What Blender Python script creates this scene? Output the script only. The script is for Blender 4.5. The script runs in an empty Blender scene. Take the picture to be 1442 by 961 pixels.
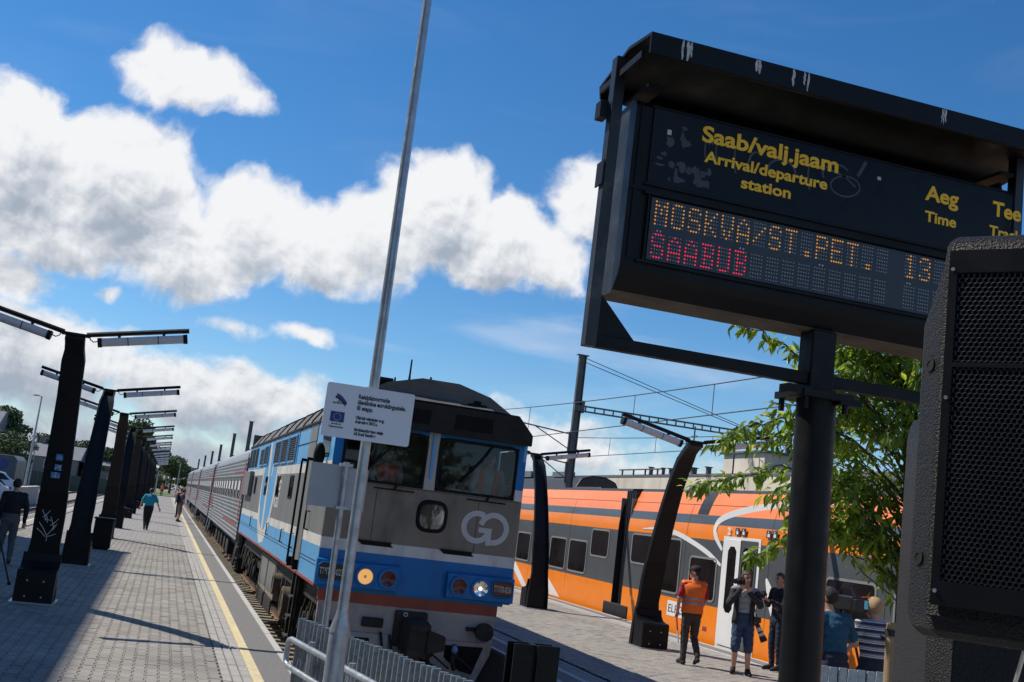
import bpy, bmesh, math, random
from mathutils import Vector, Matrix, Euler
random.seed(7)
R = math.radians
sc = bpy.context.scene
COL = sc.collection

# ------------------------------------------------------------------ camera
cd = bpy.data.cameras.new('camera'); cam = bpy.data.objects.new('camera', cd); COL.objects.link(cam)
cd.sensor_width = 36; cd.lens = 38.7; cd.clip_start = 0.05; cd.clip_end = 6000
cam.matrix_world = Matrix(((0.946945, -0.163404, -0.276756, 0), (-0.297567, -0.120371, -0.947082, 0),
                           (0.121444, 0.979188, -0.162609, 2.1), (0, 0, 0, 1)))
sc.camera = cam

# ------------------------------------------------------------------ sky, sun, exposure
SUN = Vector((-0.66, 0.50, 1.0)).normalized()          # direction towards the sun
W = bpy.data.worlds.new('World'); sc.world = W; W.use_nodes = True
nt = W.node_tree; nt.nodes.clear()
def N(t, typ, **kw):
    n = t.nodes.new(typ)
    for k, v in kw.items(): setattr(n, k, v)
    return n
def math_(t, op, a, b=None, clamp=False):
    n = N(t, 'ShaderNodeMath', operation=op, use_clamp=clamp)
    for i, q in enumerate((a, b)):
        if q is None: continue
        if isinstance(q, (int, float)): n.inputs[i].default_value = q
        else: t.links.new(q, n.inputs[i])
    return n.outputs[0]
# density of the cumulus field at a direction given as (azimuth, elevation) in degrees
cg = bpy.data.node_groups.new('cumulus', 'ShaderNodeTree')
cg.interface.new_socket('P', in_out='INPUT', socket_type='NodeSocketVector')
cg.interface.new_socket('D', in_out='OUTPUT', socket_type='NodeSocketFloat'); cg.interface.new_socket('N', in_out='OUTPUT', socket_type='NodeSocketFloat')
gi = N(cg, 'NodeGroupInput'); go = N(cg, 'NodeGroupOutput')
BLOBS = [(-2.4, 19.7, 5.0, 2.2, 1.0), (-4.0, 20.5, 2.4, 1.7, .7), (.6, 19.2, 2.4, 1.4, .6), (-9.5, 14.6, 5.5, 4.2, 1.3), (-4.6, 14.2, 5.4, 4.6, 1.35), (-7.5, 11.6, 7.0, 3.0, 1.2),
         (-1.2, 11.2, 4.6, 3.4, 1.2), (2.2, 13.2, 4.0, 3.4, 1.2), (5.6, 12.9, 4.4, 3.2, 1.15), (8.6, 13.8, 3.8, 3.6, 1.1), (11.4, 15.6, 4.4, 4.2, 1.35), (14.6, 14.2, 4.8, 3.4, 1.25), (17.4, 13.8, 3.6, 2.6, 1.0),
         (20.0, 17.0, 3.4, 3.2, 1.15), (-10.0, 8.4, 5.0, 2.0, .9), (-4.2, 8.7, 1.3, .7, .5), (-9.0, 4.9, 11, 3.4, 1.0), (1.5, 4.4, 9, 2.9, .85),
         (5.4, 8.3, 2.6, .9, .6), (1.6, 8.1, 3.0, .8, .42), (18.5, 4.2, 9, 2.4, .7), (27, 3.2, 13, 2.2, .45), (0, -.5, 400, 4.6, .85)]
rnd = random.Random(5)
for k in range(11):
    a = 66 + k * 25.0 + rnd.uniform(-6, 6)
    BLOBS.append((a - 360 if a > 180 else a, rnd.choice([5, 9, 14, 18, 26]) + rnd.uniform(-2, 2), rnd.uniform(9, 16), rnd.uniform(3, 6), rnd.uniform(.8, 1.15)))
wn = N(cg, 'ShaderNodeTexNoise'); wn.inputs['Scale'].default_value = .22; wn.inputs['Detail'].default_value = 3
ws = N(cg, 'ShaderNodeVectorMath', operation='SCALE'); ws.inputs[3].default_value = 2.6
wo = N(cg, 'ShaderNodeVectorMath', operation='SUBTRACT'); wo.inputs[1].default_value = (.5, .5, .5)
wa = N(cg, 'ShaderNodeVectorMath', operation='ADD')
cg.links.new(gi.outputs[0], wn.inputs['Vector']); cg.links.new(wn.outputs['Color'], wo.inputs[0]); cg.links.new(wo.outputs[0], ws.inputs[0])
cg.links.new(gi.outputs[0], wa.inputs[0]); cg.links.new(ws.outputs[0], wa.inputs[1])
acc = None
for (a, e, w_, h_, s_) in BLOBS:
    mp = N(cg, 'ShaderNodeVectorMath', operation='MULTIPLY_ADD')
    mp.inputs[1].default_value = (1 / w_, 1 / h_, 0); mp.inputs[2].default_value = (-a / w_, -e / h_, 0)
    cg.links.new(wa.outputs[0], mp.inputs[0])
    ln = N(cg, 'ShaderNodeVectorMath', operation='LENGTH'); cg.links.new(mp.outputs[0], ln.inputs[0])
    v = math_(cg, 'MULTIPLY', math_(cg, 'SUBTRACT', 1.0, ln.outputs['Value'], True), s_ * 1.7)
    acc = v if acc is None else math_(cg, 'SMOOTH_MAX', acc, v)
    if acc is not v: acc.node.inputs[2].default_value = .18
n1 = N(cg, 'ShaderNodeTexNoise'); n1.inputs['Scale'].default_value = .52; n1.inputs['Detail'].default_value = 7; n1.inputs['Roughness'].default_value = .56
cg.links.new(wa.outputs[0], n1.inputs['Vector'])
nz = math_(cg, 'MULTIPLY', math_(cg, 'SUBTRACT', n1.outputs['Fac'], .5), 1.45)
d = math_(cg, 'ADD', acc, math_(cg, 'MULTIPLY', nz, math_(cg, 'MULTIPLY', acc, 4.0, True)))
cg.links.new(math_(cg, 'SUBTRACT', d, .34), go.inputs[0]); cg.links.new(n1.outputs['Fac'], go.inputs[1])

tc = N(nt, 'ShaderNodeTexCoord'); sx = N(nt, 'ShaderNodeSeparateXYZ'); nt.links.new(tc.outputs['Generated'], sx.inputs[0])
az = math_(nt, 'MULTIPLY', math_(nt, 'ARCTAN2', sx.outputs[0], sx.outputs[1]), 57.2958)
el = math_(nt, 'MULTIPLY', math_(nt, 'ARCSINE', sx.outputs[2]), 57.2958)
def dens(da, de):
    c = N(nt, 'ShaderNodeCombineXYZ')
    nt.links.new(math_(nt, 'ADD', az, da), c.inputs[0]); nt.links.new(math_(nt, 'ADD', el, de), c.inputs[1])
    g = N(nt, 'ShaderNodeGroup'); g.node_tree = cg; nt.links.new(c.outputs[0], g.inputs[0]); return g.outputs
g0 = dens(0, 0); g1 = dens(-.6, 2.0); g2 = dens(-.22, .36); d0, d1 = g0[0], g1[0]
cov = N(nt, 'ShaderNodeMapRange', interpolation_type='SMOOTHSTEP'); cov.inputs[1].default_value = -.1; cov.inputs[2].default_value = .5
nt.links.new(d0, cov.inputs[0])
sh = math_(nt, 'ADD', math_(nt, 'MULTIPLY', math_(nt, 'MAXIMUM', d1, 0.0), .62), math_(nt, 'MULTIPLY', math_(nt, 'SUBTRACT', g2[1], g0[1]), 1.5))
lo = N(nt, 'ShaderNodeMapRange'); lo.inputs[1].default_value = 1.5; lo.inputs[2].default_value = 10; lo.inputs[3].default_value = .72; lo.inputs[4].default_value = 0; nt.links.new(el, lo.inputs[0])   # the far, low cloud deck turns its shaded side to us
sh = math_(nt, 'ADD', sh, lo.outputs[0])
lit = N(nt, 'ShaderNodeMapRange', interpolation_type='SMOOTHSTEP'); lit.inputs[1].default_value = .14; lit.inputs[2].default_value = 1.25
nt.links.new(sh, lit.inputs[0])
ccol = N(nt, 'ShaderNodeMix', data_type='RGBA'); nt.links.new(lit.outputs[0], ccol.inputs[0])
ccol.inputs[6].default_value = (8.6, 8.7, 8.9, 1); ccol.inputs[7].default_value = (3.6, 4.15, 5.0, 1)   # sunlit tops, shaded bases
sky = N(nt, 'ShaderNodeTexSky', sky_type='NISHITA'); sky.sun_disc = False
sky.sun_elevation = math.asin(SUN.z); sky.sun_rotation = math.atan2(SUN.x, SUN.y)
sky.air_density = 1.0; sky.dust_density = 0; sky.ozone_density = 6.0; sky.altitude = 0
gm = N(nt, 'ShaderNodeHueSaturation'); gm.inputs['Saturation'].default_value = 1.22; gm.inputs['Value'].default_value = 1.12
nt.links.new(sky.outputs[0], gm.inputs['Color'])
wc = N(nt, 'ShaderNodeCombineXYZ'); nt.links.new(math_(nt, 'MULTIPLY', az, .07), wc.inputs[0]); nt.links.new(math_(nt, 'MULTIPLY', el, .33), wc.inputs[1])   # thin wisps
wz = N(nt, 'ShaderNodeTexNoise'); wz.inputs['Scale'].default_value = 1.0; wz.inputs['Detail'].default_value = 5; wz.inputs['Distortion'].default_value = .8; nt.links.new(wc.outputs[0], wz.inputs['Vector'])
wm = N(nt, 'ShaderNodeMapRange', interpolation_type='SMOOTHSTEP'); wm.inputs[1].default_value = .5; wm.inputs[2].default_value = .85; wm.inputs[4].default_value = .42; nt.links.new(wz.outputs['Fac'], wm.inputs[0])
we = N(nt, 'ShaderNodeMapRange'); we.inputs[1].default_value = 10; we.inputs[2].default_value = 19; we.inputs[3].default_value = 1; we.inputs[4].default_value = .12; nt.links.new(el, we.inputs[0])
mx = N(nt, 'ShaderNodeMix', data_type='RGBA'); nt.links.new(math_(nt, 'MAXIMUM', cov.outputs[0], math_(nt, 'MULTIPLY', wm.outputs[0], we.outputs[0])), mx.inputs[0])
nt.links.new(gm.outputs[0], mx.inputs[6]); nt.links.new(ccol.outputs[2], mx.inputs[7])
bg = N(nt, 'ShaderNodeBackground'); bg.inputs[1].default_value = .105
nt.links.new(mx.outputs[2], bg.inputs[0])
W.cycles.sampling_method = 'MANUAL'; W.cycles.sample_map_resolution = 256
wout = N(nt, 'ShaderNodeOutputWorld'); nt.links.new(bg.outputs[0], wout.inputs[0])
sd = bpy.data.lights.new('sun', 'SUN'); sd.energy = 5.0; sd.angle = R(.53); sd.color = (1, .94, .84)
so = bpy.data.objects.new('sun', sd); COL.objects.link(so); so.rotation_euler = SUN.to_track_quat('Z', 'Y').to_euler(); so.location = (-20, 20, 40)
sc.view_settings.view_transform = 'Standard'; sc.view_settings.look = 'None'
sc.view_settings.exposure = 0.0; sc.view_settings.gamma = 1.0; sc.view_settings.use_curve_mapping = False
sc.render.engine = 'CYCLES'
sc.cycles.transparent_max_bounces = 12; sc.cycles.max_bounces = 8

# ------------------------------------------------------------------ materials
MATS = {}
def M(name, col=(.5, .5, .5), rough=.5, metal=0., var=.12, scale=3., bump=0., bscale=40., stretch=(1, 1, 1), dirt_or_glint=None, damt=.0,
      dscale=2., dstretch=(1, 1, 1), spec=.5, world=False, spots=0., emit=None, estr=0., trans=0., alpha=1., coat=0., detail=4):
    m = bpy.data.materials.new(name); m.use_nodes = True; t = m.node_tree; p = t.nodes['Principled BSDF']
    p.inputs['Roughness'].default_value = rough; p.inputs['Metallic'].default_value = metal
    p.inputs['Specular IOR Level'].default_value = spec; p.inputs['Coat Weight'].default_value = coat
    c4 = tuple(col) + (1,)
    p.inputs['Base Color'].default_value = c4
    if trans: p.inputs['Transmission Weight'].default_value = trans
    if alpha < 1: p.inputs['Alpha'].default_value = alpha
    if emit: p.inputs['Emission Color'].default_value = tuple(emit) + (1,); p.inputs['Emission Strength'].default_value = estr
    tcn = N(t, 'ShaderNodeTexCoord'); gpos = N(t, 'ShaderNodeNewGeometry').outputs['Position']
    def noise(s, st, det=4, rg=.6):
        mp = N(t, 'ShaderNodeMapping'); mp.inputs['Scale'].default_value = st; t.links.new(gpos if world else tcn.outputs['Object'], mp.inputs[0])
        n = N(t, 'ShaderNodeTexNoise'); n.inputs['Scale'].default_value = s; n.inputs['Detail'].default_value = det; n.inputs['Roughness'].default_value = rg
        t.links.new(mp.outputs[0], n.inputs['Vector']); return n.outputs['Fac']
    cur = None
    if var:
        mr = N(t, 'ShaderNodeMapRange'); mr.inputs[1].default_value = .3; mr.inputs[2].default_value = .7; mr.inputs[3].default_value = 1 - var; mr.inputs[4].default_value = 1 + var
        t.links.new(noise(scale, stretch, detail), mr.inputs[0])
        vm = N(t, 'ShaderNodeVectorMath', operation='SCALE'); vm.inputs[0].default_value = col; t.links.new(mr.outputs[0], vm.inputs[3]); cur = vm.outputs[0]
        rr = N(t, 'ShaderNodeMapRange'); rr.inputs[1].default_value = .3; rr.inputs[2].default_value = .7
        rr.inputs[3].default_value = max(.03, rough - .12 * min(1, var * 4)); rr.inputs[4].default_value = min(1, rough + .12 * min(1, var * 4))
        t.links.new(noise(scale * 2.3, stretch, 3), rr.inputs[0]); t.links.new(rr.outputs[0], p.inputs['Roughness'])
    if dirt_or_glint:
        dr = N(t, 'ShaderNodeMapRange', interpolation_type='SMOOTHSTEP'); dr.inputs[1].default_value = .62 - damt * .4; dr.inputs[2].default_value = .82 - damt * .25; dr.inputs[4].default_value = min(1, damt * 1.6)
        t.links.new(noise(dscale, dstretch, 6, .65), dr.inputs[0])
        mxn = N(t, 'ShaderNodeMix', data_type='RGBA'); t.links.new(dr.outputs[0], mxn.inputs[0])
        if cur: t.links.new(cur, mxn.inputs[6])
        else: mxn.inputs[6].default_value = c4
        mxn.inputs[7].default_value = tuple(dirt_or_glint) + (1,); cur = mxn.outputs[2]
    if spots and cur:
        vo = N(t, 'ShaderNodeTexVoronoi'); vo.inputs['Scale'].default_value = spots; vo.inputs['Randomness'].default_value = 1.0; t.links.new(gpos, vo.inputs['Vector'])
        vr = N(t, 'ShaderNodeMapRange'); vr.inputs[1].default_value = .05; vr.inputs[2].default_value = .075; vr.inputs[3].default_value = .6; vr.inputs[4].default_value = 0; t.links.new(vo.outputs['Distance'], vr.inputs[0])
        ms = N(t, 'ShaderNodeMix', data_type='RGBA'); t.links.new(vr.outputs[0], ms.inputs[0]); t.links.new(cur, ms.inputs[6]); ms.inputs[7].default_value = (.07, .066, .062, 1); cur = ms.outputs[2]
    if cur: t.links.new(cur, p.inputs['Base Color'])
    if bump:
        b = N(t, 'ShaderNodeBump'); b.inputs['Strength'].default_value = bump; b.inputs['Distance'].default_value = .01
        t.links.new(noise(bscale, (1, 1, 1), 3), b.inputs['Height']); t.links.new(b.outputs[0], p.inputs['Normal'])
    MATS[name] = m; return m
def glass_mat(name, tint, refl=.06, rough=.02, glo=(1, 1, 1)):
    m = bpy.data.materials.new(name); m.use_nodes = True; t = m.node_tree; t.nodes.clear()
    o = N(t, 'ShaderNodeOutputMaterial'); tr = N(t, 'ShaderNodeBsdfTransparent'); tr.inputs[0].default_value = tuple(tint) + (1,)
    g = N(t, 'ShaderNodeBsdfGlossy'); g.inputs['Roughness'].default_value = rough; g.inputs[0].default_value = tuple(glo) + (1,)
    fr = N(t, 'ShaderNodeFresnel'); fr.inputs[0].default_value = 1.5
    a = math_(t, 'ADD', fr.outputs[0], refl, True); mxs = N(t, 'ShaderNodeMixShader')
    t.links.new(a, mxs.inputs[0]); t.links.new(tr.outputs[0], mxs.inputs[1]); t.links.new(g.outputs[0], mxs.inputs[2]); t.links.new(mxs.outputs[0], o.inputs[0])
    MATS[name] = m; return m

# ------------------------------------------------------------------ mesh helpers
class MB:
    def __init__(s): s.v = []; s.f = []; s.m = []
    def add(s, vs, fs, mi=0):
        o = len(s.v); s.v += [tuple(p) for p in vs]; s.f += [tuple(i + o for i in q) for q in fs]; s.m += [mi] * len(fs); return s
    def box(s, c, d, mi=0, rot=None):
        x, y, z = d[0] / 2, d[1] / 2, d[2] / 2
        vs = [Vector((sx_ * x, sy * y, sz * z)) for sz in (-1, 1) for sy in (-1, 1) for sx_ in (-1, 1)]
        if rot is not None: vs = [rot @ p for p in vs]
        c = Vector(c)
        return s.add([p + c for p in vs], [(0, 2, 3, 1), (4, 5, 7, 6), (0, 1, 5, 4), (2, 6, 7, 3), (0, 4, 6, 2), (1, 3, 7, 5)], mi)
    def bb(s, a, b, mi=0):
        return s.box([(p + q) / 2 for p, q in zip(a, b)], [abs(q - p) for p, q in zip(a, b)], mi)
    def loft(s, rings, mi=0, caps=True, closed=True):
        n = len(rings[0]); vs = [p for r in rings for p in r]; fs = []
        for k in range(len(rings) - 1):
            for i in range(n if closed else n - 1):
                j = (i + 1) % n; fs.append((k * n + i, k * n + j, (k + 1) * n + j, (k + 1) * n + i))
        if caps and closed: fs.append(tuple(range(n - 1, -1, -1))); fs.append(tuple((len(rings) - 1) * n + i for i in range(n)))
        return s.add(vs, fs, mi)
    def tube(s, pts, r, n=8, mi=0, caps=True):
        pts = [Vector(p) for p in pts]; rs = r if isinstance(r, (list, tuple)) else [r] * len(pts); rings = []; u = None
        for i, p in enumerate(pts):
            t = (pts[min(i + 1, len(pts) - 1)] - pts[max(i - 1, 0)]).normalized()
            if u is None: u = t.orthogonal().normalized()
            else: u = (u - u.dot(t) * t).normalized()
            w = t.cross(u)
            rings.append([p + (u * math.cos(2 * math.pi * k / n) + w * math.sin(2 * math.pi * k / n)) * rs[i] for k in range(n)])
        return s.loft(rings, mi, caps)
    def prism(s, prof, axis, a, b, mi=0):
        def P(q, h): return {'x': (h, q[0], q[1]), 'y': (q[0], h, q[1]), 'z': (q[0], q[1], h)}[axis]
        return s.loft([[P(q, a) for q in prof], [P(q, b) for q in prof]], mi)
    def ell(s, c, r, mi=0, nu=12, nv=8, rot=None):
        c = Vector(c); vs = [Vector((0, 0, -r[2]))]
        for j in range(1, nv):
            ph = -math.pi / 2 + math.pi * j / nv
            for i in range(nu):
                th = 2 * math.pi * i / nu; vs.append(Vector((r[0] * math.cos(ph) * math.cos(th), r[1] * math.cos(ph) * math.sin(th), r[2] * math.sin(ph))))
        vs.append(Vector((0, 0, r[2])))
        if rot is not None: vs = [rot @ p for p in vs]
        fs = []
        for i in range(nu):
            k = (i + 1) % nu; fs.append((0, 1 + k, 1 + i)); L = 1 + (nv - 2) * nu; fs.append((L + i, L + k, len(vs) - 1))
            for j in range(nv - 2): fs.append((1 + j * nu + i, 1 + j * nu + k, 1 + (j + 1) * nu + k, 1 + (j + 1) * nu + i))
        return s.add([p + c for p in vs], fs, mi)
    def disc(s, c, nrm, r, n=24, th=.01, mi=0, r2=None):
        c = Vector(c); nrm = Vector(nrm).normalized(); return s.tube([c - nrm * th / 2, c + nrm * th / 2], [r, r2 if r2 else r], n, mi)
    def ring(s, c, nrm, r0, r1, th=.01, n=28, mi=0):
        c = Vector(c); nrm = Vector(nrm).normalized(); u = nrm.orthogonal().normalized(); w = nrm.cross(u); rs = []
        for k in range(n):
            q = u * math.cos(2 * math.pi * k / n) + w * math.sin(2 * math.pi * k / n)
            rs.append([c + q * r0 - nrm * th / 2, c + q * r1 - nrm * th / 2, c + q * r1 + nrm * th / 2, c + q * r0 + nrm * th / 2])
        return s.loft(rs + [rs[0]], mi, caps=False)
def origin(o):
    v = Vector((0, 0, 0))
    while o is not None: v += o.location; o = o.parent
    return v
def obj(name, mb, mats, parent=None, smooth=False, bevel=0, angle=40, local=False):
    """one mesh object; mb is in world coordinates unless local"""
    me = bpy.data.meshes.new(name); off = origin(parent) if (parent is not None and not local) else Vector((0, 0, 0))
    me.from_pydata([Vector(p) - off for p in mb.v], [], mb.f)
    mats = mats if isinstance(mats, (list, tuple)) else [mats]
    for m in mats: me.materials.append(MATS[m] if isinstance(m, str) else m)
    if len(mats) > 1: me.polygons.foreach_set('material_index', mb.m)
    if smooth:
        me.polygons.foreach_set('use_smooth', [True] * len(me.polygons)); me.update()
        try: me.set_sharp_from_angle(angle=R(angle))
        except Exception: pass
    o = bpy.data.objects.new(name, me); COL.objects.link(o); o.parent = parent
    if bevel:
        b = o.modifiers.new('bevel', 'BEVEL'); b.width = bevel; b.segments = 2; b.limit_method = 'ANGLE'; b.angle_limit = R(35)
    return o
def tag(o, label=None, cat=None, group=None, kind=None):
    if label: o['label'] = label
    if cat: o['category'] = cat
    if group: o['group'] = group
    if kind: o['kind'] = kind
    return o
def thing(name, label, cat, loc=(0, 0, 0), group=None, rz=0):
    o = bpy.data.objects.new(name, None); COL.objects.link(o); o.location = loc; o.rotation_euler = (0, 0, rz); o.empty_display_size = .2
    return tag(o, label, cat, group)
def copy_tree(o, parent=None, only=None):
    c = o.copy(); COL.objects.link(c); c.parent = parent
    for ch in o.children: copy_tree(ch, c)
    return c
def share(name, me, parent, loc, rot=None, scale=None):
    o = bpy.data.objects.new(name, me); COL.objects.link(o); o.parent = parent; o.location = loc
    if rot is not None: o.rotation_euler = rot
    if scale is not None: o.scale = scale
    return o
def text_mesh(txt, size, bold=0., align='LEFT', spacing=1.0, xs=1.0):
    cu = bpy.data.curves.new('lettering', 'FONT'); cu.body = txt; cu.size = size; cu.align_x = align; cu.offset = bold; cu.space_character = spacing; cu.extrude = .0015; cu.resolution_u = 4
    o = bpy.data.objects.new('lettering', cu); COL.objects.link(o); dg = bpy.context.evaluated_depsgraph_get(); dg.update()
    me = bpy.data.meshes.new_from_object(o.evaluated_get(dg)); bpy.data.objects.remove(o)
    if xs != 1.0:
        for v in me.vertices: v.co.x *= xs
    return me
def text(txt, pos, ux, uy, size, mat, parent, bold=0., align='LEFT', name='lettering', spacing=1.0, xs=1.0, fit=None):
    """flat lettering: ux reading direction, uy up direction (world)"""
    me = text_mesh(txt, size, bold, align, spacing, xs); ux = Vector(ux).normalized(); uy = Vector(uy).normalized(); uz = ux.cross(uy)
    if fit:                       # stretch to a given width
        x0 = min(v.co.x for v in me.vertices); x1 = max(v.co.x for v in me.vertices)
        for v in me.vertices: v.co.x = (v.co.x - x0) * fit / (x1 - x0)
    off = Vector(pos) - origin(parent)
    for v in me.vertices: v.co = off + ux * v.co.x + uy * v.co.y + uz * v.co.z
    me.materials.clear(); me.materials.append(MATS[mat]); o = bpy.data.objects.new(name, me); COL.objects.link(o); o.parent = parent; return o
def strip(mb, pts, w, nrm, th=.004, mi=0):
    """a flat painted band along pts lying on a surface with normal nrm"""
    nrm = Vector(nrm).normalized(); pts = [Vector(p) for p in pts]; rs = []
    ws_ = w if isinstance(w, (list, tuple)) else [w] * len(pts)
    for i, p in enumerate(pts):
        t = (pts[min(i + 1, len(pts) - 1)] - pts[max(i - 1, 0)]).normalized(); sd_ = t.cross(nrm).normalized() * ws_[i] / 2
        rs.append([p - sd_, p + sd_, p + sd_ + nrm * th, p - sd_ + nrm * th])
    mb.loft(rs, mi)
# ------------------------------------------------------------------ material library
M('paver', (0.285, 0.262, 0.230), .85, world=True, spots=2.4, var=.13, scale=2.2, bump=.25, bscale=180, dirt_or_glint=(.17, .155, .14), damt=.4, dscale=.55)
M('paver_warm', (0.320, 0.287, 0.244), .85, world=True, spots=2.4, var=.12, scale=2.0, bump=.25, bscale=180, dirt_or_glint=(.18, .17, .16), damt=.25, dscale=.8)
M('joint_sand', (.11, .1, .09), .95, var=.2, scale=8)
M('slab', (.36, .34, .315), .85, world=True, var=.1, scale=3, bump=.2, bscale=150, dirt_or_glint=(.23, .22, .2), damt=.25, dscale=1.2)
M('yellow_paint', (.64, .53, .29), .7, var=.12, scale=6, dirt_or_glint=(.36, .33, .28), damt=.42, dscale=9)
M('edge_white', (.47, .455, .43), .75, world=True, var=.12, scale=5, dirt_or_glint=(.3, .29, .27), damt=.4, dscale=5)
M('platform_asphalt', (.17, .163, .155), .9, var=.3, scale=45, bump=.5, bscale=220, dirt_or_glint=(.32, .31, .3), damt=.3, dscale=70)
M('concrete', (.36, .35, .33), .9, var=.16, scale=1.5, bump=.25, bscale=60, dirt_or_glint=(.2, .19, .17), damt=.35, dscale=1.5, dstretch=(1, 1, .3))
M('concrete_pale', (.50, .49, .46), .88, var=.12, scale=.8, bump=.2, bscale=50, dirt_or_glint=(.25, .24, .22), damt=.35, dscale=.7, dstretch=(1, 1, .25))
M('sleeper_concrete', (.24, .215, .17), .9, world=True, var=.2, scale=4, bump=.3, bscale=70, dirt_or_glint=(.19, .15, .10), damt=.4, dscale=3)
M('ballast', (.19, .165, .14), .95, var=.5, scale=16, bump=1.0, bscale=26, dirt_or_glint=(.08, .06, .045), damt=.35, dscale=3)
M('gravel', (.25, .235, .21), .95, var=.35, scale=9, bump=.8, bscale=22, dirt_or_glint=(.2, .2, .12), damt=.3, dscale=.6)
M('grass', (.13, .16, .05), .95, var=.4, scale=2.5, bump=.8, bscale=30, dirt_or_glint=(.24, .22, .12), damt=.35, dscale=.8)
M('asphalt', (.075, .075, .08), .9, var=.2, scale=6, bump=.3, bscale=90)
M('rail_side', (.14, .075, .04), .85, var=.3, scale=9)
M('rail_top', (.5, .49, .48), .25, metal=1, var=.15, scale=9)
M('black_steel', (.006, .0065, .0078), .5, spec=.22, var=.25, scale=2.5, dirt_or_glint=(.014, .014, .014), damt=.25, dscale=4, bump=.05, bscale=60)
M('lamp_steel', (.010, .0105, .0125), .5, spec=.25, var=.2, scale=1.6, dirt_or_glint=(.02, .019, .018), damt=.22, dscale=2.5, dstretch=(1, 1, .25))
M('lamp_steel_inner', (.062, .064, .074), .5, var=.15, scale=1.6, dirt_or_glint=(.1, .1, .1), damt=.2, dscale=2.5, dstretch=(1, 1, .25))
M('galvanised', (.40, .44, .48), .38, metal=.55, var=.2, scale=9, dirt_or_glint=(.24, .265, .29), damt=.35, dscale=14, detail=6)
M('galvanised_picket', (.25, .285, .31), .48, world=True, metal=.5, var=.25, scale=22, dirt_or_glint=(.1, .115, .125), damt=.4, dscale=30, detail=6)
M('tube_diffuser', (.55, .57, .62), .35, var=.06, scale=4, dirt_or_glint=(.3, .3, .32), damt=.2, dscale=3)
M('white_paint', (.74, .74, .74), .5, var=.05, scale=3)
M('black_paint', (.006, .006, .0065), .7, spec=.15, var=.2, scale=4)
M('rubber', (.012, .012, .012), .8, spec=.2, var=.2, scale=6)
M('amber_letter', (.95, .55, .02), .55, var=.08, scale=9)
M('amber_led', (.9, .4, .05), .4, var=0, emit=(1, .42, .06), estr=.5)
M('red_led', (.9, .03, .06), .4, var=0, emit=(1, .03, .09), estr=.75)
M('dark_led', (.55, .58, .62), .3, var=0)
# ------------------------------------------------------------------ ground, platforms, tracks
g = MB(); g.add([(-900, -300, -.86), (900, -300, -.86), (900, 2500, -.86), (-900, 2500, -.86)], [(0, 1, 2, 3)])
tag(obj('ground', g, 'gravel'), kind='structure')
b = MB(); b.add([(1.5, 8, -.82), (6.1, 8, -.82), (6.1, 420, -.82), (1.5, 420, -.82)], [(0, 1, 2, 3)])
tag(obj('ballast', b, 'ballast'), kind='structure')
b = MB(); b.add([(-9.0, -30, -.82), (-5.0, -30, -.82), (-5.0, 420, -.82), (-9.0, 420, -.82)], [(0, 1, 2, 3)])
tag(obj('ballast', b, 'gravel'), kind='structure')
b = MB(); b.add([(11.7, -10, -.82), (15.6, -10, -.82), (15.6, 420, -.82), (11.7, 420, -.82)], [(0, 1, 2, 3)])
tag(obj('ballast', b, 'ballast'), kind='structure')
gr = MB(); gr.add([(-5, 158, -.3), (1.6, 158, -.3), (1.6, 330, -.75), (-5, 330, -.75)], [(0, 1, 2, 3)])
tag(obj('grass_verge', gr, 'grass'), kind='structure')
cp = MB(); cp.add([(-60, 20, -.845), (-9.6, 20, -.845), (-9.6, 128, -.845), (-60, 128, -.845)], [(0, 1, 2, 3)])
tag(obj('car_park', cp, 'asphalt'), kind='structure')

# paving block: interlocking waisted outline, 200 x 165 mm
def hw(y):
    y = abs(y); return .0825 if y >= .06 else .0585 if y <= .04 else .0585 + (y - .04) / .02 * .024
ys = (-.1, -.06, -.04, .04, .06, .1)
def paver_geo(sx_=.97, sy=1.25, gap=.0028, cham=.005):
    def ring(g_, z):
        r = [(hw(y) * sx_ - g_, max(-.1 * sy + g_, min(.1 * sy - g_, y * sy)), z) for y in ys]
        return r + [(-x, y, z) for x, y, z in reversed(r)]
    return [ring(gap, -.022), ring(gap, -cham), ring(gap + cham, 0)]
PG = paver_geo()
def paver_mesh(name, mat):
    m = MB(); m.loft(PG[:], 0, caps=False); n = len(PG[0]); m.f.append(tuple(2 * n + i for i in range(n))); m.m.append(0)
    me = bpy.data.meshes.new(name); me.from_pydata(m.v, [], m.f); me.materials.append(MATS[mat]); return me
def lay_pavers(parent, x0, x1, y0, y1, mat, near, mats_alt):
    """near(x, y) -> paver is an object of its own"""
    px, py = .141 * .97, .2 * 1.25; rest = MB(); n = len(PG[0]); meshes = [paver_mesh('paver', mats_alt[k]) for k in range(len(mats_alt))]
    rr = random.Random(3); cnt = 0; ncol = int((x1 - x0) / px)
    for i in range(ncol):
        x = x1 - (i + .5) * px
        for j in range(int((y1 - y0) / py)):
            y = y0 + (j + .5 + (.5 if i % 2 else 0)) * py; dz = rr.uniform(-.0035, .0035); k = rr.randrange(len(mats_alt))
            if cnt < 300 and near(x, y):
                share('paver', meshes[k], parent, (x, y, dz), (rr.uniform(-.006, .006), rr.uniform(-.008, .008), 0)); cnt += 1
            else:
                o = len(rest.v); rest.v += [(a + x, b_ + y, c + dz) for r_ in PG[1:] for a, b_, c in r_]
                for q in range(n): rest.f.append((o + q, o + (q + 1) % n, o + n + (q + 1) % n, o + n + q)); rest.m.append(k)
                rest.f.append(tuple(o + n + q for q in range(n))); rest.m.append(k)
    tag(obj('pavers', rest, list(mats_alt), parent), kind='stuff')
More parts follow.
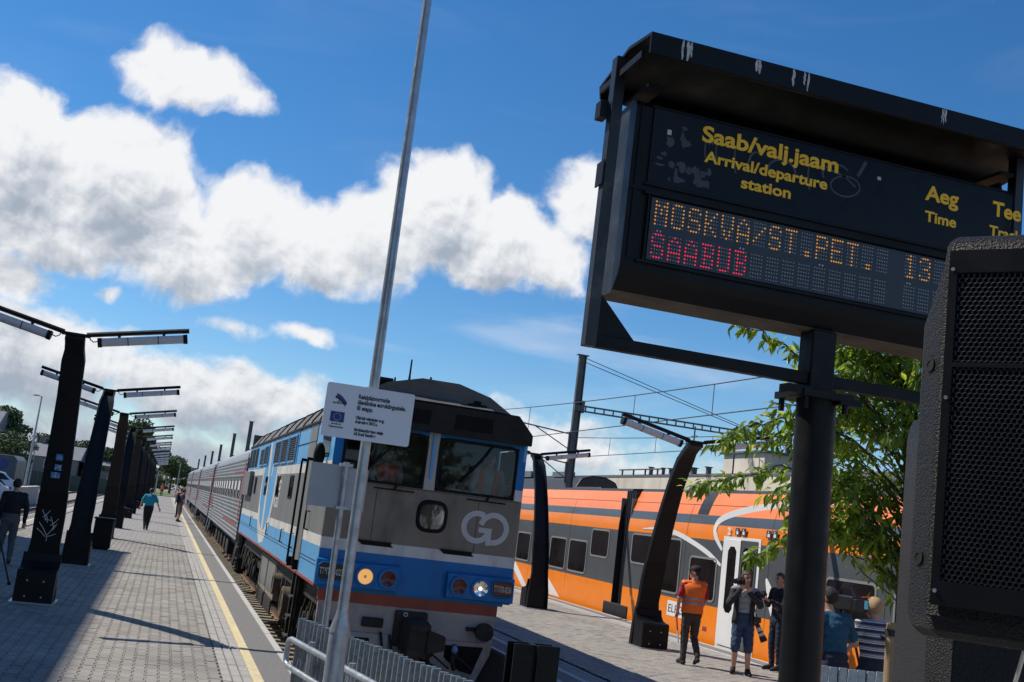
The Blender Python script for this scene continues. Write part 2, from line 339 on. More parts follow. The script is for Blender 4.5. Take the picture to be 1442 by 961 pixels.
M('paver_b', (0.255, 0.236, 0.209), .88, world=True, spots=2.4, var=.13, scale=2.2, bump=.25, bscale=180, dirt_or_glint=(.15, .14, .125), damt=.42, dscale=.55)
M('paver_c', (0.300, 0.277, 0.243), .85, world=True, spots=2.4, var=.13, scale=2.2, bump=.25, bscale=180, dirt_or_glint=(.18, .165, .148), damt=.38, dscale=.55)
M('paver_d', (0.275, 0.247, 0.211), .86, world=True, spots=2.4, var=.13, scale=2.2, bump=.25, bscale=180, dirt_or_glint=(.17, .155, .14), damt=.4, dscale=.55)
# distant paving: brick pattern where single blocks can no longer be told apart
pm = M('paving_far', (.35, .335, .32), .87, var=.12, scale=1.2); t = pm.node_tree; p = t.nodes['Principled BSDF']
tcn = N(t, 'ShaderNodeTexCoord'); br = N(t, 'ShaderNodeTexBrick'); mp = N(t, 'ShaderNodeMapping'); mp.inputs['Rotation'].default_value = (0, 0, R(90))
t.links.new(tcn.outputs['Object'], mp.inputs[0]); t.links.new(mp.outputs[0], br.inputs['Vector'])
br.inputs['Scale'].default_value = 1.0; br.inputs['Brick Width'].default_value = .26; br.inputs['Row Height'].default_value = .176; br.inputs['Mortar Size'].default_value = .006
br.inputs['Color1'].default_value = (.295, .275, .252, 1); br.inputs['Color2'].default_value = (.25, .232, .215, 1); br.inputs['Mortar'].default_value = (.14, .13, .12, 1)
t.links.new(br.outputs['Color'], p.inputs['Base Color'])

def slab_mesh(name, lx, ly, mat, lines=0):
    m = MB(); m.box((0, 0, -.03), (lx - (.014 if lines else .006), ly - .004, .06))
    m.v = [(x * (1 if z < -.01 else .985), y * (1 if z < -.01 else .99), z) for x, y, z in m.v]
    for k in range(lines): m.box(((k + .5) / lines * lx - lx / 2, 0, .0015), (lx / lines * .45, ly - .02, .003))
    me = bpy.data.meshes.new(name); me.from_pydata(m.v, [], m.f); me.materials.append(MATS[mat]); return me
ME_SLAB = slab_mesh('tactile_slab', .112, .4, 'slab', 2); ME_KERB = slab_mesh('kerb_stone', .1, 1.0, 'edge_white')

def edge_strips(pl, xe, sgn, y0, y1, nslab, line='yellow_paint'):
    """tactile slabs, yellow line, asphalt strip and white kerb; xe the platform edge, sgn +1 if the track is on the +x side"""
    rr = random.Random(11)
    m = MB(); m.bb((xe - sgn * .09, y0, -.05), (xe - sgn * .46, y1, -.004)); obj('asphalt_strip', m, 'platform_asphalt', pl)
    m = MB(); m.bb((xe - sgn * .462, y0, -.05), (xe - sgn * .585, y1, 0.0)); obj('edge_line', m, line, pl)
    y = y0 + .5
    while y < y1:
        share('kerb_stone', ME_KERB, pl, (xe - sgn * .04, y, .003 + rr.uniform(-.003, .003))); y += 1.0
    rest = MB(); c = 0; y = y0 + .2
    while y < min(y1, y0 + 62):
        for k in range(3):
            x = xe - sgn * (.645 + .115 * k); dz = rr.uniform(-.003, .002)
            if c < nslab: share('tactile_slab', ME_SLAB, pl, (x, y, dz)); c += 1
            else: rest.box((x, y, -.02 + dz), (.106, .394, .04))
        y += .4
    if rest.v: tag(obj('tactile_slabs', rest, 'slab', pl), kind='stuff')
    if y < y1:
        m = MB(); m.bb((xe - sgn * .588, y - .2, -.05), (xe - sgn * .935, y1, 0)); obj('tactile_strip', m, 'slab', pl)

PL = bpy.data.objects.new('platform', None); COL.objects.link(PL); tag(PL, 'left platform paved with grey interlocking blocks, in front of the locomotive', kind='structure')
m = MB(); m.bb((-5.2, -8, -.9), (1.80, 158, -.021)); obj('platform_body', m, 'joint_sand', PL)
m = MB(); m.bb((1.801, 10.9, -.9), (1.868, 158, -.062)); obj('platform_wall', m, 'concrete', PL)
m = MB(); m.bb((-4.2, 40, -.02), (.953, 158, -.001)); obj('distant_paving', m, 'paving_far', PL)
m = MB(); m.bb((-4.2, -8, -.02), (1.8, 10.6, -.002)); obj('concourse_paving', m, 'paving_far', PL)
lay_pavers(PL, -4.2, .953, 10.6, 40, 'paver', lambda x, y: y < 14.2 and x > -.35 + 0 * y, ['paver', 'paver_b', 'paver_c', 'paver_d'])
edge_strips(PL, 1.89, 1, 10.6, 158, 150)
edge_strips(PL, -5.25, -1, 30, 158, 0)

PR = bpy.data.objects.new('platform', None); COL.objects.link(PR); tag(PR, 'right platform between the locomotive and the orange train', kind='structure')
m = MB(); m.bb((5.76, -8, -.9), (11.95, 90, -.021)); obj('platform_body', m, 'joint_sand', PR)
m = MB(); m.bb((5.70, 10.6, -.9), (5.759, 90, -.062)); obj('platform_wall', m, 'concrete', PR)
m = MB(); m.bb((6.66, 46, -.02), (11.1, 90, -.001)); obj('distant_paving', m, 'paving_far', PR)
m = MB(); m.bb((5.76, -8, -.02), (11.1, 12.0, -.002)); obj('concourse_paving', m, 'paving_far', PR)
lay_pavers(PR, 6.62, 11.1, 12.0, 46, 'paver_warm', lambda x, y: 16.0 < y < 20 and x > 5.9 + (y - 13) * .42 and x < 10.4, ['paver_warm', 'paver_c', 'paver_d', 'paver'])
edge_strips(PR, 5.68, -1, 10.6, 90, 120, 'edge_white')
edge_strips(PR, 12.02, 1, 10.6, 90, 90, 'edge_white')
# concourse joining the platforms in front of the stop blocks
m = MB(); m.bb((1.805, -8, -.9), (5.755, 8.2, -.003)); tag(obj('concourse', m, 'paving_far'), kind='structure')
m = MB(); m.bb((1.805, 8.201, -.9), (5.755, 8.45, -.03)); tag(obj('pit_wall', m, 'concrete'), kind='structure')

def sleeper_mesh():
    m = MB(); prof = [(-.14, -.2), (.14, -.2), (.11, 0), (-.11, 0)]
    m.loft([[(x, a, z * s - (1 - s) * .0) for a, z in prof] for x, s in ((-1.35, 1), (-.75, 1), (-.4, 1), (.4, 1), (.75, 1), (1.35, 1))])
    for s in (-1, 1):
        for q in (-.09, .09): m.box((s * .76 + q, 0, .02), (.05, .16, .04))
    me = bpy.data.meshes.new('sleeper'); me.from_pydata(m.v, [], m.f); me.materials.append(MATS['sleeper_concrete']); return me
ME_SL = sleeper_mesh()
RP = [(-.065, -.17), (.065, -.17), (.065, -.155), (.012, -.13), (.012, -.045), (.036, -.03), (.036, 0), (-.036, 0), (-.036, -.03), (-.012, -.045), (-.012, -.13), (-.065, -.155)]
def track(label, xc, y0, y1, ns, zt=-.6):
    tr = thing('railway_track', label, 'railway track', (xc, y0, zt))
    for s in (-1, 1):
        m = MB(); m.prism([(xc + s * .79 + a, zt + z) for a, z in RP], 'y', y0, y1)
        for k, f in enumerate(m.f):
            if all(abs(m.v[i][2] - zt) < 1e-6 for i in f): m.m[k] = 1
        obj('rail', m, ['rail_side', 'rail_top'], tr)
    rr = random.Random(int(xc * 7))
    for k in range(ns): share('sleeper', ME_SL, tr, (rr.uniform(-.03, .03), .3 + k * .58, -.165), (0, 0, rr.uniform(-.012, .012)))
    return tr
track('railway track under the locomotive, its concrete sleepers showing along the platform edge', 3.79, 9.0, 420, 165)
track('railway track beyond the left platform, by the low concrete wall', -7.0, 20, 420, 150)
track('railway track under the orange train', 13.62, -10, 420, 60)
track('rusty railway track crossing the yard past the end of the car park', -11.8, 130, 420, 0, -.66)
track('second rusty yard track near the trees on the left', -16.2, 130, 420, 0, -.66)
# ------------------------------------------------------------------ platform lamp pillars
LZ = [(0, .05), (.45, .03), (.9, 0), (1.3, -.08), (1.7, -.18), (2.3, -.37), (2.8, -.56), (3.2, -.74), (3.5, -.91), (3.75, -1.08), (3.92, -1.24), (4.02, -1.38), (4.07, -1.52)]
def lamp_y(z):
    for (a, ya), (b_, yb) in zip(LZ, LZ[1:]):
        if z <= b_: return ya + (yb - ya) * (z - a) / (b_ - a)
    return LZ[-1][1]
def lamp_w(z): return .255 - .085 * min(1, z / 3.2) - (.03 if z > 3.9 else 0) + (.03 if z < .5 else 0) - .02 * math.exp(-((z - .8) / .3) ** 2)
def make_lamp(label):
    root = thing('lamp_pillar', label, 'lamp post', (0, 0, 0), 'curved lamp pillars along the platforms')
    m = MB(); web = MB()
    for part in (0, 1):                      # dark lower sheath, upper blade
        zs = [q for q in LZ if (q[0] <= 1.7 if part == 0 else q[0] >= 1.7)]; rings = []
        e = .006 if part == 0 else 0
        for i, (z, y) in enumerate(zs):
            w = lamp_w(z) + e; k = LZ.index((z, y)); p0 = LZ[max(0, k - 1)]; p1 = LZ[min(len(LZ) - 1, k + 1)]
            tv = Vector((0, p1[1] - p0[1], p1[0] - p0[0])).normalized(); nv = Vector((0, tv.z, -tv.y))    # towards +y (open side)
            c = Vector((0, y, z)); f_ = -.05 - e; b2 = .055 + e
            rings.append([c + Vector((x, 0, 0)) + nv * d_ for x, d_ in ((-w, f_), (w, f_), (w, b2), (w - .035, b2), (w - .035, f_ + .03), (-w + .035, f_ + .03), (-w + .035, b2), (-w, b2))])
        m.loft(rings, part)
    obj('pillar', m, ['black_steel', 'lamp_steel'], root, smooth=True, angle=25)
    ft = MB(); ft.prism([(-.5, 0), (-.5, .47), (-.47, .5), (-.33, .51), (-.2, .54), (-.11, .62), (-.075, .74), (-.075, .02), (-.07, 0)], 'x', -.285, .285)
    f = obj('foot', ft, 'black_steel', root); bo = MB()
    for x in (-.12, .12): bo.disc((x, -.502, .1), (0, 1, 0), .014, 8, .012); bo.disc((x, -.502, .34), (0, 1, 0), .014, 8, .012)
    obj('bolts', bo, 'galvanised', f)
    bp = MB(); bp.box((0, -.16, .008), (.66, .86, .016)); obj('base_plate', bp, 'galvanised', root)
    yt = LZ[-1][1]
    cp_ = MB(); cp_.box((0, yt + .02, 4.105), (.40, .2, .035)); cp_.box((0, yt + .06, 4.06), (.26, .16, .06)); obj('head_plate', cp_, 'black_steel', root)
    for s in (-1, 1):
        a = MB(); a.tube([(s * .16, yt, 4.12), (s * .3, yt, 4.15), (s * 1.62, yt, 4.43)], .038, 6); am = obj('arm', a, 'black_steel', root)
        lt = MB(); A_ = Vector((s * .34, yt, 4.045)); B_ = Vector((s * 1.6, yt, 4.31)); dr = (B_ - A_).normalized(); nn = Vector((-dr.z * s, 0, dr.x * s)).normalized()
        prof = [(math.cos(q) * .08, math.sin(q) * .078) for q in [math.pi * (1 + k / 8) for k in range(9)]] + [(.066, .045), (-.066, .045)]
        lt.loft([[P_ + Vector((0, u, 0)) + nn * v for u, v in prof] for P_ in (A_ + dr * .04, B_ - dr * .04)])
        l = obj('light_tube', lt, 'tube_diffuser', am, smooth=True, angle=30)
        ec = MB()
        for P_, q in ((A_, 1), (B_, -1)):
            ec.loft([[P_ + dr * q * h + Vector((0, u * 1.12, 0)) + nn * v * 1.12 for u, v in prof] for h in (-.012, .05)])
        for h in (.3, .95): ec.box(A_ + dr * h * 1.0 + nn * .05, (.04, .05, .07))
        for h in (.42, .86): ec.loft([[A_ + dr * (h + k) + Vector((0, u * 1.04, 0)) + nn * v * 1.04 for u, v in prof] for k in (0, .012)])
        obj('end_cap', ec, 'black_steel', l)
        cb = MB(); cb.tube([(s * .2, yt, 4.12), (s * .22, yt, 4.06), (s * .27, yt, 4.03), (s * .33, yt, 4.05)], .009, 5); obj('cable', cb, 'rubber', am)
    return root
ORD = ['', 'second', 'third', 'fourth', 'fifth', 'sixth', 'seventh', 'eighth', 'ninth', 'tenth', 'eleventh', 'twelfth', 'thirteenth', 'fourteenth']
lampA = make_lamp('dark curved lamp pillar with three blue stickers and scratched tag, nearest on the left platform')
lampA.location = (-1.66, 19.25, 0)
i = 1
for k in range(7):
    for typ in (0, 1):
        if k == 0 and typ == 0: continue
        c = copy_tree(lampA); c.location = (-1.66, (19.25 if typ == 0 else 27.0) + 20.6 * k, 0)
        if typ: c.rotation_euler.z = math.pi
        c['label'] = 'dark curved lamp pillar, %s from the stickered one along the left platform' % ORD[i] if i < 14 else 'farthest lamp pillar of the left platform row'
        i += 1
for k, (y, ro, lab) in enumerate([(21.1, 0, 'dark curved lamp pillar beside the man in the orange vest'), (28.0, 1, 'dark curved lamp pillar just right of the locomotive front'),
                                  (41.7, 0, 'lamp pillar far along the right platform, mostly hidden by the locomotive'), (48.6, 1, 'lamp pillar farthest along the right platform behind the locomotive')]):
    c = copy_tree(lampA); c.location = (9.72, y, 0); c['label'] = lab
    if ro: c.rotation_euler.z = math.pi
# stickers and scratched tag on the nearest pillar only
M('sticker_blue', (.03, .22, .48), .4, var=.6, scale=30, dirt_or_glint=(.75, .78, .8), damt=.5, dscale=34)
M('scratch', (.55, .55, .55), .7, var=.2)
for (x, z, w_, h_) in ((.005, 2.26, .1, .1), (.01, 2.1, .1, .09), (-.015, 1.975, .135, .09)):
    q = MB(); y = lamp_y(z) - .078; t_ = (lamp_y(z + .05) - lamp_y(z - .05)) / .1
    q.add([(x - w_ / 2, y - t_ * h_ / 2 - .012, z - h_ / 2), (x + w_ / 2, y - t_ * h_ / 2 - .012, z - h_ / 2), (x + w_ / 2, y + t_ * h_ / 2 - .012, z + h_ / 2), (x - w_ / 2, y + t_ * h_ / 2 - .012, z + h_ / 2)], [(0, 1, 2, 3)])
    o = obj('sticker', q, 'sticker_blue', lampA, local=True)
q = MB(); rr = random.Random(4)
for (a, b_) in (((-.12, 1.42), (-.05, 1.25)), ((-.1, 1.3), (.0, 1.42)), ((-.06, 1.36), (-.02, 1.22)), ((-.14, 1.22), (.0, 1.02)), ((.0, 1.02), (.1, 1.2)), ((0.02, 1.32), (.09, 1.12)),
               ((.03, 1.18), (.14, 1.3)), ((.05, 1.1), (.13, 1.22)), ((-.16, 1.12), (-.02, 1.0)), ((-.0, 1.0), (.13, 1.06)), ((-.07, 1.28), (.03, 1.26)), ((.0, 1.0), (.0, .93))):
    strip(q, [(a[0], lamp_y(a[1]) - .079, a[1]), ((a[0] + b_[0]) / 2 + .01, lamp_y((a[1] + b_[1]) / 2) - .08, (a[1] + b_[1]) / 2), (b_[0], lamp_y(b_[1]) - .079, b_[1])], .009, (0, -1, 0))
obj('scratched_tag', q, 'scratch', lampA, local=True)
bn = thing('litter_bin', 'low dark steel bin on the left platform beside the second lamp pillar', 'bin', (-1.45, 33.4, 0))
q = MB(); q.prism([(-1.7, 33.2), (-1.2, 33.2), (-1.2, 33.7), (-1.7, 33.7)], 'z', .04, .82); obj('body', q, 'black_steel', bn, bevel=.02)
q = MB(); q.box((-1.45, 33.45, .85), (.56, .56, .05)); q.box((-1.45, 33.45, .02), (.4, .4, .04)); obj('lid', q, 'black_steel', bn)

# ------------------------------------------------------------------ galvanised pole with the information sign
pole = thing('steel_pole', 'tall galvanised steel pole with stepped base, carrying the white information sign', 'pole', (1.33, 7.95, 0))
q = MB(); q.tube([(1.33, 7.95, 0), (1.33, 7.95, 1.2)], .069, 20); obj('base_tube', q, 'galvanised', pole, smooth=True)
q = MB(); q.tube([(1.33, 7.95, 1.2), (1.33, 7.95, 1.22), (1.33, 7.95, 1.33), (1.33, 7.95, 1.35)], [.073, .073, .043, .043], 20); obj('collar', q, 'galvanised', pole, smooth=True)
q = MB(); q.tube([(1.33, 7.95, 1.35), (1.318, 7.95, 4.2), (1.30, 7.95, 7.6)], [.039, .036, .031], 16); obj('shaft', q, 'galvanised', pole, smooth=True)
q = MB(); q.box((1.33, 7.95, .01), (.3, .3, .02)); obj('base_plate', q, 'galvanised', pole)
M('sign_white', (.72, .76, .84), .35, var=.04, scale=3); M('sign_ink', (.03, .035, .06), .6, var=0); M('eu_blue', (.01, .035, .24), .5, var=.05); M('ink_yellow', (.75, .6, .05), .5, var=0)
M('flag_blue', (.015, .06, .32), .5, var=.05)
sg = thing('information_sign', 'white sign in Estonian with two small blue emblems, clamped to the galvanised pole', 'sign', (1.3, 7.88, 2.55))
q = MB(); x0, x1, z0, z1, r_ = .978, 1.62, 2.552, 2.936, .018
pr = []
for (cx_, cz_, a0) in ((x1 - r_, z0 + r_, -90), (x1 - r_, z1 - r_, 0), (x0 + r_, z1 - r_, 90), (x0 + r_, z0 + r_, 180)):
    for k in range(4): a = R(a0 + 30 * k); pr.append((cx_ + r_ * math.cos(a), cz_ + r_ * math.sin(a)))
q.prism(pr, 'y', 7.865, 7.877); obj('panel', q, 'sign_white', sg)
q = MB(); q.box((1.3, 7.9, 2.65), (.12, .05, .03)); q.box((1.3, 7.9, 2.84), (.12, .05, .03)); obj('clamp', q, 'galvanised', sg)
def st(txt, x, z, size, fit, bold=.0015): text(txt, (x, 7.864, z), (1, 0, 0), (0, 0, 1), size, 'sign_ink', sg, bold, fit=fit)
st('Reisiplatvormide', 1.212, 2.847, .044, .228); st('üleviimine eurokõrgustele.', 1.212, 2.806, .044, .352); st('III etapp.', 1.212, 2.765, .044, .116)
st('Objekti valmimise aeg:', 1.212, 2.70, .031, .208); st('detsember 2012 a.', 1.212, 2.67, .031, .163)
st('Struktuuritoetuse saaja:', 1.212, 2.614, .031, .214); st('AS Eesti Raudtee', 1.212, 2.584, .031, .16)
st('Eesti tuleviku heaks', 1.035, 2.789, .018, .1, .0003); st('Euroopa Liit', 1.045, 2.640, .02, .07, .0003); st('Ühtekuuluvusfond', 1.03, 2.618, .02, .1, .0003)
q = MB(); q.bb((1.03, 7.8655, 2.66), (1.13, 7.8625, 2.733)); o = obj('flag_emblem', q, 'eu_blue', sg); stq = MB()
for k in range(12):
    a = 2 * math.pi * k / 12; c = (1.08 + .025 * math.cos(a), 7.8615, 2.6965 + .025 * math.sin(a))
    stq.add([(c[0] + (.0045 if j % 2 == 0 else .002) * math.sin(j * math.pi / 5), c[1], c[2] + (.0045 if j % 2 == 0 else .002) * math.cos(j * math.pi / 5)) for j in range(10)], [tuple(range(9, -1, -1))])
obj('star', stq, 'ink_yellow', o)
q = MB()   # swallow-like waving flag emblem: blue, black and white bands with a stem
for k, mi in ((0, 0), (1, 1)):
    top = []; bot = []
    for j in range(9):
        u = j / 8; x = 1.055 + .078 * u; zt = 2.862 - .055 * u ** 1.8 - k * .017 * (1 - .3 * u); zb = zt - .017 - .006 * u
        top.append((x - .008 * k, 7.8635, zt)); bot.append((x - .008 * k, 7.8635, zb))
    q.add(top + bot[::-1], [tuple(range(17, -1, -1))], mi)
strip(q, [(1.072, 7.8645, 2.828), (1.077, 7.8645, 2.815), (1.072, 7.8645, 2.803), (1.066, 7.8645, 2.797)], .006, (0, -1, 0), .001, 1)
strip(q, [(1.076, 7.8645, 2.808), (1.1, 7.8645, 2.806), (1.115, 7.8645, 2.8), (1.13, 7.8645, 2.805)], .003, (0, -1, 0), .001, 1)
obj('wave_emblem', q, ['flag_blue', 'sign_ink'], sg)
# smaller post with two sign backs
M('sign_back', (.36, .39, .43), .45, metal=.3, var=.08, scale=4)
sp = thing('sign_post', 'thin galvanised post with two grey sign backs, behind the tall pole', 'sign post', (1.68, 11, 0))
q = MB(); q.tube([(1.70, 11, 0), (1.67, 11, 2.5)], .03, 12); obj('post', q, 'galvanised', sp, smooth=True)
q = MB(); q.bb((1.335, 11.035, 2.04), (1.632, 11.045, 2.465)); obj('sign_back', q, 'sign_back', sp)
q = MB(); q.bb((1.637, 11.036, 2.035), (1.908, 11.046, 2.45)); obj('sign_back', q, 'sign_back', sp)
q = MB(); q.box((1.67, 11.0, 2.47), (.13, .06, .03)); q.box((1.68, 11.0, 2.05), (.11, .06, .025)); obj('clamp', q, 'galvanised', sp)

# ------------------------------------------------------------------ picket fences, guard rail, stop post
M('picket_sunlit', (.36, .41, .44), .5, metal=.2, var=.2, scale=22, world=True, dirt_or_glint=(.2, .24, .26), damt=.4, dscale=30)  # galvanised picket colour lightened so the fence looks sunlit
def picket_mesh(h, w):
    m = MB(); pr = [(-w / 2, -.014), (w / 2, -.014), (w / 2, .014), (-w / 2, .014)]
    m.prism(pr, 'z', .06, h); m.v = [(x, y, z) for x, y, z in m.v]
    me = bpy.data.meshes.new('picket'); me.from_pydata(m.v, [], m.f); me.materials.append(MATS['galvanised_picket']); return me
def fence(label, A, B, h, pitch, w, turn, mat='galvanised_picket'):
    A = Vector(A); B = Vector(B); L = (B - A).length; d_ = (B - A).normalized(); an = math.atan2(d_.y, d_.x)
    f = thing('picket_fence', label, 'fence', (A.x, A.y, 0)); me = picket_mesh(h, w); me.materials.clear(); me.materials.append(MATS[mat]); n = int(L / pitch); rr = random.Random(9)
    for k in range(n): p_ = d_ * (k + .5) * pitch; share('picket', me, f, (p_.x, p_.y, rr.uniform(-.006, .006)), (rr.uniform(-.006, .006), rr.uniform(-.006, .006), an + turn + rr.uniform(-.05, .05)))
    sn = Vector((-d_.y, d_.x, 0)) * .05
    for z in (.22, h - .18):
        q = MB(); q.tube([Vector((0, 0, z)) + sn, Vector((d_.x * L, d_.y * L, z)) + sn], .02, 8); obj('rail', q, 'galvanised', f, local=True)
    return f
fence('galvanised picket fence running past the pole in front of the locomotive', (1.41, 10.66, 0), (2.75, 5.5, 0), 1.0, .092, .068, R(75))
fence('galvanised picket fence behind which the camera crew stands', (6.75, 10.84, 0), (8.6, 10.4, 0), 1.0, .105, .085, 0, 'picket_sunlit')
gr_ = thing('guard_rail', 'round galvanised double guard rail at the platform end, left of the pole', 'railing', (1.35, 10.7, 0))
dv = (Vector((1.72, 8.4, 0)) - Vector((1.33, 10.72, 0))); 
q = MB()
A0 = Vector((1.33, 10.72, 0)); E0 = A0 + dv * 1.9
top = [E0 + Vector((0, 0, .8)), A0 + dv * .04 + Vector((0, 0, .8)), A0 + dv * .012 + Vector((0, 0, .785)), A0 + Vector((0, 0, .75)), A0 + Vector((0, 0, .62)), A0 + dv * .012 + Vector((0, 0, .575)), A0 + dv * .04 + Vector((0, 0, .56)), E0 + Vector((0, 0, .56))]
q.tube(top, .027, 12); obj('tube', q, 'galvanised', gr_, smooth=True, angle=50)
for k in (.28, .75, 1.25, 1.8):
    q = MB(); c = A0 + dv * k + Vector((.02, 0, 0)); q.tube([c, c + Vector((0, 0, .86))], .03, 12); obj('post', q, 'galvanised', gr_, smooth=True)
hb = thing('stop_post', 'black steel beam post standing upright in front of the track end', 'post', (3.22, 9.1, -.8))
q = MB(); x, y = 3.22, 9.1
q.bb((x - .205, y, -.8), (x + .205, y + .03, 1.115)); q.bb((x - .012, y - .04, -.8), (x + .012, y - .001, 1.11)); q.bb((x - .02, y + .031, -.8), (x + .02, y + .2, 1.11)); q.bb((x - .205, y + .201, -.8), (x + .205, y + .23, 1.11))
obj('beam', q, 'black_steel', hb, bevel=.006)

# ------------------------------------------------------------------ departure board on its post
bd = thing('departure_board', 'large black station arrivals and departures display with canopy and amber lettering, on a round post', 'display board', (3.45, 5.62, 0))
M('board_black', (.0045, .005, .0062), .45, spec=.22, var=.3, scale=2, dirt_or_glint=(.014, .015, .017), damt=.22, dscale=3)
M('board_sunlit', (.012, .014, .017), .38, var=.2, scale=3, dirt_or_glint=(.09, .09, .09), damt=.3, dscale=6)  # the board's black made lighter, its sunlit sheen put into the colour
M('panel_gloss', (.0025, .003, .005), .3, spec=.25, var=.2, scale=3)
M('worn_sticker', (.055, .065, .08), .7, var=.2, scale=5)
M('led_window', (.042, .055, .07), .4, spec=.3, var=.1, scale=3)
M('rust_brown', (.10, .075, .055), .8, var=.3, scale=3)
M('dropping', (.5, .49, .46), .9, var=.3, scale=30)
q = MB(); q.tube([(3.585, 5.62, 0), (3.53, 5.62, 3.08)], .115, 28); obj('post', q, 'black_steel', bd, smooth=True)
q = MB(); q.prism([(3.51 + .23 * math.cos(R(45 + 90 * k)), 5.62 + .23 * math.sin(R(45 + 90 * k))) for k in range(4)], 'z', 3.02, 3.06)
for s in (-1, 1):
    for t_ in (-1, 1): q.disc((3.51 + s * .13, 5.62 + t_ * .13, 3.0), (0, 0, 1), .018, 6, .1)
q.box((3.33, 5.52, 3.05), (.16, .1, .05)); q.box((3.66, 5.5, 3.02), (.14, .08, .04))
obj('flange', q, 'black_steel', bd)
q = MB(); q.bb((3.435, 5.55, 3.06), (3.595, 5.70, 3.43)); obj('neck', q, 'black_steel', bd, bevel=.01)
XL, XR = 2.165, 4.74
q = MB(); q.prism([(5.5, 3.56), (5.52, 3.515), (5.58, 3.44), (5.6, 3.425), (5.82, 3.425), (5.82, 4.5), (5.8, 4.53), (5.56, 4.545), (5.52, 4.53), (5.5, 4.5)], 'x', XL, XR)
for k, f_ in enumerate(q.f):
    zc = sum(q.v[j][2] for j in f_) / len(f_); xs_ = [q.v[j][0] for j in f_]
    if max(xs_) - min(xs_) < 1e-6: q.m[k] = 1
    elif zc < 3.44: q.m[k] = 2
obj('housing', q, ['board_black', 'board_sunlit', 'rust_brown'], bd)
q = MB(); q.bb((2.27, 5.488, 4.06), (4.68, 5.499, 4.50)); pn = obj('header_panel', q, 'panel_gloss', bd)
q = MB(); q.bb((2.255, 5.484, 4.502), (4.69, 5.4985, 4.512)); q.bb((2.255, 5.484, 4.045), (4.69, 5.4985, 4.058)); q.bb((2.165, 5.49, 4.012), (4.74, 5.4985, 4.03)); q.bb((2.257, 5.47, 3.99), (4.69, 5.4985, 4.008)); q.bb((2.25, 5.478, 3.60), (4.69, 5.4985, 3.615)); q.bb((2.285, 5.478, 3.6155), (2.297, 5.4985, 3.99)); q.bb((2.195, 5.492, 3.62), (2.205, 5.4985, 4.5))
obj('trim', q, 'board_black', bd)
q = MB(); q.bb((2.31, 5.489, 3.625), (4.66, 5.499, 3.982)); lw = obj('led_window', q, 'led_window', bd)
def bt(txt, x, z, size, bold, fit): text(txt, (x, 5.486, z), (1, 0, 0), (0, 0, 1), size, 'amber_letter', pn, bold, fit=fit)
bt('Saab/valj.jaam', 2.576, 4.372, .130, .0036, .897); bt('Arrival/departure', 2.602, 4.254, .092, .0026, .806); bt('station', 2.846, 4.150, .092, .0026, .326)
bt('Aeg', 4.087, 4.338, .130, .0036, .242); bt('Time', 4.094, 4.203, .092, .0026, .227); bt('Tee', 4.583, 4.338, .130, .0036, .215); bt('Track', 4.566, 4.206, .092, .0026, .25)
# worn sticker residue and grey spray tag
q = MB(); rr = random.Random(21)
for k in range(34):
    cx_, cz_ = rr.uniform(2.33, 2.66), rr.choice([rr.uniform(4.1, 4.2), rr.uniform(4.1, 4.46)]); w_ = rr.uniform(.008, .035); h_ = rr.uniform(.008, .035)
    n_ = 8; q.add([(cx_ + w_ * math.cos(2 * math.pi * j / n_) * rr.uniform(.5, 1.2), 5.4875 - k * .00002, cz_ + h_ * math.sin(2 * math.pi * j / n_) * rr.uniform(.5, 1.2)) for j in range(n_)], [tuple(range(n_))])
obj('sticker_residue', q, 'worn_sticker', pn)
q = MB()
def arc(cx_, cz_, rx, rz, a0, a1, tilt=0, n_=22):
    o_ = []
    for k in range(n_ + 1):
        a = R(a0 + (a1 - a0) * k / n_); x_ = rx * math.cos(a); z_ = rz * math.sin(a); o_.append((cx_ + x_ * math.cos(tilt) - z_ * math.sin(tilt), 5.4868, cz_ + x_ * math.sin(tilt) + z_ * math.cos(tilt)))
    return o_
for pts, w_ in ((arc(3.53, 4.3, .10, .062, 0, 360, .15), .011), (arc(3.46, 4.36, .09, .06, 20, 200, .2), .013), (arc(3.1, 4.3, .09, .07, -20, 190, .1), .014), (arc(2.93, 4.28, .05, .1, 60, 200), .012), (arc(2.62, 4.34, .02, .07, 150, 330), .01), (arc(2.70, 4.35, .03, .09, 120, 230), .01), (arc(2.82, 4.33, .03, .11, 110, 250), .01), (arc(3.3, 4.33, .025, .1, 100, 260), .012), ([(3.61, 5.4868, 4.38), (3.66, 5.4868, 4.48)], .022), ([(3.42, 5.4868, 4.38), (3.52, 5.4868, 4.36), (3.6, 5.4868, 4.31)], .012)):
    strip(q, pts, w_, (0, -1, 0), .0005)
obj('spray_tag', q, 'worn_sticker', pn)
q = MB(); q.bb((3.745, 5.4855, 4.388), (3.77, 5.4876, 4.408)); q.bb((2.36, 5.4855, 4.36), (2.385, 5.4876, 4.39)); obj('sticker', q, 'dropping', pn)
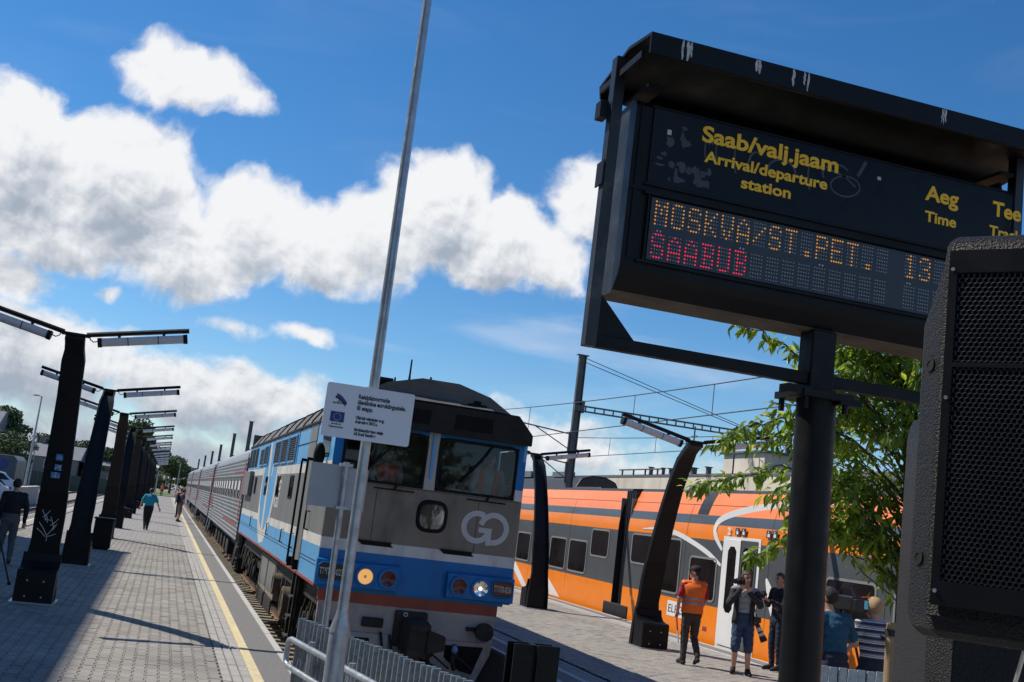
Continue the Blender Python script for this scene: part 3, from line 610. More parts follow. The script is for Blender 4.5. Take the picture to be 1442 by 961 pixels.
# LED matrix: 5 x 7 dots per character
F5 = {'M': '10001 11011 10101 10101 10001 10001 10001', 'O': '01110 10001 10001 10001 10001 10001 01110', 'S': '01110 10001 10000 01110 00001 10001 01110', 'K': '10001 10010 10100 11000 10100 10010 10001',
      'V': '10001 10001 10001 10001 01010 01010 00100', 'A': '00100 01010 10001 10001 11111 10001 10001', '/': '00000 00001 00010 00100 01000 10000 00000', 'T': '11111 00100 00100 00100 00100 00100 00100',
      '.': '00000 00000 00000 00000 00000 00110 00110', 'P': '11110 10001 10001 11110 10000 10000 10000', 'E': '11111 10000 10000 11110 10000 10000 11111', '1': '00100 01100 00100 00100 00100 00100 01110',
      '3': '01110 10001 00001 00110 00001 10001 01110', 'B': '11110 01001 01001 01110 01001 01001 11110', 'U': '10001 10001 10001 10001 10001 10001 01110', ' ': '00000 ' * 7}
on = {'a': MB(), 'r': MB(), 'd': MB()}
def dot(kind, x, z, r_=.0042):
    m = on[kind]; n_ = 6; o_ = len(m.v)
    for rr_, yy in ((r_, 5.4885), (r_ * .75, 5.4855)): m.v += [(x + rr_ * math.cos(2 * math.pi * k / n_), yy, z + rr_ * math.sin(2 * math.pi * k / n_)) for k in range(n_)]
    for k in range(n_): m.f.append((o_ + k, o_ + (k + 1) % n_, o_ + n_ + (k + 1) % n_, o_ + n_ + k)); m.m.append(0)
    m.f.append(tuple(o_ + n_ + k for k in range(n_))); m.m.append(0)
def row(txt, x0, ztop, ncell, kind):
    for c in range(ncell):
        g_ = F5[txt[c] if c < len(txt) else ' '].split()
        for r_ in range(7):
            for cc in range(5):
                lit_ = g_[r_][cc] == '1'; dot(kind if lit_ else 'd', x0 + c * .1031 + cc * .0166, ztop - r_ * .0215, .0056 if lit_ else .0036)
row('MOSKVA/ST.PET.', 2.341, 3.962, 15, 'a'); row('SAABUB', 2.337, 3.774, 15, 'r')
row('13', 3.983, 3.965, 5, 'a'); row('', 3.983, 3.774, 5, 'r')
for x in (2.36, 2.38, 2.88, 2.9, 3.4, 3.42, 4.0, 4.02): dot('d', x, 3.795, .0062)
tag(obj('amber_diodes', on['a'], 'amber_led', lw), kind='stuff'); tag(obj('red_diodes', on['r'], 'red_led', lw), kind='stuff'); tag(obj('unlit_diodes', on['d'], 'dark_led', lw), kind='stuff')
# frame around the display and its canopy
for xa, xb in ((2.04, 2.105), (4.815, 4.88)): q = MB(); q.bb((xa, 5.565, 3.105), (xb, 5.64, 4.79)); obj('frame_post', q, 'board_sunlit', bd, bevel=.004)
q = MB(); q.bb((2.106, 5.57, 3.105), (4.814, 5.635, 3.175)); obj('frame_beam', q, 'black_steel', bd, bevel=.004)
for tri in ([(2.106, 3.176), (2.106, 3.42), (2.34, 3.176)], [(4.814, 3.176), (4.814, 3.42), (4.58, 3.176)]): q = MB(); q.prism(tri, 'y', 5.6, 5.61); obj('gusset', q, 'board_black', bd)
for a_, b_ in (((2.025, 5.555, 4.02), (2.034, 5.66, 4.16)), ((1.985, 5.6, 4.42), (2.034, 5.68, 4.52))): q = MB(); q.bb(a_, b_); obj('bracket', q, 'board_black', bd)
prf = [(5.18, 4.665), (5.18, 4.785), (5.5, 4.825), (5.93, 4.735), (5.90, 4.645), (5.885, 4.645), (5.91, 4.725), (5.5, 4.805), (5.195, 4.77), (5.195, 4.665)]
q = MB()
for k in range(len(prf)): pass
rings = [[(x, y, z) for y, z in prf] for x in (2.08, 5.0)]
nn_ = len(prf)
q.v = [p for r_ in rings for p in r_]
for i_ in range(nn_): q.f.append((i_, (i_ + 1) % nn_, nn_ + (i_ + 1) % nn_, nn_ + i_)); q.m.append(0)
for a_, b_, c_, d_ in ((0, 1, 8, 9), (1, 2, 7, 8), (2, 3, 6, 7), (3, 4, 5, 6)):
    q.f.append((d_, c_, b_, a_)); q.m.append(0); q.f.append((nn_ + a_, nn_ + b_, nn_ + c_, nn_ + d_)); q.m.append(0)
cn = obj('canopy', q, 'board_black', bd)
q = MB(); q.bb((2.15, 5.25, 4.74), (4.8, 5.28, 4.765)); q.bb((2.06, 5.25, 4.66), (2.075, 5.85, 4.7)); q.bb((2.2, 5.45, 4.60), (2.3, 5.8, 4.62)); q.bb((4.6, 5.45, 4.6), (4.7, 5.8, 4.62)); obj('canopy_rib', q, 'board_black', cn)
rr = random.Random(2)
for x in (2.30, 2.318, 2.27, 2.72, 2.735, 2.95, 3.02, 3.045, 3.95, 3.965, 3.94, 4.62):
    q = MB(); z = 4.78; L_ = rr.uniform(.04, .115); w_ = rr.uniform(.006, .022); pts = [(x + rr.uniform(-.004, .004), 5.1795, z - L_ * k / 5) for k in range(6)]
    strip(q, pts, [w_ * s for s in (.5, .9, 1, .8, .7, .3)], (0, -1, 0), .0008); obj('bird_dropping', q, 'dropping', cn)

# ------------------------------------------------------------------ loudspeakers close to the camera
M('speaker_coat', (.012, .0138, .017), .45, spec=.4, var=.6, scale=240, bump=1.2, bscale=300, detail=1, dirt_or_glint=(.13, .14, .155), damt=.12, dscale=260)  # pale specks paint the coating's sunlit glitter into the colour
M('speaker_grille', (.006, .006, .007), .34, var=.1, scale=8)
M('speaker_dark', (.004, .004, .005), .8, var=0)
def speaker(name_label, A, fd, w, zb, zt, cut, dep, grille=True):
    """A: left front corner of the face, fd: face direction (left to right)"""
    fd = Vector((fd[0], fd[1], 0)).normalized(); bk = Vector((-fd.y, fd.x, 0)); A = Vector((A[0], A[1], 0))
    P = lambda u, v, z: A + fd * u + bk * v + Vector((0, 0, z))
    sp_ = thing('loudspeaker', name_label, 'loudspeaker', P(w / 2, dep * .5, zb))
    def ring(z, c, ins=0):
        e = .037 * c
        return [P(0 + ins, 0 + ins, z), P(w - ins, 0 + ins, z), P(w + e - ins, .04 + ins * .5, z), P(w + e * .2 - .03, dep - ins, z), P(.03 - e * .2, dep - ins, z), P(-e + ins, .04 + ins * .5, z)]
    q = MB(); q.loft([ring(zb - .012, 1, .02), ring(zb, 1, .006), ring(zb + .02, 1), ring(zt - cut, 1), ring(zt - cut * .3, .3), ring(zt - .012, .05), ring(zt, 0, .012)])
    bo = obj('cabinet', q, 'speaker_coat', sp_, bevel=.006)
    if grille:
        u0, u1, z0_, z1_ = .008, w - .008, zb + .035, zt - .03
        q = MB(); q.loft([[P(u0, -.002, z0_), P(u1, -.002, z0_), P(u1, -.002, z1_), P(u0, -.002, z1_)], [P(u0, -.004, z0_), P(u1, -.004, z0_), P(u1, -.004, z1_), P(u0, -.004, z1_)]]); obj('baffle', q, 'speaker_dark', sp_)
        q = MB(); F_ = -.016
        for a, b2, c, d2 in ((u0, u0 + .012, z0_, z1_), (u1 - .012, u1, z0_, z1_), (u0 + .012, u1 - .012, z1_ - .035, z1_), (u0 + .012, u1 - .012, z0_, z0_ + .035), (u0 + .012, u1 - .012, z0_ + (z1_ - z0_) * .66, z0_ + (z1_ - z0_) * .66 + .007)):
            q.loft([[P(a, -.0045, c), P(b2, -.0045, c), P(b2, -.0045, d2), P(a, -.0045, d2)], [P(a, F_, c), P(b2, F_, c), P(b2, F_, d2), P(a, F_, d2)]])
        gr2 = obj('grille_frame', q, 'speaker_grille', sp_)
        q = MB(); pit = .0080; dz_ = pit * .866; zz = z0_ + .035; j = 0
        while zz < z1_ - .03:
            uu = u0 + .012 + (pit / 2 if j % 2 else 0)
            while uu < u1 - .010:
                o_ = len(q.v); ro, ri = pit * .577, pit * .385
                for r_, v_ in ((ro, F_ + .002), (ri, F_ + .0015), (ri, F_ + .007)):
                    q.v += [tuple(P(uu + r_ * math.sin(math.pi / 3 * k), v_, zz + r_ * math.cos(math.pi / 3 * k))) for k in range(6)]
                for k in range(6):
                    l = (k + 1) % 6; q.f += [(o_ + k, o_ + l, o_ + 6 + l, o_ + 6 + k), (o_ + 6 + k, o_ + 6 + l, o_ + 12 + l, o_ + 12 + k)]; q.m += [0, 0]
                uu += pit
            zz += dz_; j += 1
        tag(obj('grille_mesh', q, 'speaker_grille', gr2), kind='stuff')
        for (u_, v_, z_) in ((-.018, .018, zt - .20), (-.018, .018, zb + .10)):
            q = MB(); q.ring(P(u_, v_, z_), -fd - bk, .006, .011, .004, 16); q.disc(P(u_, v_, z_), -fd - bk, .006, 12, .002); obj('rigging_point', q, 'speaker_dark', sp_)
        q = MB(); q.disc(P(u0 + .006, F_ - .001, z1_ - .03), bk, .003, 8, .003); q.disc(P(u0 + .006, F_ - .001, z0_ + .3), bk, .003, 8, .003); q.disc(P(u0 + .006, F_ - .001, z0_ + .02), bk, .003, 8, .003); obj('screw', q, 'galvanised', sp_)
    st_ = thing('speaker_stand', 'black tripod stand under the ' + ('loudspeaker with the perforated grille' if grille else 'loudspeaker cabinet behind it'), 'speaker stand', (P(w / 2, dep / 2, 0).x, P(w / 2, dep / 2, 0).y, 0))
    c = P(w / 2, dep / 2, 0); q = MB(); q.tube([c + Vector((0, 0, .1)), c + Vector((0, 0, zb - .012))], .019, 12); obj('pole', q, 'black_steel', st_, smooth=True)
    for k in range(3):
        a = R(20 + 120 * k); e_ = Vector((math.cos(a), math.sin(a), 0)); q = MB(); q.tube([c + Vector((0, 0, .75)), c + e_ * .5 + Vector((0, 0, .015))], .014, 8); q.tube([c + Vector((0, 0, .25)), c + e_ * .28 + Vector((0, 0, .34))], .009, 6); obj('leg', q, 'black_steel', st_, smooth=True)
    return P
speaker('black loudspeaker with perforated hexagonal grille, close at the right edge', (1.072, 1.378), (.643, -.766), .36, 2.025, 2.615, .135, .32)
speaker('black textured loudspeaker cabinet lower behind the grilled one', (1.53, 1.88), (.95, -.30), .5, 1.25, 2.46, .05, .4, False)
q = MB(); q.tube([(1.36, 1.70, 1.2), (1.385, 1.55, 1.93), (1.36, 1.5, 2.0)], .004, 6); tag(obj('white_cable', q, 'white_paint'), 'thin white cable hanging below the grilled loudspeaker', 'cable')
# ------------------------------------------------------------------ diesel locomotive
Dk = dict(dirt_or_glint=(.05, .05, .05), damt=.26, dscale=1.6, dstretch=(1, 1, .12))
M('loco_blue', (.085, .34, .66), .42, var=.12, scale=2.5, stretch=(1, 1, .3), dirt_or_glint=(.17, .27, .36), damt=.40, dscale=2.2, dstretch=(1, 1.6, .14))
M('loco_blue_shaded', (.004, .15, .42), .4, spec=.3, var=.12, scale=2.5, dirt_or_glint=(.012, .07, .17), damt=.3, dscale=2.5, dstretch=(1, 1, .4))  # the same blue paint, darkened to put the front's shade into its colour
M('loco_white', (.60, .59, .57), .5, var=.1, scale=2.5, dirt_or_glint=(.27, .26, .24), damt=.38, dscale=3, dstretch=(1, 1.6, .2))
M('loco_grey', (.155, .155, .155), .48, var=.18, scale=2, stretch=(1, 1, .3), dirt_or_glint=(.24, .24, .235), damt=.38, dscale=2.6, dstretch=(1, 1.8, .14))
M('loco_front_grey', (.215, .185, .15), .5, spec=.3, var=.14, scale=1.6, dirt_or_glint=(.075, .063, .05), damt=.46, dscale=1.6, dstretch=(1, 1, .4))
M('loco_roof', (.105, .10, .095), .6, var=.2, scale=2, dirt_or_glint=(.03, .03, .03), damt=.4, dscale=1.2, dstretch=(.4, 1.6, 1))
M('loco_visor', (.016, .015, .014), .65, spec=.25, var=.25, scale=2, dirt_or_glint=(.012, .012, .012), damt=.35, dscale=2)
M('loco_red', (.27, .045, .022), .55, var=.15, scale=3, dirt_or_glint=(.09, .03, .02), damt=.35, dscale=3, dstretch=(1, 1, .3))
M('loco_beige', (.34, .31, .295), .6, var=.14, scale=2, dirt_or_glint=(.11, .10, .09), damt=.42, dscale=1.8, dstretch=(1, 1, .5))
M('bogie', (.026, .022, .019), .8, var=.35, scale=5, bump=.3, bscale=40, dirt_or_glint=(.10, .06, .035), damt=.3, dscale=6)
M('bogie_black', (.012, .011, .011), .75, var=.3, scale=5, dirt_or_glint=(.045, .035, .028), damt=.3, dscale=6)
M('wheel_rust', (.10, .075, .05), .7, var=.25, scale=8, dirt_or_glint=(.06, .045, .035), damt=.3, dscale=8)
M('loco_slat', (.014, .015, .016), .6, var=.2)
M('cab_dark', (.13, .12, .125), .7, var=.15)
M('cab_seat', (.02, .028, .045), .7, var=.1)
M('dash_green', (.10, .16, .155), .6, var=.1)
M('lamp_glass_red', (.10, .008, .012), .2, var=.2, scale=30)
M('lamp_chrome', (.8, .8, .78), .12, metal=1, var=.05)
M('headlamp_on', (1, .75, .35), .4, var=0, emit=(1, .42, .06), estr=.6)
M('headlamp_bulb', (1, .9, .7), .4, var=0, emit=(1, .82, .5), estr=6)
M('plate_black', (.012, .012, .013), .4, var=.1); M('plate_red', (.14, .015, .012), .45, var=.1); M('plate_ink', (.55, .52, .48), .5, var=.05)
M('go_white', (.50, .50, .50), .5, var=.05)
M('gold_trim', (.42, .40, .36), .5, var=.1)
glass_mat('windscreen', (.80, .82, .84), .0, .03, (.42, .45, .5)); glass_mat('lamp_lens', (.9, .9, .9), .03)
glass_mat('dark_glass', (.10, .11, .12), .05, .03)
FX0, FX1, FY, RY = 2.3, 5.3, 16.5, 34.4
LC = (FX0 + FX1) / 2
loco = thing('diesel_locomotive', 'blue, white and grey diesel locomotive with a GO emblem and lit headlamp', 'locomotive', (LC, FY, -.6))
# body shell: side walls in colour bands, rear wall; the cab bay is left open for the windows
bands = [(.87, 1.43, 0), (1.43, 1.59, 1), (1.59, 2.54, 2), (2.54, 2.71, 1), (2.71, 3.39, 0)]
for s, x in ((-1, FX0), (1, FX1)):
    m = MB()
    for a, b_, mi in bands:
        cuts = [FY + .02, 17.0, 18.0, RY] if a >= 2.5 else [FY + .02, RY]
        for y0, y1 in zip(cuts, cuts[1:]):
            if a > 2.6 and y0 == 17.0: m.bb((x, y0, a), (x - s * .05, y1, a + .06), mi); m.bb((x, y0, b_ - .12), (x - s * .05, y1, b_), mi); continue
            m.bb((x, y0, a), (x - s * .05, y1, b_), mi)
    sw = obj('side_wall', m, ['loco_blue', 'loco_white', 'loco_grey'], loco)
    if s == 1: continue
    # fittings of the platform side
    q = MB(); xx = x - .004
    def pan(mb, y0, y1, z0, z1, d_=.012, mi=0): mb.bb((x - d_, y0, z0), (x - .0005, y1, z1), mi)
    lou = lambda y0, y1, z0, z1, n_: None
    for (y0, y1, z0, z1) in ((27.7, 28.8, 2.78, 3.28), (29.0, 30.1, 2.78, 3.24), (21.7, 23.0, 2.76, 3.30), (23.2, 24.5, 2.76, 3.30), (24.7, 26.1, 2.76, 3.30)):
        f = MB()
        for a in ((y0, y0 + .06, z0, z1), (y1 - .06, y1, z0, z1), (y0 + .06, y1 - .06, z0, z0 + .03), (y0 + .06, y1 - .06, z1 - .03, z1)): f.bb((x - .03, a[0], a[2]), (x - .001, a[1], a[3]))
        fr = obj('louvre_frame', f, 'loco_blue', sw); f = MB(); f.bb((x - .004, y0 + .06, z0 + .03), (x - .001, y1 - .06, z1 - .03)); obj('louvre_opening', f, 'black_paint', fr)
        n_ = 11
        me = None
        for k in range(n_):
            z = z0 + .05 + (z1 - z0 - .1) * k / (n_ - 1)
            if me is None:
                f = MB(); f.loft([[(-.026, yy, -.012), (-.022, yy, -.014), (-.004, yy, .012), (-.006, yy, .016)] for yy in (y0 + .06, y1 - .06)])
                me = bpy.data.meshes.new('louvre_slat'); me.from_pydata(f.v, [], f.f); me.materials.append(MATS['loco_slat'])
            ob = share('louvre_slat', me, fr, Vector((x, 0, z)) - origin(loco))
    for (y0, y1) in ((32.3, 33.3), (33.5, 34.3), (31.2, 32.1)):
        f = MB(); f.bb((x - .006, y0, 2.78), (x - .001, y1, 3.3)); obj('side_opening', f, 'black_paint', sw)
    for (y0, y1, z0, z1) in ((18.35, 18.75, .95, 3.33), (19.75, 20.15, 2.0, 2.5)):
        pass
    f = MB(); f.bb((x - .008, 18.72, 3.06), (x - .001, 21.5, 3.075)); f.bb((x - .008, 18.72, 2.72), (x - .001, 18.74, 3.37)); f.bb((x - .008, 21.45, 2.72), (x - .001, 21.47, 3.37)); obj('panel_seam', f, 'black_paint', sw)
    for (y0, y1) in ((21.35, 22.0), (24.0, 24.6), (27.0, 27.6), (30.3, 30.9)):
        f = MB(); f.bb((x - .014, y0, 2.06), (x - .001, y1, 2.5)); w = obj('window_frame', f, 'black_paint', sw); f = MB(); f.bb((x - .018, y0 + .06, 2.1), (x - .0145, y1 - .06, 2.46)); obj('window_pane', f, 'dark_glass', w)
    f = MB(); f.bb((x - .12, 31.6, 1.98), (x - .001, 34.0, 2.66)); obj('equipment_box', f, 'loco_grey', sw, bevel=.02)
    f = MB(); f.bb((x - .005, FY + .25, 1.145), (x - .001, RY - .02, 1.152)); f.bb((x - .006, FY + .3, 1.20), (x - .001, RY - .02, 1.206)); f.bb((x - .02, FY + .03, .862), (x - .0005, RY - .02, .9), 1); obj('skirt_seam', f, ['black_paint', 'loco_red'], sw)
    for y in (20.2, 22.0, 25.2, 30.0): f = MB(); f.tube([(x - .001, y - .1, 1.22), (x - .04, y - .1, 1.22), (x - .04, y - .1, 1.46), (x - .001, y - .1, 1.46)], .012, 5); obj('handle', f, 'black_paint', sw)
    # door with handrails
    f = MB(); f.bb((x - .007, 18.75, .95), (x - .001, 19.75, 3.32)); obj('cab_door', f, 'loco_grey', sw)
    for y in (18.85, 19.72):
        f = MB(); f.tube([(x - .0, y, 2.76), (x - .09, y, 2.74), (x - .09, y, .98), (x - .0, y, .93)], .02, 6); f.box((x - .05, y, 2.76), (.1, .06, .05)); f.box((x - .04, y, 1.0), (.1, .07, .16)); obj('handrail', f, 'black_paint', sw)
    f = MB(); f.tube([(x - .001, 18.3, 1.9), (x - .06, 18.3, 1.9), (x - .06, 18.3, 1.62), (x - .001, 18.3, 1.6)], .016, 6); obj('handle', f, 'black_paint', sw)
    # painted emblem: tall white and blue interlocking arcs, and the lettering beside it
    f = MB(); nx = (-1, 0, 0)
    def side_curve(pts, w, mi, e=.0012): strip(f, [(x - e, y, z) for y, z in pts], w, nx, .001, mi)
    outer = [(28.4, 2.74), (28.55, 2.2), (28.3, 1.7), (27.7, 1.3), (26.9, 1.08), (26.0, 1.15), (25.3, 1.5), (25.0, 2.0), (24.95, 2.74)]
    f.add([(x - .0014, y, z) for y, z in [(28.5, 2.74), (28.6, 2.2), (28.35, 1.6), (27.6, 1.2), (26.7, 1.04), (25.7, 1.2), (25.1, 1.6), (24.9, 2.2), (24.95, 2.74), (25.9, 3.36), (27.2, 3.36)]], [tuple(range(11))], 0)
    side_curve(outer, .30, 1, .0028); side_curve([(27.4, 3.34), (27.1, 2.9), (26.9, 2.3), (26.7, 1.25)], .42, 1, .003); side_curve([(25.9, 3.34), (26.1, 2.9), (26.2, 2.5)], .2, 1, .003)
    obj('painted_emblem', f, ['loco_blue', 'loco_white'], sw)
    text('Go', (x - .006, 24.75, 2.2), (0, -1, 0), (0, 0, 1), .46, 'loco_white', sw, .01, xs=2.0); text('Rail', (x - .006, 24.75, 1.84), (0, -1, 0), (0, 0, 1), .46, 'loco_white', sw, .01, xs=1.7)
m = MB(); m.bb((FX0 + .02, RY, .8), (FX1 - .02, RY + .05, 3.8)); m.bb((FX0 + .05, 18.3, .9), (FX1 - .05, 18.36, 3.5)); obj('bulkhead', m, 'cab_dark', loco)
# roof: curved section, raised hatches with ribs
def roof_prof(k=0): return [(FX0 - .015, 3.37), (FX0 + .02, 3.46), (FX0 + .2, 3.72), (FX0 + .67, 4.0), (FX0 + 1.2, 4.14 + k), (FX1 - 1.2, 4.14 + k), (FX1 - .67, 4.0), (FX1 - .2, 3.72), (FX1 - .02, 3.46), (FX1 + .015, 3.37)]
m = MB(); m.prism(roof_prof(), 'y', FY + .12, RY - .02); rf = obj('roof', m, 'loco_roof', loco)
for k, y in enumerate((18.75, 19.9, 21.2, 22.6, 24.2, 26, 28, 30.2, 32.2, 34.0)):
    m = MB(); pr_ = roof_prof(); cx_ = LC
    m.loft([[(cx_ + (xx - cx_) * 1.006, yy, zz + .03) for xx, zz in pr_] + [(cx_ + (xx - cx_) * .99, yy, zz - .02) for xx, zz in reversed(pr_)] for yy in (y - .045, y + .045)]); obj('roof_rib', m, 'loco_visor', rf)
for (y0, y1, w_, h_) in ((20.2, 22.4, 1.3, .06), (23, 25.6, 1.4, .07), (26.2, 29.5, 1.3, .06), (30.3, 33.5, 1.4, .07)):
    m = MB(); m.bb((LC - w_ / 2, y0, 4.09), (LC + w_ / 2, y1, 4.1 + h_)); obj('roof_hatch', m, 'loco_visor', rf, bevel=.03)
for y in (21.3, 26.0):
    m = MB(); m.ring((2.62, y, 3.74), (0, 1, 0), .035, .06, .03, 12); obj('lifting_eye', m, 'loco_visor', rf)
m = MB(); m.bb((FX0 - .03, 17.0, 3.375), (FX0 - .001, RY, 3.41)); m.bb((FX1 + .001, 17.0, 3.375), (FX1 + .03, RY, 3.41)); obj('gutter', m, 'loco_visor', rf)
# cab front
def fy(z): return FY + (.0 if z < 2.4 else (z - 2.4) * .03)
def wall(mb, x0, x1, z0, z1, mi): mb.loft([[(x0, fy(z), z), (x1, fy(z), z), (x1, fy(z) + .06, z), (x0, fy(z) + .06, z)] for z in (z0, z1)], mi)
m = MB(); cut = .0
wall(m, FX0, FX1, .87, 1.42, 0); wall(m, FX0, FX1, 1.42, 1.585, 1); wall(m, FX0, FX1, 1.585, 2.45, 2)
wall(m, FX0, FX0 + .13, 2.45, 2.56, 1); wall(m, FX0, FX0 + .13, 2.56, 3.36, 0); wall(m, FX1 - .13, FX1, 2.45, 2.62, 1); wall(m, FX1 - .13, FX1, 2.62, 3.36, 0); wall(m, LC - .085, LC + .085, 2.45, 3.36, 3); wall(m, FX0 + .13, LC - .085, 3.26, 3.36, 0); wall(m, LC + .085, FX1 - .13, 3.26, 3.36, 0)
fw = obj('cab_front', m, ['loco_blue_shaded', 'loco_white', 'loco_front_grey', 'gold_trim'], loco)
m = MB(); m.bb((LC - .022, FY - .012, 2.62), (LC + .022, FY - .001, 3.3)); obj('centre_strip', m, 'loco_blue', fw)
for (x0, x1) in ((FX0 + .13, LC - .085), (LC + .085, FX1 - .13)):
    m = MB(); z0, z1 = 2.46, 3.25
    def rr_(x0, x1, z0, z1, y, r_=.1, n_=4):
        o_ = []
        for (cx_, cz_, a0) in ((x1 - r_, z0 + r_, -90), (x1 - r_, z1 - r_, 0), (x0 + r_, z1 - r_, 90), (x0 + r_, z0 + r_, 180)):
            for k in range(n_ + 1): a = R(a0 + 90 * k / n_); o_.append((cx_ + r_ * math.cos(a), y, cz_ + r_ * math.sin(a)))
        return o_
    pts = rr_(x0 + .02, x1 - .02, z0 + .01, z1, FY + .012); m.tube(pts + [pts[0]], .024, 6); wf = obj('window_seal', m, 'rubber', fw)
    m = MB(); a = rr_(x0 + .02, x1 - .02, z0 + .01, z1, FY + .02); b_ = rr_(x0 + .02, x1 - .02, z0 + .01, z1, FY + .026); m.loft([a, b_]); obj('windscreen', m, 'windscreen', fw)
    # wiper
    m = MB(); c = (x0 + x1) / 2 + .25; m.tube([(c - .05, FY - .03, 3.24), (c - .2, FY - .045, 3.0), (c - .42, FY - .03, 2.72)], .012, 5); m.tube([(c - .33, FY - .03, 2.9), (c - .5, FY - .028, 2.62)], .01, 5); obj('wiper', m, 'rubber', fw)
    m = MB(); m.bb((c - .36, FY - .03, 2.375), (c + .26, FY - .001, 2.395)); m.tube([(c - .05, FY - .02, 2.39), (c - .02, FY - .03, 2.47)], .018, 6); obj('washer_bar', m, 'rubber', fw)
# visor over the windscreens: dark box with a chamfered outline
m = MB(); vis = [(FX0 - .02, 3.31), (FX0 - .02, 3.48), (FX0 + .24, 3.76), (FX1 - .24, 3.76), (FX1 + .02, 3.48), (FX1 + .02, 3.31)]
back = [(FX0 - .01, 3.36), (FX0 - .01, 3.5), (FX0 + .25, 3.78), (FX1 - .25, 3.78), (FX1 + .01, 3.5), (FX1 + .01, 3.36)]
m.loft([[(x, FY - .14, z) for x, z in vis], [(x, FY + .5, z) for x, z in back]]); obj('visor', m, 'loco_visor', fw, bevel=.02)
m = MB(); tp = [(FX0 + .16, 3.80), (FX0 + .67, 4.04), (FX0 + 1.2, 4.16), (FX1 - 1.2, 4.16), (FX1 - .67, 4.04), (FX1 - .16, 3.80)]
fe = [(FX0 + .21, 3.75), (FX0 + .67, 3.772), (FX0 + 1.2, 3.772), (FX1 - 1.2, 3.772), (FX1 - .67, 3.772), (FX1 - .21, 3.75)]
m.loft([[(x, FY - .146, z) for x, z in fe], [(x, FY + .85, z) for x, z in tp], [(x, FY + 2.2, z) for x, z in tp]], caps=False)
obj('front_roof_slope', m, 'loco_roof', fw)
for x in (3.35, 4.35): m = MB(); m.bb((x - .3, FY - .15, 3.42), (x + .3, FY - .139, 3.64)); obj('visor_vent', m, 'black_paint', fw)
for (x, y, h_, r_) in ((3.41, 17.2, .36, .016), (3.78, 17.3, .14, .02), (3.2, 17.3, .05, .015), (4.2, 17.2, .06, .03)): m = MB(); m.tube([(x, y, 4.05), (x, y, 4.12 + h_ * .3), (x, y, 4.12 + h_)], [r_ * 1.6, r_, r_ * .8], 8); obj('antenna', m, 'black_paint', rf)
for (x, z) in ((3.0, 4.11), (4.5, 4.05), (4.75, 3.97)): m = MB(); m.box((x, 17.35, z), (.32, .3, .045)); m.box((x - .03, 17.35, z - .04), (.22, .2, .05)); obj('roof_fitting', m, 'loco_visor', rf)
m = MB(); m.box((4.42, FY + .1, 3.88), (.1, .08, .06)); m.box((4.42, FY + .1, 3.84), (.3, .05, .04)); obj('horn', m, 'black_paint', rf)
for x in (3.02, 4.62):
    m = MB(); m.bb((x - .003, FY - .003, 1.6), (x + .003, FY - .0005, 2.36)); obj('panel_seam', m, 'black_paint', fw)
m = MB(); m.bb((FX0 + .05, FY - .003, 2.432), (FX1 - .05, FY - .0005, 2.438)); obj('panel_seam', m, 'black_paint', fw)
# big headlight
c = Vector((3.905, FY, 2.06))
def squircle(y, r_, n_=32): return [(c.x + r_ * (abs(math.cos(a)) ** .62) * (1 if math.cos(a) > 0 else -1), y, c.z + r_ * (abs(math.sin(a)) ** .62) * (1 if math.sin(a) > 0 else -1)) for a in [2 * math.pi * k / n_ for k in range(n_)]]
m = MB(); m.loft([squircle(FY - .03, .232), squircle(FY - .045, .215), squircle(FY - .04, .19), squircle(FY + .05, .18)], caps=False); m.loft([squircle(FY - .001, .245), squircle(FY - .03, .232)], caps=False); hl = obj('headlight', m, 'rubber', fw, smooth=True, angle=50)
m = MB(); rg = []
for k in range(9): rr2 = .18 * (k / 8); rg.append([(c.x + rr2 * math.cos(2 * math.pi * j / 24), FY + .10 - .14 * (k / 8) ** 2 * .9, c.z + rr2 * math.sin(2 * math.pi * j / 24)) for j in range(24)])
m.loft(rg[1:], caps=False); obj('reflector', m, 'lamp_chrome', hl, smooth=True)
m = MB(); m.loft([squircle(FY - .026, .19), squircle(FY - .022, .19)]); obj('lens', m, 'lamp_lens', hl)
m = MB(); m.disc((c.x, FY + .1, c.z), (0, 1, 0), .03, 12, .03); obj('bulb', m, 'lamp_chrome', hl)
for x in (3.1, 4.36): m = MB(); m.bb((x - .26, FY - .035, 1.575), (x + .24, FY - .001, 1.6)); m.add([(x - .28, FY - .03, 1.6), (x + .2, FY - .03, 1.6), (x + .28, FY - .002, 1.53), (x - .2, FY - .002, 1.53)], [(0, 1, 2, 3)]); obj('step_lip', m, 'rubber', fw)
# GO emblem: two broken rings with an arrow between
m = MB(); yy = FY - .004; gc = Vector((4.765, yy, 1.985))
def gpt(cx_, a, rr2=.208): return (gc.x + cx_ + rr2 * math.cos(R(a)), yy, gc.z + rr2 * math.sin(R(a)))
strip(m, [gpt(-.135, a) for a in range(62, 312, 8)] + [(gc.x + .03, yy, gc.z - .105)], .084, (0, -1, 0), .003)
strip(m, [gpt(.13, a) for a in range(168, -101, -8)], .084, (0, -1, 0), .0036)
pts = [(-.105, .0), (.105, .0), (.105, -.262), (.028, -.262), (.028, -.13), (-.0, -.075), (-.105, -.075)]
m.loft([[(gc.x + x, yy - .0042, gc.z + z) for x, z in pts], [(gc.x + x, yy, gc.z + z) for x, z in pts]])
obj('front_emblem', m, 'go_white', fw)
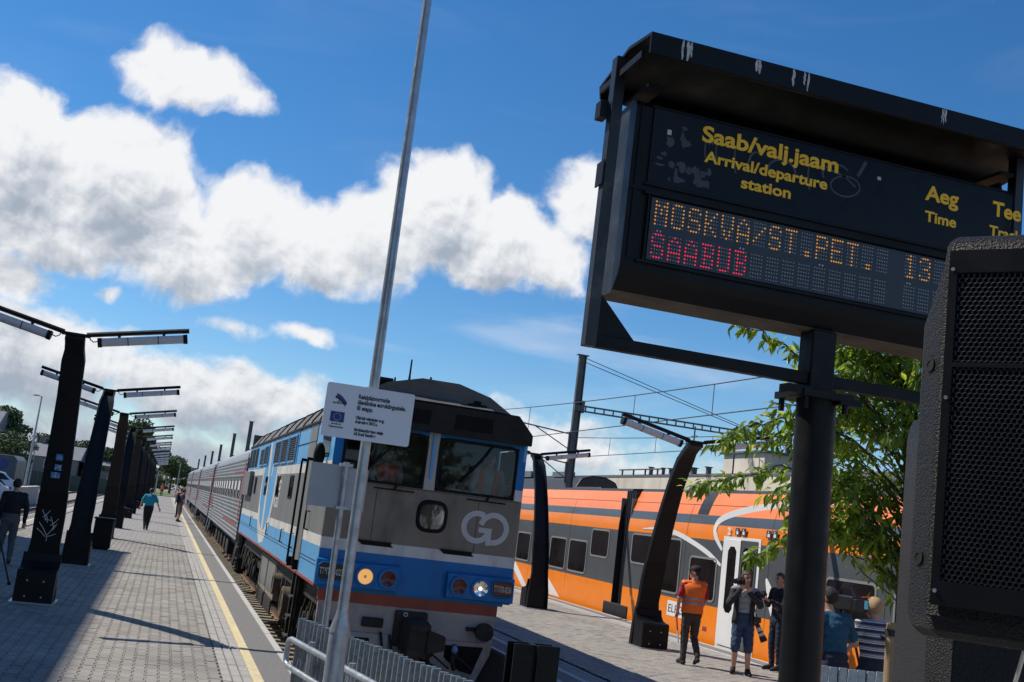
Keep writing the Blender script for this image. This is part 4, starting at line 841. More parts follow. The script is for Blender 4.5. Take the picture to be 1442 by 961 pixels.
# lamp boxes with marker lights and number plates
for s, x0, x1 in ((-1, 2.27, 3.515), (1, 4.25, 5.31)):
    m = MB(); m.prism([(FY - .001, 1.28), (FY - .10, 1.265), (FY - .125, .905), (FY - .001, .89)], 'x', x0, x1); lb = obj('lamp_box', m, 'loco_blue_shaded', fw, bevel=.008)
    yl = lambda z: FY - .112
    for (xc, kind) in (((3.0, 'on'), (3.345, 'red')) if s == -1 else ((4.44, 'red'), (4.775, 'dim'))):
        m = MB(); m.ring((xc, FY - .125, 1.08), (0, 1, 0), .112, .15, .04, 28); lm = obj('marker_lamp', m, 'loco_blue_shaded', lb, smooth=True)
        m = MB(); rg = [[(xc + q_ * math.cos(2 * math.pi * j / 20), FY - .118 + .0 - .02 * (q_ / .112) ** 2, 1.08 + q_ * math.sin(2 * math.pi * j / 20)) for j in range(20)] for q_ in (.112, .08, .045, .02)]
        m.loft(rg, caps=False); m.f.append(tuple(range(60, 80))); m.m.append(0)
        o_ = obj('lamp_glass', m, {'on': 'headlamp_on', 'red': 'lamp_glass_red', 'dim': 'lamp_chrome'}[kind], lb, smooth=True)
        if kind != 'red': m = MB(); m.ell((xc, FY - .13, 1.08), (.026 if kind == 'on' else .022, .02, .026 if kind == 'on' else .022), 0, 10, 6); obj('bulb', m, 'headlamp_bulb' if kind == 'dim' else 'lamp_chrome', lb, smooth=True)
    xp0, xp1 = (2.3, 2.66) if s == -1 else (4.95, 5.29)
    if s == -1: xp1 = 2.72
    m = MB(); y_ = FY - .13; pts = [(xp0 + .05, y_, .975), (xp1 - .05, y_, .975), (xp1, y_, 1.02), (xp1, y_, 1.18), (xp1 - .05, y_, 1.225), (xp0 + .05, y_, 1.225), (xp0, y_, 1.18), (xp0, y_, 1.02)]
    m.loft([pts, [(a, b_ + .03, c_) for a, b_, c_ in pts]]); pt = obj('number_plate', m, 'plate_black', lb)
    m = MB(); m.tube(pts + [pts[0]], .011, 5); obj('plate_rim', m, 'loco_blue_shaded', pt)
    if s == 1: m = MB(); m.bb((xp0 + .03, y_ - .004, 1.02), (xp1 - .03, y_ - .0005, 1.19)); obj('plate_field', m, 'plate_red', pt)
    text('ТЭП70-0236', ((xp0 + xp1) / 2, y_ - .007, 1.055), (1, 0, 0), (0, 0, 1), .13, 'plate_ink', pt, .0015, 'CENTER', xs=.40 if s == 1 else .55)
# red stripe, beige apron, coupler, buffer mark, snow plough
m = MB(); m.bb((2.36, FY + .03, .83), (5.2, FY + .12, .87), 0); m.bb((2.37, FY + .02, .675), (5.12, FY + .1, .829), 1); m.bb((2.39, FY + .021, .27), (5.10, FY + .1, .674), 2); ap = obj('apron', m, ['loco_blue_shaded', 'loco_red', 'loco_beige'], loco)
m = MB(); cx_ = 3.79; m.bb((cx_ - .25, FY - .06, .12), (cx_ + .25, FY + .02, .64)); m.loft([[(cx_ + dx, y, z) for dx, z in ((-.16, .08), (.2, .08), (.22, .55), (-.14, .55))] for y in (FY - .06, FY - .2)] + [[(cx_ + dx, FY - .42, z) for dx, z in ((-.1, .0), (.24, .02), (.24, .5), (-.08, .48))]]); m.loft([[(cx_ + dx, y, z) for dx, z in ((.18, .08), (.46, .16), (.46, .36), (.18, .44))] for y in (FY - .34, FY - .48)]); m.tube([(cx_ - .12, FY - .2, .02), (cx_ + .12, FY - .36, .0)], .09, 10)
cpn = obj('coupler', m, 'bogie', loco, bevel=.03); m = MB()
for (x, z) in ((cx_ - .1, .59), (cx_ - .12, .24)): m.ring((x, FY - .075, z), (0, 1, 0), .02, .034, .02, 10)
obj('coupler_bolt', m, 'galvanised', cpn)
m = MB(); m.disc((4.93, FY - .02, .44), (0, 1, 0), .125, 20, .12); m.disc((4.93, FY - .1, .44), (0, 1, 0), .14, 20, .03); m.box((4.74, FY - .01, .46), (.16, .04, .06)); obj('hose_socket', m, 'bogie_black', ap, smooth=True)
m = MB(); m.bb((3.06, FY - .05, .36), (3.38, FY + .01, .5)); obj('apron_pocket', m, 'bogie_black', ap, bevel=.02)
for (x, z, r_) in ((3.36, .0, .07), (2.6, .1, .08), (3.5, -.03, .05)):
    m = MB(); m.tube([(x, FY - .02, z + .3), (x + .03, FY - .12, z + .1), (x + .1, FY - .16, z - .1), (x + .22, FY - .12, z + .05)], .022, 7); obj('brake_hose', m, 'bogie_black', ap, smooth=True)
m = MB(); zt, zb = .268, -.42
prl = [(2.42, zt), (3.2, zt), (4.3, zt), (5.09, zt), (5.07, .1), (4.83, zb), (2.72, zb), (2.45, .1)]
m.loft([[(x, FY - .02, z) for x, z in prl], [(x, FY + .02, z) for x, z in prl]], 0)
pw = obj('snow_plough', m, 'loco_beige', loco)
for pts in ([(4.36, .2), (4.96, .21), (4.82, -.2), (4.62, -.16), (4.36, .02)], [(2.6, .2), (3.2, .2), (3.22, .1), (3.0, .02), (2.66, .05)], [(4.02, -.02), (4.28, -.12), (4.1, -.2), (3.95, -.12)]):
    m = MB(); m.loft([[(x, FY - .024, z) for x, z in pts], [(x, FY - .0205, z) for x, z in pts]]); obj('plough_opening', m, 'black_paint', pw)
for x in (4.12, 4.5): m = MB(); m.tube([(x, FY - .08, .22), (x - .04, FY - .14, 0), (x + .02, FY - .12, -.14)], .035, 8); m.ell((x, FY - .1, .1), (.06, .06, .1)); m.tube([(x - .02, FY - .1, .1), (x + .3, FY - .16, -.12), (x + .2, FY - .1, -.05)], .015, 6); obj('brake_hose', m, 'bogie_black', pw, smooth=True)
m = MB(); m.ell((4.48, FY - .16, .16), (.05, .05, .06)); obj('hose_valve', m, 'loco_blue', pw, smooth=True)
# mirrors
for s, x in ((-1, FX0 - .12), (1, FX1 + .12)):
    m = MB(); m.ell((x, 17.25, 2.78), (.09, .07, .2), 0, 12, 10); m.tube([(x, 17.3, 2.6), (x + s * -.12, 17.5, 2.5)], .02, 6); obj('mirror', m, 'rubber', loco, smooth=True)
m = MB(); m.bb((FX0 - .003, FY + .3, 2.56), (FX0 - .055, FY + .42, 3.3)); 
# cab interior: seats, console, side window
m = MB(); m.bb((FX0 + .06, FY + .1, 2.38), (FX1 - .06, FY + .6, 2.46)); obj('console', m, 'dash_green', loco)
m = MB(); m.bb((FX0 + .06, FY + .08, 1.4), (FX1 - .06, FY + 1.8, 1.44)); obj('cab_floor', m, 'cab_dark', loco)
for x in (2.95, 4.15, 4.9):
    m = MB(); m.loft([[(x + dx, FY + 1.25 + (z - 2) * .1, z) for dx in (-w_, w_)] + [(x + dx, FY + 1.37 + (z - 2) * .1, z) for dx in (w_, -w_)] for z, w_ in ((1.9, .24), (2.3, .25), (2.75, .22), (2.82, .16), (3.0, .15), (3.08, .1))]); m.bb((x - .24, FY + .85, 1.85), (x + .24, FY + 1.3, 1.98)); m.bb((x - .04, FY + 1, 1.44), (x + .04, FY + 1.1, 1.86)); obj('driver_seat', m, 'cab_seat', loco, bevel=.03)
for k, x in enumerate((4.2, 4.32, 4.44, 4.56)): m = MB(); m.box((x, FY + .18, 2.49), (.09, .1, .05)); obj('paper_stack', m, 'white_paint', loco)
for x in (FX0, FX1):
    m = MB(); m.bb((x - .004, 17.0, 2.77), (x + .004, 18.0, 3.26)); obj('cab_side_pane', m, 'windscreen', loco)
# underframe: bogies, wheels, tanks, steps
m = MB(); m.bb((2.45, FY + .35, .55), (5.15, RY - .3, .86)); obj('underframe', m, 'bogie_black', loco)
def wheel(parent, x, y, r_=.61, zc=0.01):
    m = MB(); m.disc((x, y, zc), (1, 0, 0), r_, 28, .13, 0); m.disc((x + .09, y, zc), (1, 0, 0), r_ + .025, 28, .03, 0); w = obj('wheel', m, 'bogie', parent, smooth=True, angle=50)
    m = MB(); m.ring((x - .07, y, zc), (1, 0, 0), r_ - .09, r_ - .005, .02, 28); obj('tyre', m, 'wheel_rust', w); m = MB(); m.disc((x - .1, y, zc), (1, 0, 0), .16, 16, .1); obj('axle_box', m, 'bogie', w, smooth=True)
for yb in (19.9, 31.0):
    m = MB(); m.bb((2.55, yb - 2.6, .22), (2.72, yb + 2.6, .44)); m.bb((2.6, yb - 2.7, .05), (2.68, yb - 2.4, .6)); m.bb((4.88, yb - 2.6, .22), (5.05, yb + 2.6, .44)); bg_ = obj('bogie_frame', m, 'bogie', loco, bevel=.03)
    for y in (yb - 1.8, yb, yb + 1.8): wheel(bg_, 3.0, y); 
    rr = random.Random(int(yb))
    for k in range(9):
        y = yb - 2.3 + k * .56; m = MB(); m.tube([(2.48, y, rr.uniform(.3, .7)), (2.44, y + rr.uniform(-.1, .1), rr.uniform(-.1, .2))], rr.uniform(.02, .05), 7); m.tube([(2.5, y - .1, .55), (2.47, y, .3), (2.5, y + .16, .12)], .018, 6); m.disc((2.47, y + .15, rr.uniform(.15, .45)), (1, 0, 0), rr.uniform(.06, .11), 14, .08); obj('brake_rigging', m, 'bogie', bg_, smooth=True)
    for y in (yb - 1.0, yb + .85):
        m = MB(); pts = []
        for k in range(60): a = k * .75; pts.append((2.58 + .075 * math.cos(a), y + .075 * math.sin(a), .0 + .5 * k / 60))
        m.tube(pts, .018, 5); obj('coil_spring', m, 'bogie_black', bg_, smooth=True)
for (y0, y1) in ((23.2, 24.9), (25.0, 26.8)):
    m = MB(); m.bb((2.42, y0, -.02), (5.1, y1, .76)); tk = obj('battery_box', m, 'sleeper_concrete', loco, bevel=.02)
    m = MB(); m.bb((2.405, y0 + .05, .12), (2.419, y1 - .05, .7)); obj('box_door', m, 'loco_grey', tk); m = MB(); m.bb((2.4, y0 + .1, -.3), (2.43, y1 - .1, -.03)); obj('box_skirt', m, 'bogie', tk)
for (y, z, r_) in ((22.3, .4, .2), (20.4, .24, .27)): m = MB(); m.disc((2.38, y, z), (1, 0, 0), r_, 26, .16); m.ring((2.30, y, z), (1, 0, 0), r_ * .74, r_ * 1.02, .03, 26); m.disc((2.31, y, z), (1, 0, 0), r_ * .3, 14, .04); obj('air_reservoir', m, 'wheel_rust', loco, smooth=True)
for y in (19.1, 33.6):
    m = MB(); m.bb((2.31, y - .25, -.25), (2.36, y - .18, .86)); m.bb((2.31, y + .25, -.25), (2.36, y + .32, .86)); m.bb((2.37, y - .2, -.28), (2.55, y + .27, .84)); obj('step_ladder', m, 'bogie_black', loco)
    for z in (-.2, .12, .44): m = MB(); m.bb((2.27, y - .18, z), (2.369, y + .25, z + .03)); obj('step', m, 'bogie', loco)

# ------------------------------------------------------------------ passenger coaches behind the locomotive
M('coach_grey', (.20, .20, .20), .4, metal=.3, var=.12, scale=1.5, dirt_or_glint=(.1, .095, .09), damt=.35, dscale=1.5, dstretch=(1, .6, .3))
M('coach_roof', (.27, .28, .30), .42, metal=.3, var=.1, scale=1.5, dirt_or_glint=(.2, .2, .2), damt=.3, dscale=1)
M('coach_red', (.42, .03, .04), .45, var=.12, scale=3); M('coach_dark', (.05, .05, .052), .5, var=.2, scale=3)
def coach(y0, label, n):
    L = 24.3; y1 = y0 + L; c = thing('passenger_coach', label, 'railway coach', (LC, y0, -.6), 'grey passenger coaches')
    prof = []; z = .55
    x_ = lambda z: 2.32 + (.0 if z < 2.6 else (z - 2.6) * .06)
    while z < 1.72: prof += [(x_(z), z), (x_(z) - .022, z + .02), (x_(z) - .022, z + .06), (x_(z), z + .08)]; z += .13
    prof += [(2.33, 1.78), (2.33, 2.48)]; z = 2.52
    while z < 3.1: prof += [(x_(z), z), (x_(z) - .022, z + .02), (x_(z) - .022, z + .06), (x_(z), z + .08)]; z += .13
    roof = [(2.38, 3.2), (2.44, 3.36), (2.66, 3.55), (3.1, 3.72), (LC, 3.8)]
    half = prof + roof; full = half + [(2 * LC - x, z) for x, z in reversed(half[:-1])]
    m = MB(); m.loft([[(x, y, z) for x, z in full] for y in (y0 + .25, y1 - .25)])
    for k, f in enumerate(m.f):
        if len(f) == 4 and min(m.v[j][2] for j in f) >= 3.19: m.m[k] = 1
    bo = obj('body', m, ['coach_grey', 'coach_roof'], c)
    m = MB(); m.bb((2.5, y0, .6), (2 * LC - 2.5, y0 + .25, 3.4)); m.bb((2.5, y1 - .25, .6), (2 * LC - 2.5, y1, 3.4)); obj('gangway', m, 'coach_dark', c)
    m = MB()
    for ye in (y0 + .26, y1 - .30): m.bb((2.305, ye, .6), (2.33, ye + .06, 3.25))
    obj('end_post', m, 'coach_dark', c)
    nw = 11
    me = None
    for k in range(nw):
        y = y0 + 2.6 + k * (L - 5.2) / (nw - 1)
        f = MB(); f.bb((2.318, y - .5, 1.8), (2.3295, y + .5, 2.46)); w = obj('window', f, 'coach_dark', c); f = MB(); f.bb((2.312, y - .44, 1.86), (2.3175, y + .44, 2.4)); obj('pane', f, 'dark_glass', w)
        f = MB(); f.bb((2.309, y - .12, 2.1), (2.3115, y + .44, 2.4)); f.bb((2.309, y - .40, 1.87), (2.3115, y - .3, 2.4)); obj('curtain', f, 'white_paint', w)
    # red outline graphics near the ends
    for (ya, yb) in ((y0 + .9, y0 + 1.15), (y1 - 1.3, y1 - 1.05)): f = MB(); f.bb((2.292, ya, 1.15), (2.2975, yb, 3.0)); obj('red_band', f, 'coach_red', c)
    f = MB(); f.bb((2.292, y0 + 1.15, .98), (2.2975, y0 + 9.5, 1.04)); f.bb((2.292, y0 + 1.15, 2.68), (2.2975, y0 + 6, 2.72)); f.bb((2.292, y1 - 4, 1.15), (2.2975, y1 - 1.3, 1.2)); obj('red_line', f, 'coach_red', c)
    text('РЖД', (2.30, y1 - 1.5, 1.3), (0, -1, 0), (0, 0, 1), .5, 'coach_red', c, .02, xs=1.5)
    f = MB(); f.bb((2.6, y0 + .8, .25), (2 * LC - 2.6, y1 - .8, .56)); obj('underframe', f, 'bogie_black', c)
    rr = random.Random(n)
    for k in range(5): y = y0 + 7 + k * 2.3; f = MB(); f.bb((2.5, y, -.1 - rr.random() * .15), (3.2, y + rr.uniform(.7, 1.7), .3)); obj('equipment_box', f, 'bogie', c, bevel=.02)
    for yb in (y0 + 3.6, y1 - 3.6):
        f = MB(); f.bb((2.72, yb - 1.7, .0), (2.86, yb + 1.7, .2)); f.bb((2.66, yb - .3, -.1), (2.8, yb + .3, .3)); bg_ = obj('bogie_frame', f, 'bogie', c, bevel=.02)
        for y in (yb - 1.2, yb + 1.2): wheel(bg_, 3.03, y, .47, -.13)
    for ye in (y0 + .8, y1 - 1.4): f = MB(); f.tube([(2.42, ye, .5), (2.35, ye, -.2), (2.35, ye + .5, -.2), (2.42, ye + .5, .5)], .02, 6); obj('step', f, 'galvanised', c)
    for k in range(6): f = MB(); f.bb((LC - .3, y0 + 3 + k * 3.6, 3.78), (LC + .3, y0 + 3.6 + k * 3.6, 3.9)); obj('roof_vent', f, 'coach_roof', c, bevel=.03)
    return c
for k, (y, lab) in enumerate(((35.0, 'grey ribbed passenger coach with red lines, coupled right behind the locomotive'), (59.9, 'second grey ribbed coach behind the locomotive'), (84.8, 'third grey ribbed coach behind the locomotive'), (109.7, 'last grey ribbed coach, farthest along the platform'))): coach(y, lab, k)
# ------------------------------------------------------------------ orange electric train at the far side of the right platform
M('train_orange', (.88, .225, .003), .38, var=.05, scale=2, coat=.2, dirt_or_glint=(.55, .17, .03), damt=.2, dscale=1.5)
M('train_orange_sunlit', (.92, .235, .045), .38, var=.05, scale=1.5, coat=.3, dirt_or_glint=(.6, .2, .08), damt=.25, dscale=1.2, dstretch=(1, .4, 1))  # body orange paled: sunlight and sky sheen on the roof painted in
M('train_grey', (.075, .083, .088), .34, var=.08, scale=2, coat=.2)
M('train_dark', (.012, .012, .014), .5, var=.2, scale=3)
M('train_white', (.74, .74, .73), .4, var=.04, scale=2)
M('rubber_grey', (.20, .20, .20), .6, var=.1)
XO = 12.3
et = thing('electric_train', 'orange and grey electric train with white swoops, beyond the right platform', 'train', (13.62, 20, -.6))
bandz = [(-.22, .80, 0), (.80, 2.30, 1), (2.30, 2.65, 0), (2.65, 2.87, 1), (2.87, 3.12, 2), (3.12, 3.33, 2), (3.33, 3.46, 2), (3.46, 3.5, 3)]
xz = lambda z: XO + (0 if z <= 2.3 else .35 * ((z - 2.3) / 1.2) ** 2.2) + (.05 * (.0 - z) if z < 0 else 0)
def car(y0, y1):
    zs = [-.22, 0, .80, 2.30, 2.48, 2.65, 2.87, 3.0, 3.12, 3.22, 3.33, 3.42, 3.5]
    half = [(xz(z), z) for z in zs] + [(13.2, 3.56)]
    full = half + [(27.24 - x, z) for x, z in reversed(half)]
    m = MB(); m.loft([[(x, y, z) for x, z in full] for y in (y0, y1)])
    for k, f in enumerate(m.f):
        if len(f) != 4: m.m[k] = 3; continue
        z = sum(m.v[j][2] for j in f) / 4
        for a, b_, mi in bandz:
            if a <= z < b_: m.m[k] = mi
        if z > 3.5: m.m[k] = 3
    c = obj('car_body', m, ['train_orange', 'train_grey', 'train_orange_sunlit', 'train_dark'], et, smooth=True, angle=20)
    m = MB(); m.bb((XO + .006 - .012, y0 + .01, 3.118), (XO + .1, y1 - .01, 3.124)); return c
carA = car(29.15, 62.0); carB = car(9.0, 28.45)
m = MB(); m.bb((12.55, 28.44, -.1), (14.7, 29.16, 3.3))
for k in range(6): m.bb((12.44, 28.47 + k * .115, .1), (14.8, 28.53 + k * .115, 3.42))
obj('gangway_bellows', m, 'train_dark', et)
m = MB(); m.bb((12.27, 27.95, -.05), (12.6, 29.65, .3)); obj('bogie_skirt', m, 'train_dark', et, bevel=.03)
for y in (28.42, 29.17): m = MB(); m.bb((12.33, y, .3), (12.5, y + .02, 3.2)); obj('end_seal', m, 'rubber_grey', et)
for cb, ya, yb in ((carA, 29.16, 62), (carB, 9, 28.44)):
    m = MB(); m.loft([[(xz(3.115) - .004, y, 3.112), (xz(3.115) - .004, y, 3.122), (xz(3.115) + .02, y, 3.122), (xz(3.115) + .02, y, 3.112)] for y in (ya, yb)]); obj('roof_seam', m, 'train_dark', cb)
def win(par, ya, yb, za, zb):
    r_ = .09
    def rr4(e, x):
        o_ = []; y0, y1, z0, z1 = min(ya, yb) - e, max(ya, yb) + e, za - e, zb + e; q = r_ + e
        for (cy_, cz_, a0) in ((y1 - q, z0 + q, -90), (y1 - q, z1 - q, 0), (y0 + q, z1 - q, 90), (y0 + q, z0 + q, 180)):
            for k in range(5): a = R(a0 + 22.5 * k); o_.append((x, cy_ + q * math.cos(a), cz_ + q * math.sin(a)))
        return o_
    m = MB(); m.loft([rr4(.05, XO - .003), rr4(.05, XO - .014), rr4(.0, XO - .014), rr4(.0, XO - .003)], caps=False); w = obj('window_frame', m, 'rubber_grey', par)
    m = MB(); m.loft([rr4(0, XO - .004), rr4(0, XO - .0015)]); obj('window_pane', m, 'train_window', w)
M('train_window', (.012, .010, .010), .06, var=.3, scale=1.2, spec=.6)
for (a, b_, c_, d_) in ((34.61, 33.2, .93, 1.83), (32.85, 31.4, .93, 1.83), (31.05, 29.75, 1.5, 2.22), (36.4, 35.1, .93, 1.83), (38.2, 36.8, .93, 1.83), (43, 40, .93, 1.83), (47, 44, .93, 1.83), (54, 50, .93, 1.83)): win(carA, a, b_, c_, d_)
for (a, b_, c_, d_) in ((28.05, 26.7, 1.5, 2.22), (26.3, 25.1, .93, 2.2), (24.5, 23.2, .93, 1.84), (18.72, 17.2, .98, 1.8), (16.6, 15.2, .98, 1.8), (14.5, 13, .98, 1.8)): win(carB, a, b_, c_, d_)
for cb, ys_ in ((carA, (33.0, 36.7, 40, 44.5, 48)), (carB, (26.5, 24.85, 20.9, 19.2, 16.9, 14.8))):
    for y in ys_:
        m = MB(); zz_ = [-.1, .8, 1.5, 2.3, 2.48, 2.65, 2.87, 3.0, 3.12]; m.loft([[(xz(z) - .0025, y - .006, z), (xz(z) - .0025, y + .006, z), (xz(z) + .01, y + .006, z), (xz(z) + .01, y - .006, z)] for z in zz_]); obj('panel_joint', m, 'train_dark', cb)
# doors
for (a, b_) in ((22.83, 21.35),):
    m = MB(); m.bb((XO - .012, b_ - .08, -.12), (XO - .001, a + .10, 2.42)); fr = obj('door_surround', m, 'train_white', carB)
    md = (a + b_) / 2
    for (p, q) in ((b_ + .02, md - .012), (md + .012, a - .02)):
        m = MB(); m.bb((XO - .03, p, .02), (XO - .0125, q, 2.36)); d_ = obj('door_leaf', m, 'train_white' if p > md else 'train_grey', fr, bevel=.01)
        m = MB(); yc, hw_ = (p + q) / 2, (.19 if p > md else .27); pts = [(yc + sy * (hw_ - (.1 if abs(sz) == 2 else 0)), (2.2 if sz > 0 else .75) + (0 if abs(sz) == 2 else (-.1 if sz > 0 else .1))) for sy, sz in ((1, -2), (1, -1), (1, 1), (1, 2), (-1, 2), (-1, 1), (-1, -1), (-1, -2))]
        m.loft([[(XO - .034, y, z) for y, z in pts], [(XO - .0305, y, z) for y, z in pts]]); obj('door_pane', m, 'train_window', d_)
    m = MB(); m.bb((XO - .033, md - .011, .02), (XO - .0125, md + .011, 2.36)); obj('door_seal', m, 'train_dark', fr)
# white swoops and stripes (flat livery)
def swoop(par, pts, w):
    m = MB(); pp = []
    for i in range(len(pts) - 1):
        a = pts[max(0, i - 1)]; b_ = pts[i]; c_ = pts[i + 1]; d_ = pts[min(len(pts) - 1, i + 2)]
        for k in range(6):
            t_ = k / 6; f_ = lambda q: .5 * (2 * b_[q] + (c_[q] - a[q]) * t_ + (2 * a[q] - 5 * b_[q] + 4 * c_[q] - d_[q]) * t_ ** 2 + (3 * b_[q] - a[q] - 3 * c_[q] + d_[q]) * t_ ** 3); pp.append((f_(0), f_(1)))
    pp.append(pts[-1]); n_ = len(pp)
    strip(m, [(xz(z) - .0065 - .02 * max(0, z - 2.3), y, z) for y, z in pp], [w * min(1, .15 + 3.0 * i / n_, .5 + 3 * (n_ - 1 - i) / n_) for i in range(n_)], (-1, 0, 0), .002); obj('white_swoop', m, 'train_white', par)
swoop(carB, [(27.45, 2.40), (26.5, 2.44), (25.5, 2.38), (24.6, 2.22), (23.7, 2.0), (22.98, 1.75)], .12)
swoop(carB, [(17.5, 3.3), (20.35, 3.2), (21.5, 3.12), (22.5, 2.98), (23.2, 2.8), (23.42, 2.58), (23.3, 2.35), (22.98, 2.1)], .15)
swoop(carB, [(20.95, 1.62), (20.6, 1.1), (20.1, .4), (19.8, -.1)], .34)
for pts in ([(38.9, .79), (38.2, .79), (36.5, .0), (37.1, .0)], [(35.6, .79), (35.2, .79), (33.3, .02), (34.6, .02)]):
    m = MB(); m.loft([[(XO - .004, y, z) for y, z in pts], [(XO - .001, y, z) for y, z in pts]]); obj('white_stripe', m, 'train_white', carA)
m = MB(); m.bb((XO - .005, 24.1, .36), (XO - .001, 25.55, .72)); ep = obj('name_panel', m, 'train_white', carB); text('ELRON', (XO - .007, 25.5, .45), (0, -1, 0), (0, 0, 1), .27, 'sign_ink', ep, 0, xs=1.35)
text('2', (XO - .03, 22.75, 2.46), (0, -1, 0), (0, 0, 1), .22, 'train_white', carB, .008, xs=1.3)
for y in (22.3, 22.02, 20.95, 20.7): m = MB(); m.bb((XO - .028, y - .1, 2.46), (XO - .024, y + .1, 2.62)); pc = obj('pictogram', m, 'sign_ink', carB); m = MB(); m.ell((XO - .03, y + .02, 2.58), (.003, .02, .02), 0, 8, 6); m.bb((XO - .031, y - .04, 2.48), (XO - .029, y + .05, 2.55)); obj('pictogram_mark', m, 'train_white', pc)
m = MB(); m.bb((XO - .005, 23.4, .22), (XO - .001, 23.6, .32)); obj('red_marker', m, 'loco_red', carB)
# roof equipment
for (y0, y1, x0, x1, h_, mt) in ((10, 20.5, 12.75, 14.5, .4, 'train_grey'), (25.0, 25.5, 12.45, 14.8, .12, 'train_dark'), (33.5, 36, 13.2, 14.2, .12, 'train_dark')):
    m = MB(); m.prism([(x0, 3.4), (x1, 3.4), (x1 - .18, 3.5 + h_), (x0 + .18, 3.5 + h_)], 'y', y0, y1); obj('roof_equipment', m, mt, et, bevel=.03)
m = MB(); m.loft([[(x, y, z) for x, z in [(xz(q) - .006, q) for q in (2.88, 3.0, 3.12, 3.22, 3.33, 3.42)] + [(xz(q) + .02, q) for q in (3.42, 3.33, 3.22, 3.12, 3.0, 2.88)]] for y in (23.95, 24.5)]); obj('roof_grille', m, 'train_dark', carB)
for (y, s) in ((55, -1),):
    m = MB(); m.tube([(13.2, y, 3.95), (13.3, y + 1.2 * s, 4.15), (13.3, y + .2 * s, 4.35)], .03, 6); m.tube([(14.0, y, 3.95), (14.0, y + 1.2 * s, 4.15), (13.9, y + .2 * s, 4.35)], .03, 6); m.tube([(12.9, y + .2 * s, 4.36), (14.3, y + .2 * s, 4.36)], .025, 6); obj('pantograph', m, 'train_dark', et)
# nose closing the near end
m = MB(); rg = []
for k in range(6):
    t_ = k / 5; y = 9.0 - 2.6 * t_; q = 1 - .55 * t_ ** 2; rg.append([(13.62 + (x - 13.62) * (1 - .35 * t_ ** 2), y, -.22 + (z + .22) * q) for x, z in [(XO, -.22), (XO, .8), (XO, 2.3), (12.5, 3.1), (13.0, 3.5), (14.2, 3.5), (14.74, 3.1), (14.94, 2.3), (14.94, .8), (14.94, -.22)]])
m.loft(rg); obj('nose', m, 'train_orange', et, smooth=True, angle=30)

# ------------------------------------------------------------------ catenary masts, wires, warehouse
M('mast_steel', (.09, .095, .10), .6, metal=.3, var=.2, scale=3)
M('warehouse_wall', (.62, .55, .45), .9, var=.14, scale=.6, dirt_or_glint=(.34, .29, .23), damt=.36, dscale=.8, dstretch=(1, 1, .2))
M('warehouse_roof', (.10, .10, .10), .8, var=.2, scale=.5, dirt_or_glint=(.22, .21, .2), damt=.3, dscale=.4)
M('wire', (.03, .03, .035), .6, var=0)
def hmast(label, x, y, h_, w_=.44, arm=True, side=-1, lat=None):
    t_ = thing('catenary_mast', label, 'mast', (x, y, -.8), 'catenary masts')
    m = MB(); m.bb((x - w_ / 2, y - .12, -.8), (x - w_ / 2 + .05, y + .12, h_)); m.bb((x + w_ / 2 - .05, y - .12, -.8), (x + w_ / 2, y + .12, h_)); m.bb((x - w_ / 2 + .051, y - .02, -.8), (x + w_ / 2 - .051, y + .02, h_)); obj('post', m, 'mast_steel', t_)
    m = MB(); m.box((x, y, h_ + .03), (w_ + .25, .3, .06)); obj('cap', m, 'mast_steel', t_)
    if arm:
        for z, L in ((7.6, 4.4), (5.9, 3.6)):
            m = MB(); m.tube([(x + side * .2, y, z), (x + side * L, y, z + .35)], .04, 6); m.tube([(x + side * .2, y, z - .9), (x + side * L * .55, y, z + .18)], .03, 6); m.box((x + side * .26, y, z - .5), (.12, .12, 1.2)); obj('bracket', m, 'mast_steel', t_)
    return t_
mm = hmast('tall steel catenary mast carrying a lattice beam, beyond the orange train', 21.95, 60, 12.25)
lb = MB()
for z in (9.02, 9.32):
    for yy in (59.85, 60.15): lb.bb((22.15, yy - .03, z - .03), (36, yy + .03, z + .03))
for k in range(24): lb.bb((22.4 + k * .58, 59.87, 9.051), (22.48 + k * .58, 59.91, 9.289)); 
obj('lattice_beam', lb, 'mast_steel', mm); m = MB(); m.bb((22.12, 59.7, 8.9), (22.3, 60.3, 9.6)); m.bb((21.7, 59.7, 9.0), (22.11, 59.87, 9.3)); obj('beam_bracket', m, 'mast_steel', mm)
for dx in (0, .25): m = MB(); m.tube([(22.1, 60, 12.15 - dx), (33.0, 60, 9.55 - dx * .5), (36, 60, 8.8)], .022, 5); obj('stay_cable', m, 'wire', mm)
hmast('short steel catenary mast close behind the tall one', 22.9, 62.5, 6.9, .3, False)
hmast('steel catenary mast standing right of the warehouse roof vents', 36.0, 60, 9.6, .32, False)
for k, (x, y, h_) in enumerate(((9.6, 152, 11.3), (9.6, 190, 11.2), (9.6, 236, 10.8), (9.6, 278, 10.5), (9.6, 330, 10.6), (9.6, 395, 10.8))):
    t_ = hmast('catenary mast %s beyond the coaches' % ('nearest', 'second', 'third', 'fourth', 'fifth', 'farthest')[k], x, y, h_, .5, True, 1)
